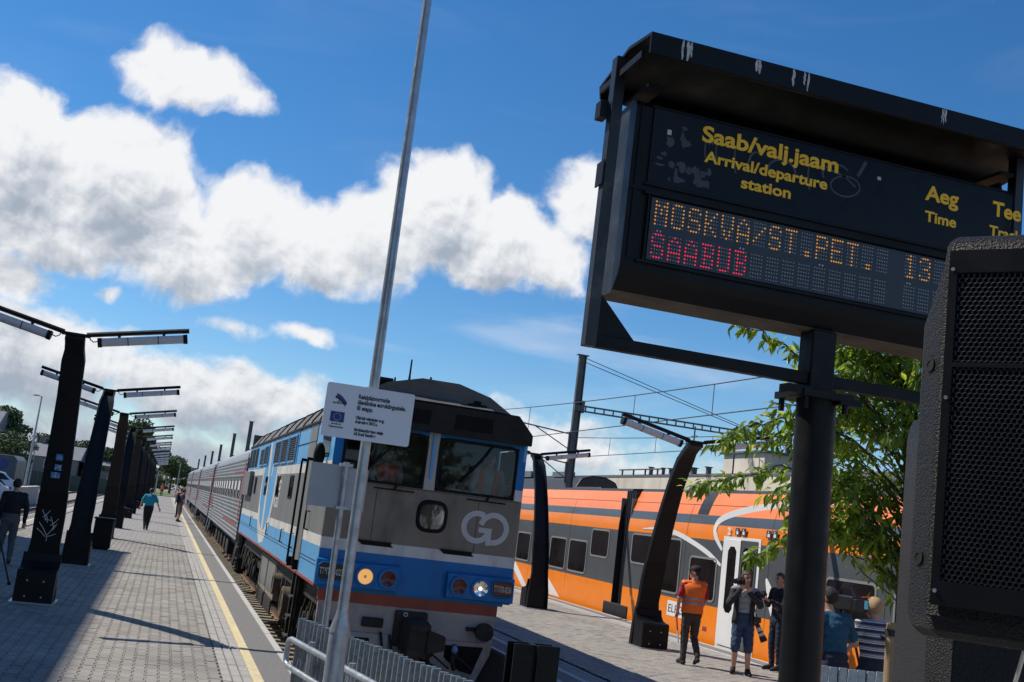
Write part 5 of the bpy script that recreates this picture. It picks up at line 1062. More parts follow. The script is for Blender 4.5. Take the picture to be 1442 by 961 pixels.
for (x, zc, zm, ya, yb, lab) in ((17.0, 6.5, 8.3, -20, 60, 'near'), (22.6, 6.4, 7.6, -10, 62, 'far'), (17.0, 6.5, 8.3, 60, 130, 'rear')):
    w = thing('overhead_wire', {'near': 'overhead wire pair with droppers crossing the sky above the orange train', 'far': 'overhead wire pair farther right, running behind the cherry tree', 'rear': 'overhead wire pair running back from the tall mast behind the locomotive'}[lab], 'wire', (x, ya, zc))
    m = MB(); m.tube([(x, ya, zc), (x, yb, zc)], .020, 5); obj('contact_wire', m, 'wire', w)
    pts = []; L = yb - ya
    for k in range(25): t_ = k / 24; pts.append((x, ya + L * t_, zm - 4 * .85 * t_ * (1 - t_)))
    m = MB(); m.tube(pts, .020, 5); obj('messenger_wire', m, 'wire', w)
    for k in range(1, 12): p_ = pts[k * 2]; m = MB(); m.tube([(x, p_[1], zc), p_], .014, 4); obj('dropper', m, 'wire', w)
wh = thing('warehouse', 'long low concrete warehouse with dark low-pitched roof behind the orange train', 'building', (36, 70, -.8))
m = MB(); m.bb((30, 42, -.8), (46, 84, 6.2)); obj('wall', m, 'warehouse_wall', wh)
m = MB(); m.prism([(29.97, 6.2), (29.97, 6.32), (34, 6.95), (38, 7.35), (42, 7.1), (46.4, 6.4), (46.4, 6.2)], 'y', 41.6, 84.6); rf = obj('roof', m, 'warehouse_roof', wh)
for (y, h_, s) in ((70, 1.0, .25), (68, .8, .2), (66.5, .6, .5), (63.5, .7, .35), (61.5, .75, .3)): m = MB(); m.tube([(31.5, y, 6.5), (31.5, y, 6.7 + h_ * .3), (31.5, y, 6.7 + h_ * .4)], [s * .6, s * .6, s], 8); obj('roof_vent', m, 'warehouse_roof', rf)
m = MB(); m.bb((31.0, 67.5, 6.85), (31.2, 74.5, 6.92))
for y in (68, 70, 72, 74): m.bb((31.05, y, 6.5), (31.15, y + .1, 6.85))
obj('roof_rail', m, 'warehouse_roof', rf)
m = MB(); m.bb((33, 57.5, 6.8), (37, 62.5, 8.0)); obj('penthouse', m, 'warehouse_wall', rf); m = MB(); m.bb((32.8, 57.2, 8.0), (37.2, 62.8, 8.12)); obj('penthouse_roof', m, 'warehouse_roof', rf)
for (y, h_) in ((64.5, 3.2), (59, 3.0)):
    m = MB(); m.tube([(31.8, y, 6.5), (31.8, y, 6.5 + h_)], .05, 6)
    for k in range(3): m.bb((31.77, y - .8 + k * .2, 6.5 + h_ * (.55 + .12 * k)), (31.83, y + .8 - k * .2, 6.56 + h_ * (.55 + .12 * k)))
    obj('antenna', m, 'mast_steel', rf)
hut = thing('dark_train_roof', 'dark rounded roof of a train parked beyond the orange one', 'train', (24, 72, -.8))
m = MB(); m.loft([[(x, y, z) for x, z in ((22.4, -.2), (22.4, 4.3), (22.9, 5.2), (23.6, 5.45), (24.4, 5.45), (25.1, 5.2), (25.6, 4.3), (25.6, -.2))] for y in (60.5, 88)]); obj('body', m, 'train_dark', hut, bevel=.1); m = MB(); m.bb((22.9, 70, 5.3), (23.6, 74, 5.7)); m.bb((23.0, 63, 5.3), (23.4, 66, 5.62)); obj('roof_unit', m, 'train_grey', hut)
# ------------------------------------------------------------------ left side and far background
M('leaf_far', (.055, .085, .022), .8, var=.35, scale=.5); M('leaf_far_b', (.085, .12, .03), .8, var=.3, scale=.6); M('bark_far', (.06, .045, .035), .9, var=.3)
def leaf_cloud(mb, c, r, n, s, rr, mi=0, keep=lambda p: True):
    for k in range(n):
        u = Vector((rr.gauss(0, 1), rr.gauss(0, 1), rr.gauss(0, 1))).normalized() * (rr.random() ** .4); p_ = Vector((c[0] + u.x * r[0], c[1] + u.y * r[1], c[2] + u.z * r[2]))
        a = Vector((rr.gauss(0, 1), rr.gauss(0, 1), rr.gauss(0, 1))).normalized() * s * rr.uniform(.6, 1.3); b_ = a.orthogonal().normalized() * s * rr.uniform(.4, .9)
        q = a.cross(b_).normalized() * s * .25
        mb.add([p_ - a, p_ + b_ + q, p_ + a, p_ - b_ + q], [(0, 1, 2), (0, 2, 3)], mi if rr.random() > .3 else 1 - mi)
def far_tree(label, x, y, h_, w_, seed, trunk=.3, n=5200, name='broadleaf_tree', base=.25):
    rr = random.Random(seed); t_ = thing(name, label, 'tree', (x, y, -.85), 'trees in the background')
    m = MB(); m.tube([(x, y, -.85), (x + .1, y, h_ * .3), (x, y, h_ * .75)], [trunk, trunk * .7, trunk * .25], 7); tk = obj('trunk', m, 'bark_far', t_)
    m = MB(); lobes = []
    for k in range(13):
        a = rr.uniform(0, 6.28); q = rr.uniform(.1, .75); zz = rr.uniform(base + .1, .88) * h_; tap = 1 - abs(zz / h_ - .5) * .9
        lobes.append((x + math.cos(a) * w_ * .5 * q * tap, y + math.sin(a) * w_ * .5 * q * tap, zz, w_ * rr.uniform(.17, .3), h_ * rr.uniform(.08, .16)))
    for (a, b_, c_, r_, hh) in lobes: leaf_cloud(m, (a, b_, c_), (r_, r_, hh), n // 13, h_ * .030, rr)
    obj('crown', m, ['leaf_far', 'leaf_far_b'], t_)
    for (a, b_, c_, r_, hh) in lobes[:6]: m = MB(); m.tube([(x, y, c_ * .55), ((x + a) / 2, (y + b_) / 2, c_ * .8), (a, b_, c_)], [trunk * .35, trunk * .25, trunk * .1], 5); obj('limb', m, 'bark_far', t_)
far_tree('tall dark tree at the left edge above the brick house', -25.5, 175, 10.6, 11, 1)
far_tree('broad green tree in front of the brick house on the left', -20.5, 150, 6.6, 9, 2)
far_tree('round green tree by the slim street lamp', -17.5, 185, 7.5, 9, 3)
far_tree('low green tree right of the grey house', -12.0, 190, 7.2, 8, 4)
far_tree('pale green tree between the lamp pillars', -9.0, 175, 6.8, 8, 14)
far_tree('tall slim tree behind the far lamp pillars', -5.3, 200, 12.3, 9, 5)
far_tree('leafy tree at the far end of the platform, on the left', -4.2, 230, 7.0, 9, 6, base=.05)
far_tree('rounded dark tree in the middle of the far clump', 1.0, 260, 8.4, 11, 7, base=.05)
far_tree('rounded dark tree next to the last coach', 5.2, 270, 7.0, 11, 8, base=.05)
far_tree('low dark bush at the right of the far clump', 9.0, 300, 5.5, 10, 9, base=.0)
far_tree('low bush left of the far hedge gap', -2.0, 240, 4.6, 8, 10, base=.0)
far_tree('yellow green bush beside the far hi-vis worker', -6.0, 190, 4.2, 6, 11, base=.0)
rr = random.Random(77); m = MB()
for k in range(60): a = -140 + k * 7.5; leaf_cloud(m, (a, 330 + rr.uniform(-8, 8), 2.5), (7, 5, rr.uniform(2.5, 5)), 220, .45, rr)
tag(obj('distant_wood', m, ['leaf_far', 'leaf_far_b']), 'distant line of trees along the horizon', 'wood', kind='stuff')
# grey house with slate roof, brick house, green fence, wall
M('house_grey', (.22, .20, .18), .9, var=.12, scale=.8); M('slate', (.16, .165, .185), .75, var=.15, scale=1.2); M('brick_far', (.16, .085, .06), .9, var=.2, scale=2)
M('fence_green', (.03, .06, .05), .7, var=.15); M('pane_far', (.02, .025, .03), .15, var=.1)
def house(label, x0, x1, y0, y1, zt, zr, wm, rows):
    h_ = thing('house', label, 'building', ((x0 + x1) / 2, y0, -.85)); m = MB(); m.bb((x0, y0, -.85), (x1, y1, zt)); obj('wall', m, wm, h_)
    m = MB(); yc = (y0 + y1) / 2; m.loft([[(x, y0 - .4, zt), (x, y1 + .4, zt), (x, yc + .3, zr), (x, yc - .3, zr)] for x in (x0 - .5, x1 + .5)]); rf = obj('roof', m, 'slate', h_)
    m = MB(); m.bb((x0 + 1.5, yc - .5, zr - .6), (x0 + 2.3, yc + .5, zr + .9)); obj('chimney', m, wm, rf)
    for zz in rows:
        n_ = int((x1 - x0) / 2.4)
        for k in range(n_): xx = x0 + 1.0 + k * 2.3; m = MB(); m.bb((xx, y0 - .03, zz), (xx + .9, y0 - .001, zz + 1.1)); w = obj('window', m, 'white_paint', h_); m = MB(); m.bb((xx + .08, y0 - .045, zz + .08), (xx + .82, y0 - .0305, zz + 1.02)); obj('pane', m, 'pane_far', w)
house('grey house with slate roof between the street lamp and the stickered pillar', -20.0, -12.4, 168, 182, 3.4, 5.4, 'house_grey', (.2, 1.9))
house('grey house with slate roof seen right of the stickered pillar', -11.6, -6.5, 172, 182, 3.2, 4.7, 'house_grey', (.3,))
house('dark brick house at the left edge among the trees', -31, -23.6, 165, 178, 6.2, 9.0, 'brick_far', (1, 3.6))
fc = thing('green_fence', 'dark green panel fence in front of the grey houses', 'fence', (-14, 162, -.85))
for k in range(12): m = MB(); m.bb((-26 + k * 1.9, 162, -.85), (-24.2 + k * 1.9, 162.05, 1.3)); obj('fence_panel', m, 'fence_green', fc)
wl = thing('concrete_wall', 'low white concrete wall beside the left track', 'wall', (-9.3, 60, -.85))
for k in range(12): m = MB(); m.bb((-9.55, 34 + k * 5.0, -.84), (-9.3, 34 + k * 5.0 + 4.98, .42)); obj('panel', m, 'concrete_pale', wl)
m = MB(); m.bb((-9.6, 34, .421), (-9.25, 94, .5)); obj('coping', m, 'concrete_pale', wl)
# slim street lamp and distant lamp posts
M('lamp_post', (.42, .43, .44), .5, metal=.4, var=.1)
def street_lamp(label, x, y, h_, r_=.07):
    t_ = thing('street_lamp', label, 'street lamp', (x, y, -.85), 'street lamps'); m = MB(); m.tube([(x, y, -.85), (x, y, h_ * .5), (x + .0, y, h_)], [r_ * 1.3, r_, r_ * .7], 8); obj('post', m, 'lamp_post', t_, smooth=True)
    m = MB(); m.tube([(x, y, h_ - .05), (x - .3, y, h_ + .06)], .03, 6); m.ell((x - .45, y, h_ + .05), (.3, .12, .07), 0, 10, 6); obj('lantern', m, 'lamp_post', t_)
street_lamp('slim grey street lamp beside the white wall', -10.5, 95, 7.5, .085); street_lamp('twin-looking lamp post in front of the trees', -19.6, 150, 5.3); street_lamp('thin lamp post between trees at the left', -16.2, 150, 5.6); street_lamp('white lamp post by the far platform end', -1.4, 185, 3.5, .09); street_lamp('thin mast among the far trees', 2.2, 230, 6.0, .08)
# cars
M('car_white', (.62, .65, .70), .25, var=.03, coat=.6); M('car_silver', (.42, .50, .58), .25, metal=.3, var=.03, coat=.6); M('car_glass', (.01, .015, .02), .08, var=0); M('tail_red', (.4, .02, .02), .3, var=0)
def parked_car(label, x, y, z, rz, paint):
    t_ = thing('parked_car', label, 'car', (x, y, z), 'cars parked behind the wall', rz)
    prof = [(-2.05, .35), (-2.1, .6), (-2.0, .85), (-1.2, .98), (-.55, 1.42), (.2, 1.52), (1.2, 1.45), (1.75, 1.05), (2.05, .9), (2.1, .55), (2.0, .32)]
    def body(w0, w1):
        m = MB(); rows = []
        for s in (-1, -.8, .8, 1):
            rows.append([(y_, s * (.86 if z_ < 1.0 else .86 - (z_ - 1.0) * .4) * (1 if abs(s) == 1 else 1), z_ * (1 if abs(s) < 1 else .985) - (0 if abs(s) < 1 else .0)) for y_, z_ in prof])
        m.loft(rows); return m
    obj('body', body(0, 0), paint, t_, smooth=True, angle=35, local=True, bevel=.03)
    for s in (-1, 1):
        m = MB(); y_ = s * .80; m.loft([[(-1.05, y_ + s * .03, 1.0), (-.5, y_ - s * .08, 1.36), (.2, y_ - s * .1, 1.44), (1.1, y_ - s * .09, 1.38), (1.55, y_ + s * .03, 1.02)], [(-1.05, y_ + s * .08, 1.0), (-.5, y_ - s * .04, 1.36), (.2, y_ - s * .07, 1.44), (1.1, y_ - s * .05, 1.38), (1.55, y_ + s * .08, 1.02)]]); obj('side_window', m, 'car_glass', t_, local=True)
        for wx in (-1.35, 1.3): m = MB(); m.disc((wx, s * .82, .32), (0, 1, 0), .32, 20, .2); w = obj('wheel', m, 'rubber', t_, local=True); m = MB(); m.disc((wx, s * .93, .32), (0, 1, 0), .2, 14, .02); obj('rim', m, 'car_silver', w, local=True)
        m = MB(); m.box((2.04, s * .66, .92), (.12, .26, .2)); obj('tail_light', m, 'tail_red', t_, local=True)
    m = MB(); m.loft([[(1.3, -.66, 1.4), (1.3, .66, 1.4), (1.74, .72, 1.08), (1.74, -.72, 1.08)], [(1.34, -.66, 1.43), (1.34, .66, 1.43), (1.8, .72, 1.09), (1.8, -.72, 1.09)]]); obj('rear_window', m, 'car_glass', t_, local=True)
    return t_
parked_car('white estate car parked behind the wall at the left edge, the farther one', -10.9, 76, -.05, R(8), 'car_silver')
parked_car('white car nearer the wall at the left edge, low in front of the other', -10.6, 70.5, -.35, R(6), 'car_white')
# dark coach body with a blue roundel far left
M('bus_grey', (.07, .09, .105), .45, var=.1, scale=1); M('bus_blue', (.015, .05, .2), .4, var=.05)
bs = thing('parked_coach', 'dark grey bus with blue end parked at the left edge', 'bus', (-17, 122, -.85))
m = MB(); m.loft([[(x, y, z) for x, z in ((-18.6, -.4), (-18.6, 2.3), (-18.2, 2.75), (-15, 2.75), (-14.6, 2.3), (-14.6, -.4))] for y in (122, 130)]); obj('body', m, 'bus_grey', bs, bevel=.1)
m = MB(); m.disc((-15.9, 121.98, 1.8), (0, 1, 0), .55, 24, .03); obj('blue_roundel', m, 'bus_blue', bs)
m = MB(); m.bb((-18, 121.97, .9), (-16.8, 121.99, 2.2)); obj('window', m, 'car_glass', bs)
for y in (123.5, 128): m = MB(); m.disc((-14.7, y, -.4), (1, 0, 0), .45, 18, .25); obj('wheel', m, 'rubber', bs)
# yellow cabinet and notice at the platform end
M('cabinet_yellow', (.5, .42, .08), .6, var=.1)
yc = thing('yellow_cabinet', 'small yellow cabinet at the far end of the left platform', 'cabinet', (-2.0, 160, 0)); m = MB(); m.bb((-2.3, 160, -.2), (-1.75, 160.4, 1.25)); obj('body', m, 'cabinet_yellow', yc, bevel=.03); m = MB(); m.bb((-2.4, 159.95, 1.25), (-1.65, 160.45, 1.32)); obj('lid', m, 'cabinet_yellow', yc)
# station building off to the left: its corner throws the broad shadow over the near platform
M('station_plaster', (.45, .42, .37), .9, var=.08, scale=.3); M('station_roof', (.12, .12, .12), .8, var=.1)
hB = 20.0; cx_, cy_ = -.70 - .66 * hB, 33.0 + .50 * hB
stn = thing('station_building', 'tall pale station building left of the platforms, out of frame', 'building', (cx_ - 9, cy_ - 30, -.85))
m = MB(); m.bb((cx_ - 18, cy_ - 62, -.85), (cx_, cy_, hB - .4)); obj('wall', m, 'station_plaster', stn); m = MB(); m.bb((cx_ - 18, cy_ - 62, hB - .399), (cx_ , cy_, hB)); obj('roof', m, 'station_roof', stn)
for fl in range(5):
    for k in range(14): m = MB(); y = cy_ - 3 - k * 4; m.bb((cx_ + .001, y - 1.6, 1 + fl * 3.7), (cx_ + .04, y, 3 + fl * 3.7)); obj('window', m, 'pane_far', stn)
# ------------------------------------------------------------------ young cherry tree behind the post, with its stake
def leaf_mat(name, col, tr):
    m = bpy.data.materials.new(name); m.use_nodes = True; t = m.node_tree; p = t.nodes['Principled BSDF']; o = t.nodes['Material Output']
    tcn = N(t, 'ShaderNodeTexCoord'); nz = N(t, 'ShaderNodeTexNoise'); nz.inputs['Scale'].default_value = 7; t.links.new(tcn.outputs['Object'], nz.inputs['Vector'])
    mr = N(t, 'ShaderNodeMapRange'); mr.inputs[1].default_value = .3; mr.inputs[2].default_value = .7; mr.inputs[3].default_value = .7; mr.inputs[4].default_value = 1.3; t.links.new(nz.outputs['Fac'], mr.inputs[0])
    vm = N(t, 'ShaderNodeVectorMath', operation='SCALE'); vm.inputs[0].default_value = col; t.links.new(mr.outputs[0], vm.inputs[3]); t.links.new(vm.outputs[0], p.inputs['Base Color'])
    p.inputs['Roughness'].default_value = .38; p.inputs['Specular IOR Level'].default_value = .45
    tl = N(t, 'ShaderNodeBsdfTranslucent'); tl.inputs[0].default_value = tuple(tr) + (1,); mx = N(t, 'ShaderNodeMixShader'); mx.inputs[0].default_value = .5
    t.links.new(p.outputs[0], mx.inputs[1]); t.links.new(tl.outputs[0], mx.inputs[2]); t.links.new(mx.outputs[0], o.inputs[0]); MATS[name] = m
leaf_mat('leaf_mid', (.10, .17, .026), (.38, .52, .045)); leaf_mat('leaf_deep', (.055, .11, .02), (.22, .36, .03)); leaf_mat('leaf_bright', (.19, .26, .035), (.62, .72, .08))
M('bark', (.075, .05, .038), .85, var=.3, scale=20, stretch=(1, 1, .3), bump=.3, bscale=60); M('twig', (.06, .075, .03), .7, var=.2, scale=20); M('berry', (.30, .03, .02), .25, var=.3, scale=10)
M('stake_wood', (.30, .21, .12), .8, var=.25, scale=5, stretch=(6, 6, .6), bump=.3, bscale=50); M('strap_black', (.02, .02, .02), .7, var=.1)
tree = thing('cherry_tree', 'young leafy cherry tree with small red fruit, behind the board post', 'tree', (5.95, 7.85, 0))
def lv(L, w, droop):
    v = []; f = []
    prof = [(0, 0), (.22, .62), (.48, 1), (.75, .62), (1, 0)]
    for t_, ww in prof:
        z = -droop * L * t_ * t_; v.append((0, t_ * L, z))
        if 0 < t_ < 1: v += [(-ww * w / 2, t_ * L, z + ww * w * .22), (ww * w / 2, t_ * L, z + ww * w * .22)]
    f = [(0, 1, 2), (0, 3, 1), (1, 4, 5, 2), (1, 3, 6, 4), (4, 7, 8, 5), (4, 6, 9, 7), (7, 10, 8), (7, 9, 10)]
    return v, f
LV = [lv(.088, .036, .35), lv(.108, .042, .55), lv(.062, .028, .2), lv(.095, .046, .8)]
LMAT = ['leaf_mid', 'leaf_deep', 'leaf_bright']
LME = []
for v, f in LV:
    for mt in LMAT: me = bpy.data.meshes.new('leaf'); me.from_pydata(v, [], f); me.materials.append(MATS[mt]); LME.append(me)
rr = random.Random(12); rest = MB(); ber = MB(); nleaf = 0
def put_leaf(p_, d_, big):
    global nleaf
    k = rr.randrange(4); mt = rr.choices([0, 1, 2], [5, 4, 3])[0]
    yv = Vector(d_).normalized(); zv = (Vector((rr.gauss(0, .5), rr.gauss(0, .5), 1))).normalized(); xv = yv.cross(zv).normalized(); zv = xv.cross(yv); mat = Matrix((xv, yv, zv)).transposed(); s = rr.uniform(.75, 1.15)
    if big and nleaf < 300:
        o = share('leaf', LME[k * 3 + mt], tree, Vector(p_) - tree.location, mat.to_euler(), (s, s, s)); nleaf += 1
    else:
        v, f = LV[k]; rest.add([mat @ (Vector(q) * s) + Vector(p_) for q in v], f, mt)
def twig(par, pts, r0, r1, dens, big, spread=.05, tipdens=1.0):
    """branch polyline with leaves"""
    pts = [Vector(p_) for p_ in pts]; P2 = []
    for i in range(len(pts) - 1):
        for k in range(4): t_ = k / 4; P2.append(pts[i].lerp(pts[i + 1], t_) + Vector((rr.gauss(0, .012), rr.gauss(0, .012), rr.gauss(0, .012))))
    P2.append(pts[-1]); n_ = len(P2)
    m = MB(); m.tube(P2, [r0 + (r1 - r0) * i / (n_ - 1) for i in range(n_)], 6); obj('branch', m, 'bark' if r0 > .012 else 'twig', par, smooth=True)
    L = sum((b_ - a).length for a, b_ in zip(P2, P2[1:])); nl = int(L * dens)
    for k in range(nl):
        t_ = (k + rr.random()) / nl; t_ = t_ ** tipdens; i = min(int(t_ * (n_ - 1)), n_ - 2); q = P2[i].lerp(P2[i + 1], t_ * (n_ - 1) - i); dr = (P2[i + 1] - P2[i]).normalized()
        off = Vector((rr.gauss(0, 1), rr.gauss(0, 1), rr.gauss(0, .8))).normalized()
        put_leaf(q + off * rr.uniform(0, spread), dr * .55 + off * .9 + Vector((0, 0, rr.choice([-.75, -.35, .1]))), big)
        if rr.random() < .05: ber.ell(q + off * spread + Vector((0, 0, -.03)), (.0075,) * 3, 0, 6, 4)
m = MB(); m.tube([(5.95, 7.85, 0), (5.93, 7.86, 1.2), (5.90, 7.85, 2.2), (5.85, 7.9, 3.2), (5.9, 7.9, 4.2)], [.05, .042, .034, .024, .01], 9); obj('trunk', m, 'bark', tree, smooth=True)
twig(tree, [(5.86, 7.88, 3.1), (5.2, 7.7, 3.5), (4.66, 7.5, 3.57), (4.43, 7.48, 3.68), (4.15, 7.45, 3.80), (3.88, 7.42, 3.80)], .014, .003, 60, True, .05, .75)
twig(tree, [(5.2, 7.65, 3.42), (4.75, 7.55, 3.5), (4.5, 7.5, 3.42)], .007, .003, 52, True, .06)
twig(tree, [(5.87, 7.87, 2.7), (5.2, 7.7, 3.1), (4.7, 7.62, 3.2), (4.4, 7.6, 3.14), (4.1, 7.55, 3.0), (3.88, 7.5, 2.86)], .014, .003, 78, True, .07, .7)
twig(tree, [(4.8, 7.6, 3.18), (4.55, 7.5, 3.28), (4.3, 7.5, 3.26)], .006, .003, 60, True, .06)
twig(tree, [(4.7, 7.62, 3.1), (4.4, 7.6, 2.98), (4.2, 7.6, 2.9)], .006, .003, 40, True, .06)
twig(tree, [(5.9, 7.85, 2.3), (5.2, 7.8, 2.75), (4.6, 7.75, 2.82), (4.3, 7.7, 2.68), (4.05, 7.7, 2.62), (3.78, 7.65, 2.52)], .012, .003, 66, True, .075, .65)
twig(tree, [(5.9, 7.85, 2.1), (5.2, 7.6, 2.62), (4.75, 7.4, 2.52), (4.55, 7.32, 2.36), (4.38, 7.3, 2.2), (4.14, 7.28, 2.06)], .010, .003, 70, True, .055, .6)
# crown mass right of the post
for k in range(200):
    zt = rr.uniform(2.3, 4.2); a = rr.uniform(math.pi * .5, math.pi * 1.95); q = rr.uniform(.35, 1.05) * (1.1 - abs(zt - 3.0) * .38)
    b0 = Vector((5.9, 7.86, max(1.7, zt - rr.uniform(.2, .7)))); e = Vector((5.75 + math.cos(a) * q * 1.0, 7.8 + math.sin(a) * q * .5, zt)); mid = b0.lerp(e, .55) + Vector((0, 0, rr.uniform(0, .15)))
    twig(tree, [b0, mid, e, e + (e - mid).normalized() * .2 + Vector((0, 0, -.1))], .007, .002, 40, False, .085, .7)
tag(obj('foliage', rest, LMAT, tree), kind='stuff'); tag(obj('berries', ber, 'berry', tree), kind='stuff')
sk = thing('tree_stake', 'round wooden stake with black strap supporting the young tree', 'stake', (5.6, 7.62, 0))
m = MB(); m.tube([(5.64, 7.62, 0), (5.635, 7.62, 1.0), (5.625, 7.62, 1.70)], [.052, .05, .047], 14); obj('stake', m, 'stake_wood', sk, smooth=True)
m = MB(); m.tube([(5.625, 7.56, 1.60), (5.8, 7.7, 1.66), (5.98, 7.86, 1.7)], .022, 6); m.ring((5.628, 7.62, 1.62), (0, 0, 1), .05, .056, .05, 14); obj('strap', m, 'strap_black', sk)
# ------------------------------------------------------------------ people
import numpy as np
M('skin', (.50, .27, .19), .5, var=.08, scale=9); M('hair_dark', (.02, .014, .01), .6, var=.45, scale=70, stretch=(3, 3, .6), bump=1.0, bscale=110); M('hair_brown', (.07, .035, .02), .55, var=.45, scale=70, stretch=(3, 3, .6), bump=1.0, bscale=110); M('hair_blond', (.42, .27, .12), .55, var=.35, scale=70, stretch=(3, 3, .6), bump=1.0, bscale=110)
M('eye_dark', (.02, .015, .012), .3, var=0); M('lip', (.33, .12, .1), .5, var=0)
def cloth(n, c, r=.85, v=.14): M(n, c, r, var=v, scale=7, bump=.35, bscale=26)
cloth('cloth_navy', (.016, .019, .027)); cloth('cloth_black', (.011, .011, .013)); cloth('cloth_grey', (.30, .30, .31)); cloth('denim', (.028, .055, .115)); cloth('denim_dark', (.014, .02, .04)); cloth('cloth_teal', (.013, .075, .125)); cloth('cloth_cyan', (.01, .28, .42)); cloth('trouser_brown', (.05, .04, .036)); cloth('trouser_grey', (.095, .095, .10)); cloth('shirt_red', (.34, .012, .02)); cloth('cloth_blue', (.06, .07, .13)); cloth('shorts_tan', (.16, .125, .10)); cloth('shirt_pale', (.42, .45, .52)); cloth('vest_orange', (1.0, .17, .015), .7, .06); cloth('vest_red', (.95, .07, .035), .7, .06); M('reflective', (.30, .30, .32), .35, metal=.3, var=.1); cloth('shoe', (.02, .02, .021))
sm = cloth('stripe', (.5, .5, .5)); sm = MATS['stripe']; t = sm.node_tree; p = t.nodes['Principled BSDF']; tcn = N(t, 'ShaderNodeTexCoord'); sx_ = N(t, 'ShaderNodeSeparateXYZ'); t.links.new(tcn.outputs['Object'], sx_.inputs[0])
wv = math_(t, 'FRACT', math_(t, 'MULTIPLY', sx_.outputs[2], 12.5)); cr = N(t, 'ShaderNodeValToRGB'); cr.color_ramp.interpolation = 'CONSTANT'; e = cr.color_ramp.elements
e[0].position = 0; e[0].color = (.035, .038, .055, 1); e[1].position = .42; e[1].color = (.60, .60, .64, 1)
for pos, c in ((.6, (.04, .042, .06, 1)), (.68, (.58, .58, .62, 1)), (.8, (.2, .2, .24, 1))): q = e.new(pos); q.color = c
t.links.new(wv, cr.inputs[0]); t.links.new(cr.outputs[0], p.inputs['Base Color'])

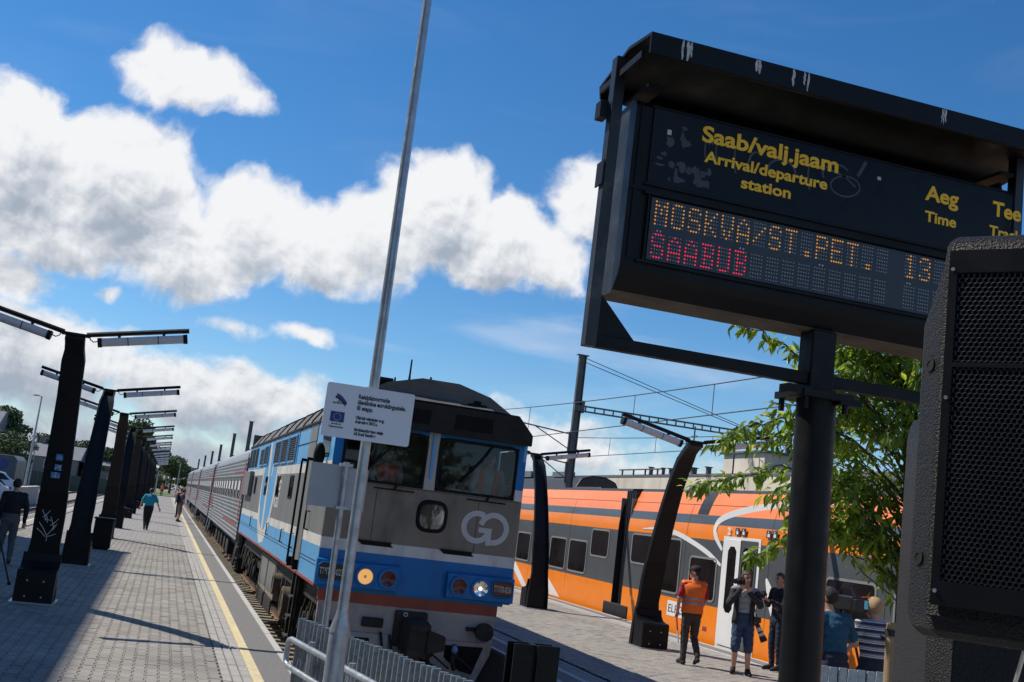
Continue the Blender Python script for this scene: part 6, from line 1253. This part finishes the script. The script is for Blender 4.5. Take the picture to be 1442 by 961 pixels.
def V(*a): return Vector(a)
def person(label, loc, rz, H=1.78, J=None, top='cloth_black', sleeve='long', legs='denim', short=False, shoe='shoe', hair='hair_dark', bulk=1.0, voxel=.013, look=0., nod=0., vest=None, cap=None, extra=None, curl=.6, name='person', hairlen=0, arm=None):
    """local frame: facing +y, x to the person's right; joints J override the standing pose"""
    k = H / 1.78; j = dict(hip=V(0, 0, .95), chest=V(0, .0, 1.30), neck=V(0, -.01, 1.49), head=V(0, .02, 1.655),
        shL=V(-.185, 0, 1.44), shR=V(.185, 0, 1.44), elL=V(-.24, -.03, 1.15), elR=V(.24, -.03, 1.15), wrL=V(-.25, .05, .90), wrR=V(.25, .05, .90), haL=None, haR=None,
        hpL=V(-.09, 0, .92), hpR=V(.09, 0, .92), knL=V(-.1, .02, .50), knR=V(.1, .02, .50), anL=V(-.1, -.02, .08), anR=V(.1, -.02, .08), toL=V(-.12, .16, .035), toR=V(.12, .16, .035))
    for a, b_ in (J or {}).items(): j[a] = V(*b_) if b_ is not None else None
    pr = []                                     # primitives: (kind, data, slot)
    def cap_(a, b_, r0, r1, s): pr.append(('c', (V(*a), V(*b_), r0, r1), s))
    def el_(c, r, s, rot=None): pr.append(('e', (V(*c), V(*r), rot), s))
    B = bulk; hip, ch, nk, hd = j['hip'], j['chest'], j['neck'], j['head']
    fw = V(0, 1, 0)
    # torso: stacked ellipsoids along the spine
    sp = [(hip + V(0, 0, -.04), (.165 * B, .115 * B, .12), legs), (hip + V(0, 0, .06), (.158 * B, .112 * B, .11), legs if not short else legs), (hip.lerp(ch, .42), (.152 * B, .112 * B, .13), top), (hip.lerp(ch, .72), (.160 * B, .118 * B, .13), top), (ch, (.175 * B, .125 * B, .14), top), (ch.lerp(nk, .5), (.172 * B, .11 * B, .11), top)]
    for c, r, s in sp: el_(c, r, s)
    for s_ in ('L', 'R'):
        cap_(ch.lerp(nk, .75), j['sh' + s_], .075 * B, .068 * B, top)
        sh, eb, wr = j['sh' + s_], j['el' + s_], j['wr' + s_]
        if sleeve == 'long': cap_(sh, eb, .066 * B, .054 * B, arm or top); cap_(eb, wr, .054 * B, .042, arm or top)
        elif sleeve == 'half': m_ = sh.lerp(eb, .72); cap_(sh, m_, .068 * B, .062 * B, arm or top); cap_(m_, eb, .047, .043, 'skin'); cap_(eb, wr, .043, .029, 'skin')
        # hand: palm, four fingers and a thumb
        fa = (wr - eb).normalized(); hv = j['ha' + s_]; hdv = V(*hv).normalized() if hv is not None else fa
        side = hdv.cross(V(0, 1, 0) if abs(hdv.y) < .8 else V(0, 0, 1)).normalized(); nrm = side.cross(hdv)
        cap_(wr - fa * .03, wr + hdv * .03, .029, .03, 'skin'); pc = wr + hdv * .06
        for q in (-1, 0, 1): cap_(wr + hdv * .025 + side * q * .012, wr + hdv * .09 + side * q * .024, .019, .016, 'skin')
        for q, L in enumerate((.07, .082, .077, .06)):
            b0 = wr + hdv * .095 + side * (q - 1.5) * .019; d1 = (hdv * math.cos(curl * .8) + nrm * math.sin(curl * .8)); d2 = (hdv * math.cos(curl * 1.9) + nrm * math.sin(curl * 1.9)); cap_(b0, b0 + d1 * L * .5, .0098, .0092, 'skin'); cap_(b0 + d1 * L * .5, b0 + d1 * L * .5 + d2 * L * .5, .0092, .008, 'skin')
        tb = wr + hdv * .035 + side * .03; cap_(tb, tb + (hdv * .6 + side * .7 + nrm * .3) * .04, .013, .011, 'skin'); cap_(tb + (hdv * .6 + side * .7 + nrm * .3) * .04, tb + (hdv * 1.3 + side * .8 + nrm * .7) * .05, .011, .009, 'skin')
        # leg and shoe
        hp, kn, an, to = j['hp' + s_], j['kn' + s_], j['an' + s_], j['to' + s_]
        if not short: cap_(hp, kn, .092 * B, .068 * B, legs); cap_(kn, an + V(0, 0, .03), .067 * B, .055, legs)
        else: m_ = kn.lerp(an, .12); cap_(hp, kn, .098 * B, .085, legs); cap_(kn, m_, .085, .082, legs); cf = kn.lerp(an, .35); cap_(kn, cf, .054, .056, 'skin'); cap_(cf, an, .056, .036, 'skin'); cap_(an + V(0, 0, .06), an, .042, .042, shoe)
        fd = (to - an); fd.z = 0; fd.normalize(); heel = an - fd * .045; heel.z = an.z - .035; cap_(heel, an.lerp(to, .5), .04, .042, shoe); cap_(an.lerp(to, .5), to, .043, .034, shoe); cap_(an + V(0, 0, .02), an.lerp(to, .4), .045, .04, shoe)
    cap_(nk - V(0, 0, .04), hd - V(0, .015, .06), .058, .054, 'skin')
    Rh = Matrix.Rotation(look, 3, 'Z') @ Matrix.Rotation(nod, 3, 'X'); h = lambda x, y, z: hd + Rh @ V(x, y, z)
    el_(h(0, -.01, .03), (.077, .096, .092), 'skin', Rh); el_(h(0, .025, -.04), (.056, .066, .078), 'skin', Rh); el_(h(0, .058, -.085), (.034, .03, .03), 'skin', Rh)
    cap_(h(0, .085, .02), h(0, .108, -.022), .010, .015, 'skin'); el_(h(0, .083, -.055), (.024, .012, .008), 'lip', Rh)
    for q in (-1, 1): el_(h(q * .077, -.012, 0), (.013, .024, .034), 'skin', Rh); el_(h(q * .031, .079, .018), (.012, .010, .008), 'eye_dark', Rh); el_(h(q * .031, .082, .036), (.02, .008, .006), hair, Rh)
    m = MB(); S = k
    for kd, d_, s in pr:
        if kd == 'c':
            a, b_, r0, r1 = d_; dv_ = b_ - a; L = dv_.length; t_ = dv_.normalized() if L > 1e-5 else V(0, 0, 1); pts = []; rs = []
            for q in (-.98, -.7, -.3): pts.append(a + t_ * r0 * q); rs.append(r0 * math.sqrt(1 - q * q))
            for q in (.3, .7, .98): pts.append(b_ + t_ * r1 * q); rs.append(r1 * math.sqrt(1 - q * q))
            pts.insert(3, a); rs.insert(3, r0); pts.insert(4, b_); rs.insert(4, r1); m.tube(pts, rs, 10)
        else: m.ell(d_[0], d_[1], 0, 14, 10, d_[2])
    m.v = [(x * S, y * S, z * S) for x, y, z in m.v]
    me = bpy.data.meshes.new('body'); me.from_pydata(m.v, [], m.f); tmp = bpy.data.objects.new('tmp', me); COL.objects.link(tmp)
    md = tmp.modifiers.new('r', 'REMESH'); md.mode = 'VOXEL'; md.voxel_size = voxel; md2 = tmp.modifiers.new('s', 'SMOOTH'); md2.factor = .5; md2.iterations = 3
    dg = bpy.context.evaluated_depsgraph_get(); dg.update(); out = bpy.data.meshes.new_from_object(tmp.evaluated_get(dg)); bpy.data.objects.remove(tmp)
    # colour every face by the nearest primitive
    n_ = len(out.polygons); cen = np.empty(n_ * 3); out.polygons.foreach_get('center', cen); cen = cen.reshape(-1, 3) / S; best = np.full(n_, 1e9); slot = np.zeros(n_, int); names = []
    for kd, d_, s in pr:
        if s not in names: names.append(s)
        if kd == 'c':
            a, b_, r0, r1 = d_; a = np.array(a); b_ = np.array(b_); ab = b_ - a; t_ = np.clip(((cen - a) @ ab) / max(ab @ ab, 1e-9), 0, 1); dd = np.linalg.norm(cen - a - t_[:, None] * ab, axis=1) - (r0 + (r1 - r0) * t_)
        else:
            q = cen - np.array(d_[0])
            if d_[2] is not None: q = q @ np.array(d_[2])
            r_ = np.array(d_[1]); l = np.linalg.norm(q / r_, axis=1); dd = (l - 1) * r_.min()
        if s in ('eye_dark', 'lip'): dd = dd - .004
        w = dd < best; best[w] = dd[w]; slot[w] = names.index(s)
    out.materials.clear()
    for s in names: out.materials.append(MATS[s])
    out.polygons.foreach_set('material_index', slot.astype(np.int32)); out.polygons.foreach_set('use_smooth', [True] * n_)
    # soft cloth folds on the clothed faces
    from mathutils import noise as mn
    skin_ids = {names.index(s) for s in ('skin', 'lip', 'eye_dark', hair) if s in names}; nv = len(out.vertices); cw = np.zeros(nv, bool)
    for pl_, sl in zip(out.polygons, slot):
        if sl not in skin_ids: cw[list(pl_.vertices)] = True
    nrm_ = [v.normal.copy() for v in out.vertices]
    for v in out.vertices:
        if cw[v.index]:
            q = v.co; a = mn.noise(Vector((q.x * 9, q.y * 9, q.z * 22 + q.x * 14))) * .010 + mn.noise(Vector((q.x * 24, q.y * 24, q.z * 34 - q.x * 30))) * .004; v.co = q + nrm_[v.index] * a
    root = thing(name, label, 'person', loc, None, rz); bo = bpy.data.objects.new('body', out); COL.objects.link(bo); bo.parent = root
    def child(nm, mb, mats, smooth=True):
        mb.v = [(x * S, y * S, z * S) for x, y, z in mb.v]; return obj(nm, mb, mats, root, smooth=smooth, local=True, angle=60)
    # hair or cap: a shell over the skull, open at the face
    m = MB(); m.ell((0, 0, 0), (.086, .106, .100), 0, 22, 14); keep = []
    for f in m.f:
        c = sum((V(*m.v[i]) for i in f), V(0, 0, 0)) / len(f)
        if (c.z > .04 or (c.y < .0 and c.z > -.075 - hairlen) or (c.y < .03 and c.z > -.005)) and not (c.y > .075 and c.z < .045): keep.append(f)
    rj = random.Random(len(label)); m.v = [tuple(h(*(V(*q) * (1.03 + rj.uniform(-.03, .07) + .04 * max(0, q[2] * 8)) + V(0, -.014, .034)))) for q in m.v]; m.f = keep; m.m = [0] * len(keep)
    if cap:
        child('hair', m, hair); m = MB(); m.ell((0, 0, 0), (.092, .112, .085), 0, 18, 12); kp = [f for f in m.f if sum(m.v[i][2] for i in f) / len(f) > -.005]; m.f = kp; m.m = [0] * len(kp); m.v = [tuple(h(*(V(*q) + V(0, -.012, .058)))) for q in m.v]
        br_ = [(.07 * math.cos(a), .085 + .075 * math.sin(a), .052) for a in [math.pi * q / 8 for q in range(9)]]; o_ = len(m.v); m.loft([[h(x, y, z) for x, y, z in br_], [h(x, y, z + .008) for x, y, z in br_]]); child('cap', m, cap)
    else: child('hair', m, hair)
    if vest:
        m = MB(); rg = []; A_ = hip + V(0, 0, -.02); C_ = nk + V(0, 0, -.03)
        for t_, w, d_ in ((0, .185, .15), (.15, .182, .15), (.3, .18, .15), (.45, .184, .152), (.6, .19, .155), (.75, .2, .155), (.86, .215, .14), (.93, .218, .115), (.98, .19, .095), (1.03, .12, .08), (1.06, .085, .075)):
            c = A_.lerp(C_, t_) + (ch - hip.lerp(nk, .65)) * math.sin(t_ * math.pi) * .9; rg.append([c + V(w * B * math.cos(a), d_ * B * math.sin(a), 0) for a in [2 * math.pi * q / 24 for q in range(24)]])
        m.loft(rg, caps=False); ob = child('vest', m, vest)
        for t0 in (.30, .46):
            m = MB(); rg = []
            for t_ in (t0, t0 + .075):
                c = A_.lerp(C_, t_) + (ch - hip.lerp(nk, .65)) * math.sin(t_ * math.pi) * .9; rg.append([c + V((.192 + (t_ > .4) * .004) * B * math.cos(a), .158 * B * math.sin(a), 0) for a in [2 * math.pi * q / 24 for q in range(24)]])
            m.loft(rg, caps=False); o = child('reflective_band', m, 'reflective')
    if extra: extra(child, h, j)
    return root

M('camera_black', (.012, .012, .013), .45, var=.2, scale=20); M('lens_glass', (.02, .02, .04), .05, var=0); M('lens_white', (.55, .55, .52), .45, var=.1); M('screen_blue', (.06, .25, .4), .3, var=0, emit=(.1, .35, .55), estr=.35); M('baton_red', (.6, .03, .02), .5, var=.05)
def photo_camera(label, pos, d_, L=.12, scale=1.0):
    d_ = Vector(d_).normalized(); sd_ = d_.cross(Vector((0, 0, 1))).normalized(); up_ = sd_.cross(d_); P = Vector(pos); t_ = thing('photo_camera', label, 'camera', P)
    rot = Matrix((sd_, d_, up_)).transposed()
    m = MB(); m.box(P, (.145 * scale, .075 * scale, .1 * scale), 0, rot); m.box(P + up_ * .062 * scale, (.06 * scale, .07 * scale, .035 * scale), 0, rot); m.box(P + sd_ * .06 * scale + d_ * .02 + up_ * .0, (.03, .06, .1), 0, rot); obj('camera_body', m, 'camera_black', t_, bevel=.008)
    m = MB(); m.tube([P + d_ * .035, P + d_ * (.035 + L * .4), P + d_ * (.035 + L * .45), P + d_ * (.035 + L)], [.034, .036, .042, .045], 18); ln = obj('lens', m, 'camera_black', t_, smooth=True); m = MB(); m.disc(P + d_ * (.037 + L), d_, .036, 18, .004); obj('front_glass', m, 'lens_glass', ln)
    return t_
# hi-vis man walking away beside the lamp pillar
person('man in orange hi-vis vest, red sleeves and black cap, walking past the lamp pillar', (9.43, 18.55, 0), R(-8), 1.75, dict(elL=(-.27, -.02, 1.17), wrL=(-.26, .06, .93), elR=(.25, .02, 1.17), wrR=(.2, .16, .98), knL=(-.1, .0, .5), anL=(-.11, -.05, .08), toL=(-.15, .12, .035), knR=(.1, .06, .5), anR=(.12, -.18, .15), toR=(.13, -.02, .04)),
       'vest_orange', 'half', 'trouser_brown', vest='vest_orange', arm='shirt_red', cap='cloth_black', look=R(62), voxel=.0105, bulk=1.13)
bt_ = thing('signal_baton', 'short red and white baton held by the man in the orange vest', 'baton', (9.16, 18.62, .8)); m = MB(); m.tube([(9.17, 18.64, .86), (9.20, 18.60, .58)], .014, 8); obj('shaft', m, 'baton_red', bt_); m = MB(); m.tube([(9.20, 18.60, .58), (9.225, 18.57, .36)], .013, 8); obj('tip', m, 'white_paint', bt_)
# photographer in denim shorts, camera raised
def jacket(child, h, j):
    m = MB(); hip, ch, nk = j['hip'], j['chest'], j['neck']; rg = []
    for t_, w, d_ in ((-.16, .20, .15), (0, .2, .155), (.2, .188, .15), (.45, .188, .15), (.7, .2, .152), (.88, .19, .13), (.97, .13, .095)):
        c = hip.lerp(nk, t_); rg.append([c + V(w * math.cos(a), d_ * math.sin(a), 0) for a in [math.pi / 2 + R(34) + (2 * math.pi - R(68)) * q / 26 for q in range(27)]])
    m.loft(rg, caps=False, closed=False); o = child('jacket', m, 'cloth_navy'); s = o.modifiers.new('thick', 'SOLIDIFY'); s.thickness = .012
person('photographer in dark jacket, grey shirt and denim shorts, raising a camera', (10.03, 17.75, 0), R(152), 1.78, dict(chest=(0, -.03, 1.30), neck=(0, -.02, 1.49), head=(.0, .03, 1.655), elL=(-.27, .14, 1.22), elR=(.27, .16, 1.20), wrL=(-.06, .31, 1.42), wrR=(.09, .30, 1.46), haL=(.25, .3, .8), haR=(-.2, .4, .8), knL=(-.12, .08, .5), anL=(-.14, .02, .08), toL=(-.19, .19, .035), knR=(.1, .10, .5), anR=(.1, -.06, .085), toR=(.13, .1, .035)),
       'cloth_grey', 'long', 'denim', True, hair='hair_brown', look=R(28), voxel=.0105, extra=jacket, curl=1.0, hairlen=.02, arm='cloth_navy', bulk=1.12)
for o in bpy.data.objects:
    pass
photo_camera('black camera raised to the eye by the photographer in shorts', (9.78, 17.50, 1.60), (-.85, -.5, -.02), .15)
tl_ = thing('telephoto_lens', 'white and black telephoto lens hanging at the hip of the photographer in shorts', 'camera lens', (10.32, 17.6, .8)); A_ = Vector((10.22, 17.62, .92)); B_ = Vector((10.36, 17.55, .62)); D_ = (B_ - A_)
for k, (a, b_, r0, r1, mt) in enumerate(((0, .25, .04, .04, 'camera_black'), (.25, .45, .045, .046, 'lens_white'), (.46, .54, .047, .047, 'camera_black'), (.54, .7, .048, .05, 'lens_white'), (.71, 1.0, .055, .065, 'camera_black'))): m = MB(); m.tube([A_ + D_ * a, A_ + D_ * b_], [r0, r1], 16); obj('lens_barrel', m, mt, tl_, smooth=True)
m = MB(); m.box(A_ + Vector((0, 0, .05)), (.14, .08, .1)); obj('camera_body', m, 'camera_black', tl_, bevel=.01); m = MB(); m.tube([A_ + Vector((0, 0, .1)), (10.12, 17.66, 1.3), (10.06, 17.72, 1.5)], .008, 5); obj('neck_strap', m, 'strap_black', tl_)
# photographer in black jacket half hidden by the post
person('photographer in black jacket and dark jeans, half hidden by the board post', (11.32, 18.75, 0), R(98), 1.80, dict(elL=(-.24, .06, 1.17), elR=(.24, .06, 1.17), wrL=(-.08, .27, 1.26), wrR=(.08, .27, 1.28), haL=(.2, .9, .2), haR=(-.2, .9, .2)), 'cloth_black', 'long', 'denim_dark', hair='hair_brown', voxel=.012, curl=1.0)
photo_camera('black camera held at chest height by the man in the black jacket', (10.95, 18.72, 1.36), (-.98, -.15, 0), .13)
# cameraman in teal and his video camera on a tripod
person('cameraman in teal T-shirt seen from behind, leaning to his video camera', (7.63, 11.35, 0), R(4), 1.84, dict(chest=(.02, .06, 1.30), neck=(.02, .13, 1.47), head=(-.0, .20, 1.63), shL=(-.19, .1, 1.43), shR=(.2, .1, 1.43), elR=(.36, .12, 1.16), wrR=(.28, .36, 1.24), elL=(-.3, .16, 1.17), wrL=(-.12, .4, 1.22)), 'cloth_teal', 'half', 'denim_dark', hair='hair_dark', look=R(34), voxel=.0105, bulk=1.03, hairlen=.03)
vc = thing('video_camera', 'professional video camera with small blue screen on a tripod, in front of the cameraman', 'video camera', (7.85, 11.75, 1.6)); P = Vector((8.03, 11.75, 1.66))
m = MB(); m.box(P, (.14, .34, .16)); m.box(P + Vector((0, -.2, -.01)), (.12, .1, .14)); obj('camera_body', m, 'camera_black', vc, bevel=.012)
m = MB(); m.tube([P + Vector((0, .17, 0)), P + Vector((0, .34, 0)), P + Vector((0, .42, 0))], [.05, .05, .07], 16); obj('lens', m, 'camera_black', vc, smooth=True)
m = MB(); m.box(P + Vector((.115, -.2, .0)), (.085, .02, .13)); sc_ = obj('screen', m, 'camera_black', vc); m = MB(); m.box(P + Vector((.115, -.212, .005)), (.07, .003, .1)); obj('screen_face', m, 'screen_blue', sc_)
m = MB(); m.tube([P + Vector((-.03, .16, .1)), P + Vector((-.03, .1, .17)), P + Vector((-.03, -.1, .17)), P + Vector((-.03, -.16, .09))], .014, 7); m.box(P + Vector((-.02, .0, .2)), (.05, .14, .05)); obj('handle', m, 'camera_black', vc)
m = MB(); m.tube([P + Vector((.05, -.1, .08)), P + Vector((.16, -.2, .1)), P + Vector((.21, -.22, -.05)), P + Vector((.12, -.18, -.1))], .006, 5); obj('cable', m, 'baton_red', vc)
tp = thing('tripod', 'black camera tripod with long pan handle under the video camera', 'tripod', (7.86, 11.75, 0)); m = MB(); m.tube([P + Vector((0, 0, -.09)), P + Vector((0, 0, -.22))], [.06, .05], 12); obj('head', m, 'camera_black', tp)
m = MB(); m.tube([P + Vector((.02, -.05, -.16)), P + Vector((.36, -.5, -.42))], .013, 8); m.tube([P + Vector((.27, -.38, -.35)), P + Vector((.36, -.5, -.42))], .02, 8); obj('pan_handle', m, 'camera_black', tp)
for k in range(3): a = R(200 + 120 * k); e_ = Vector((math.cos(a), math.sin(a), 0)); m = MB(); q = P + Vector((0, 0, -.22)); m.tube([q + e_ * .04, q + e_ * .24 + Vector((0, 0, -.7)), Vector((P.x + e_.x * .5, P.y + e_.y * .5, .01))], [.018, .014, .01], 7); obj('leg', m, 'camera_black', tp)
# blond man in striped T-shirt
person('blond man in a dark and white striped T-shirt, seen from behind at the fence', (8.24, 11.5, 0), R(-10), 1.77, dict(chest=(0, .03, 1.30), head=(0, .05, 1.64), elL=(-.29, .02, 1.17), wrL=(-.36, .15, .97), elR=(.27, .0, 1.16), wrR=(.26, .12, .95)), 'stripe', 'half', 'denim_dark', hair='hair_blond', look=R(14), voxel=.0105, bulk=1.06)
# left platform people
person('man in black jacket and grey trousers at the left edge, seen from behind', (-2.95, 25.4, 0), R(12), 1.76, dict(knL=(-.11, .06, .5), anL=(-.12, .12, .08), toL=(-.13, .3, .035), anR=(.1, -.14, .09), toR=(.12, .02, .035), elR=(.27, -.05, 1.16), wrR=(.27, -.02, .9)), 'cloth_black', 'long', 'trouser_grey', voxel=.015, bulk=1.14)
mp_ = thing('monopod', 'thin black monopod leg at the left edge of the platform', 'monopod', (-2.29, 21.2, 0)); m = MB(); m.tube([(-2.29, 21.2, .02), (-2.60, 21.5, .72), (-2.74, 21.64, 1.1)], .016, 8); obj('leg', m, 'camera_black', mp_); m = MB(); m.tube([(-2.285, 21.195, 0), (-2.30, 21.21, .045)], .028, 8); obj('foot', m, 'rubber', mp_)
person('heavy-set person in bright cyan T-shirt and black trousers, walking away', (-.50, 48.6, 0), R(-6), 1.72, dict(elL=(-.31, -.03, 1.19), wrL=(-.37, .02, .95), elR=(.33, .03, 1.19), wrR=(.42, .1, .97), knR=(.06, .08, .5), anR=(.04, .12, .08), toR=(.05, .28, .035), knL=(-.08, .0, .5), anL=(-.03, -.25, .16), toL=(-.03, -.12, .04)), 'cloth_cyan', 'half', 'cloth_black', voxel=.02, bulk=1.32)
def pack(child, h, j): m = MB(); m.box((0, -.2, 1.22), (.28, .16, .4)); o = child('backpack', m, 'cloth_black')
person('man in dark blue shirt and shorts with a backpack, standing at the yellow line', (.95, 63.2, 0), R(-75), 1.78, dict(neck=(0, .05, 1.49), head=(0, .11, 1.64), elR=(.22, .05, 1.16), wrR=(.2, .2, 1.0)), 'cloth_blue', 'half', 'shorts_tan', True, voxel=.022, extra=pack, bulk=1.1)
person('dark-haired person mostly hidden behind the man with the backpack', (1.0, 70.5, 0), R(20), 1.78, {}, 'shirt_red', 'half', 'cloth_black', voxel=.024)
person('worker in orange hi-vis at the far end of the platform', (-.35, 163, -.1), R(170), 1.8, {}, 'shirt_red', 'half', 'cloth_black', voxel=.026, vest='vest_orange')
# train crew in the cab
def open_vest(child, h, j):
    m = MB(); hip, nk = j['hip'], j['neck']; rg = []
    for t_, w, d_ in ((-.1, .19, .15), (.2, .185, .15), (.5, .186, .15), (.75, .2, .15), (.88, .215, .13), (.97, .19, .1), (1.03, .11, .085)):
        c = hip.lerp(nk, t_); rg.append([c + V(w * math.cos(a), d_ * math.sin(a), 0) for a in [math.pi / 2 + R(26) + (2 * math.pi - R(52)) * q / 26 for q in range(27)]])
    m.loft(rg, caps=False, closed=False); o = child('vest', m, 'vest_red'); s = o.modifiers.new('thick', 'SOLIDIFY'); s.thickness = .012
person('train driver in red hi-vis vest behind the right windscreen', (4.92, 17.22, 1.45), R(172), 1.74, dict(elL=(-.27, .1, 1.15), elR=(.27, .1, 1.15), wrL=(-.17, .3, 1.08), wrR=(.17, .3, 1.08)), 'shirt_pale', 'long', 'denim_dark', voxel=.014, hair='hair_dark', extra=open_vest)
person('crew member with red scarf behind the left windscreen', (3.32, 17.5, 1.45), R(176), 1.66, {}, 'shirt_pale', 'long', 'denim_dark', vest='vest_red', voxel=.014, hair='hair_dark')
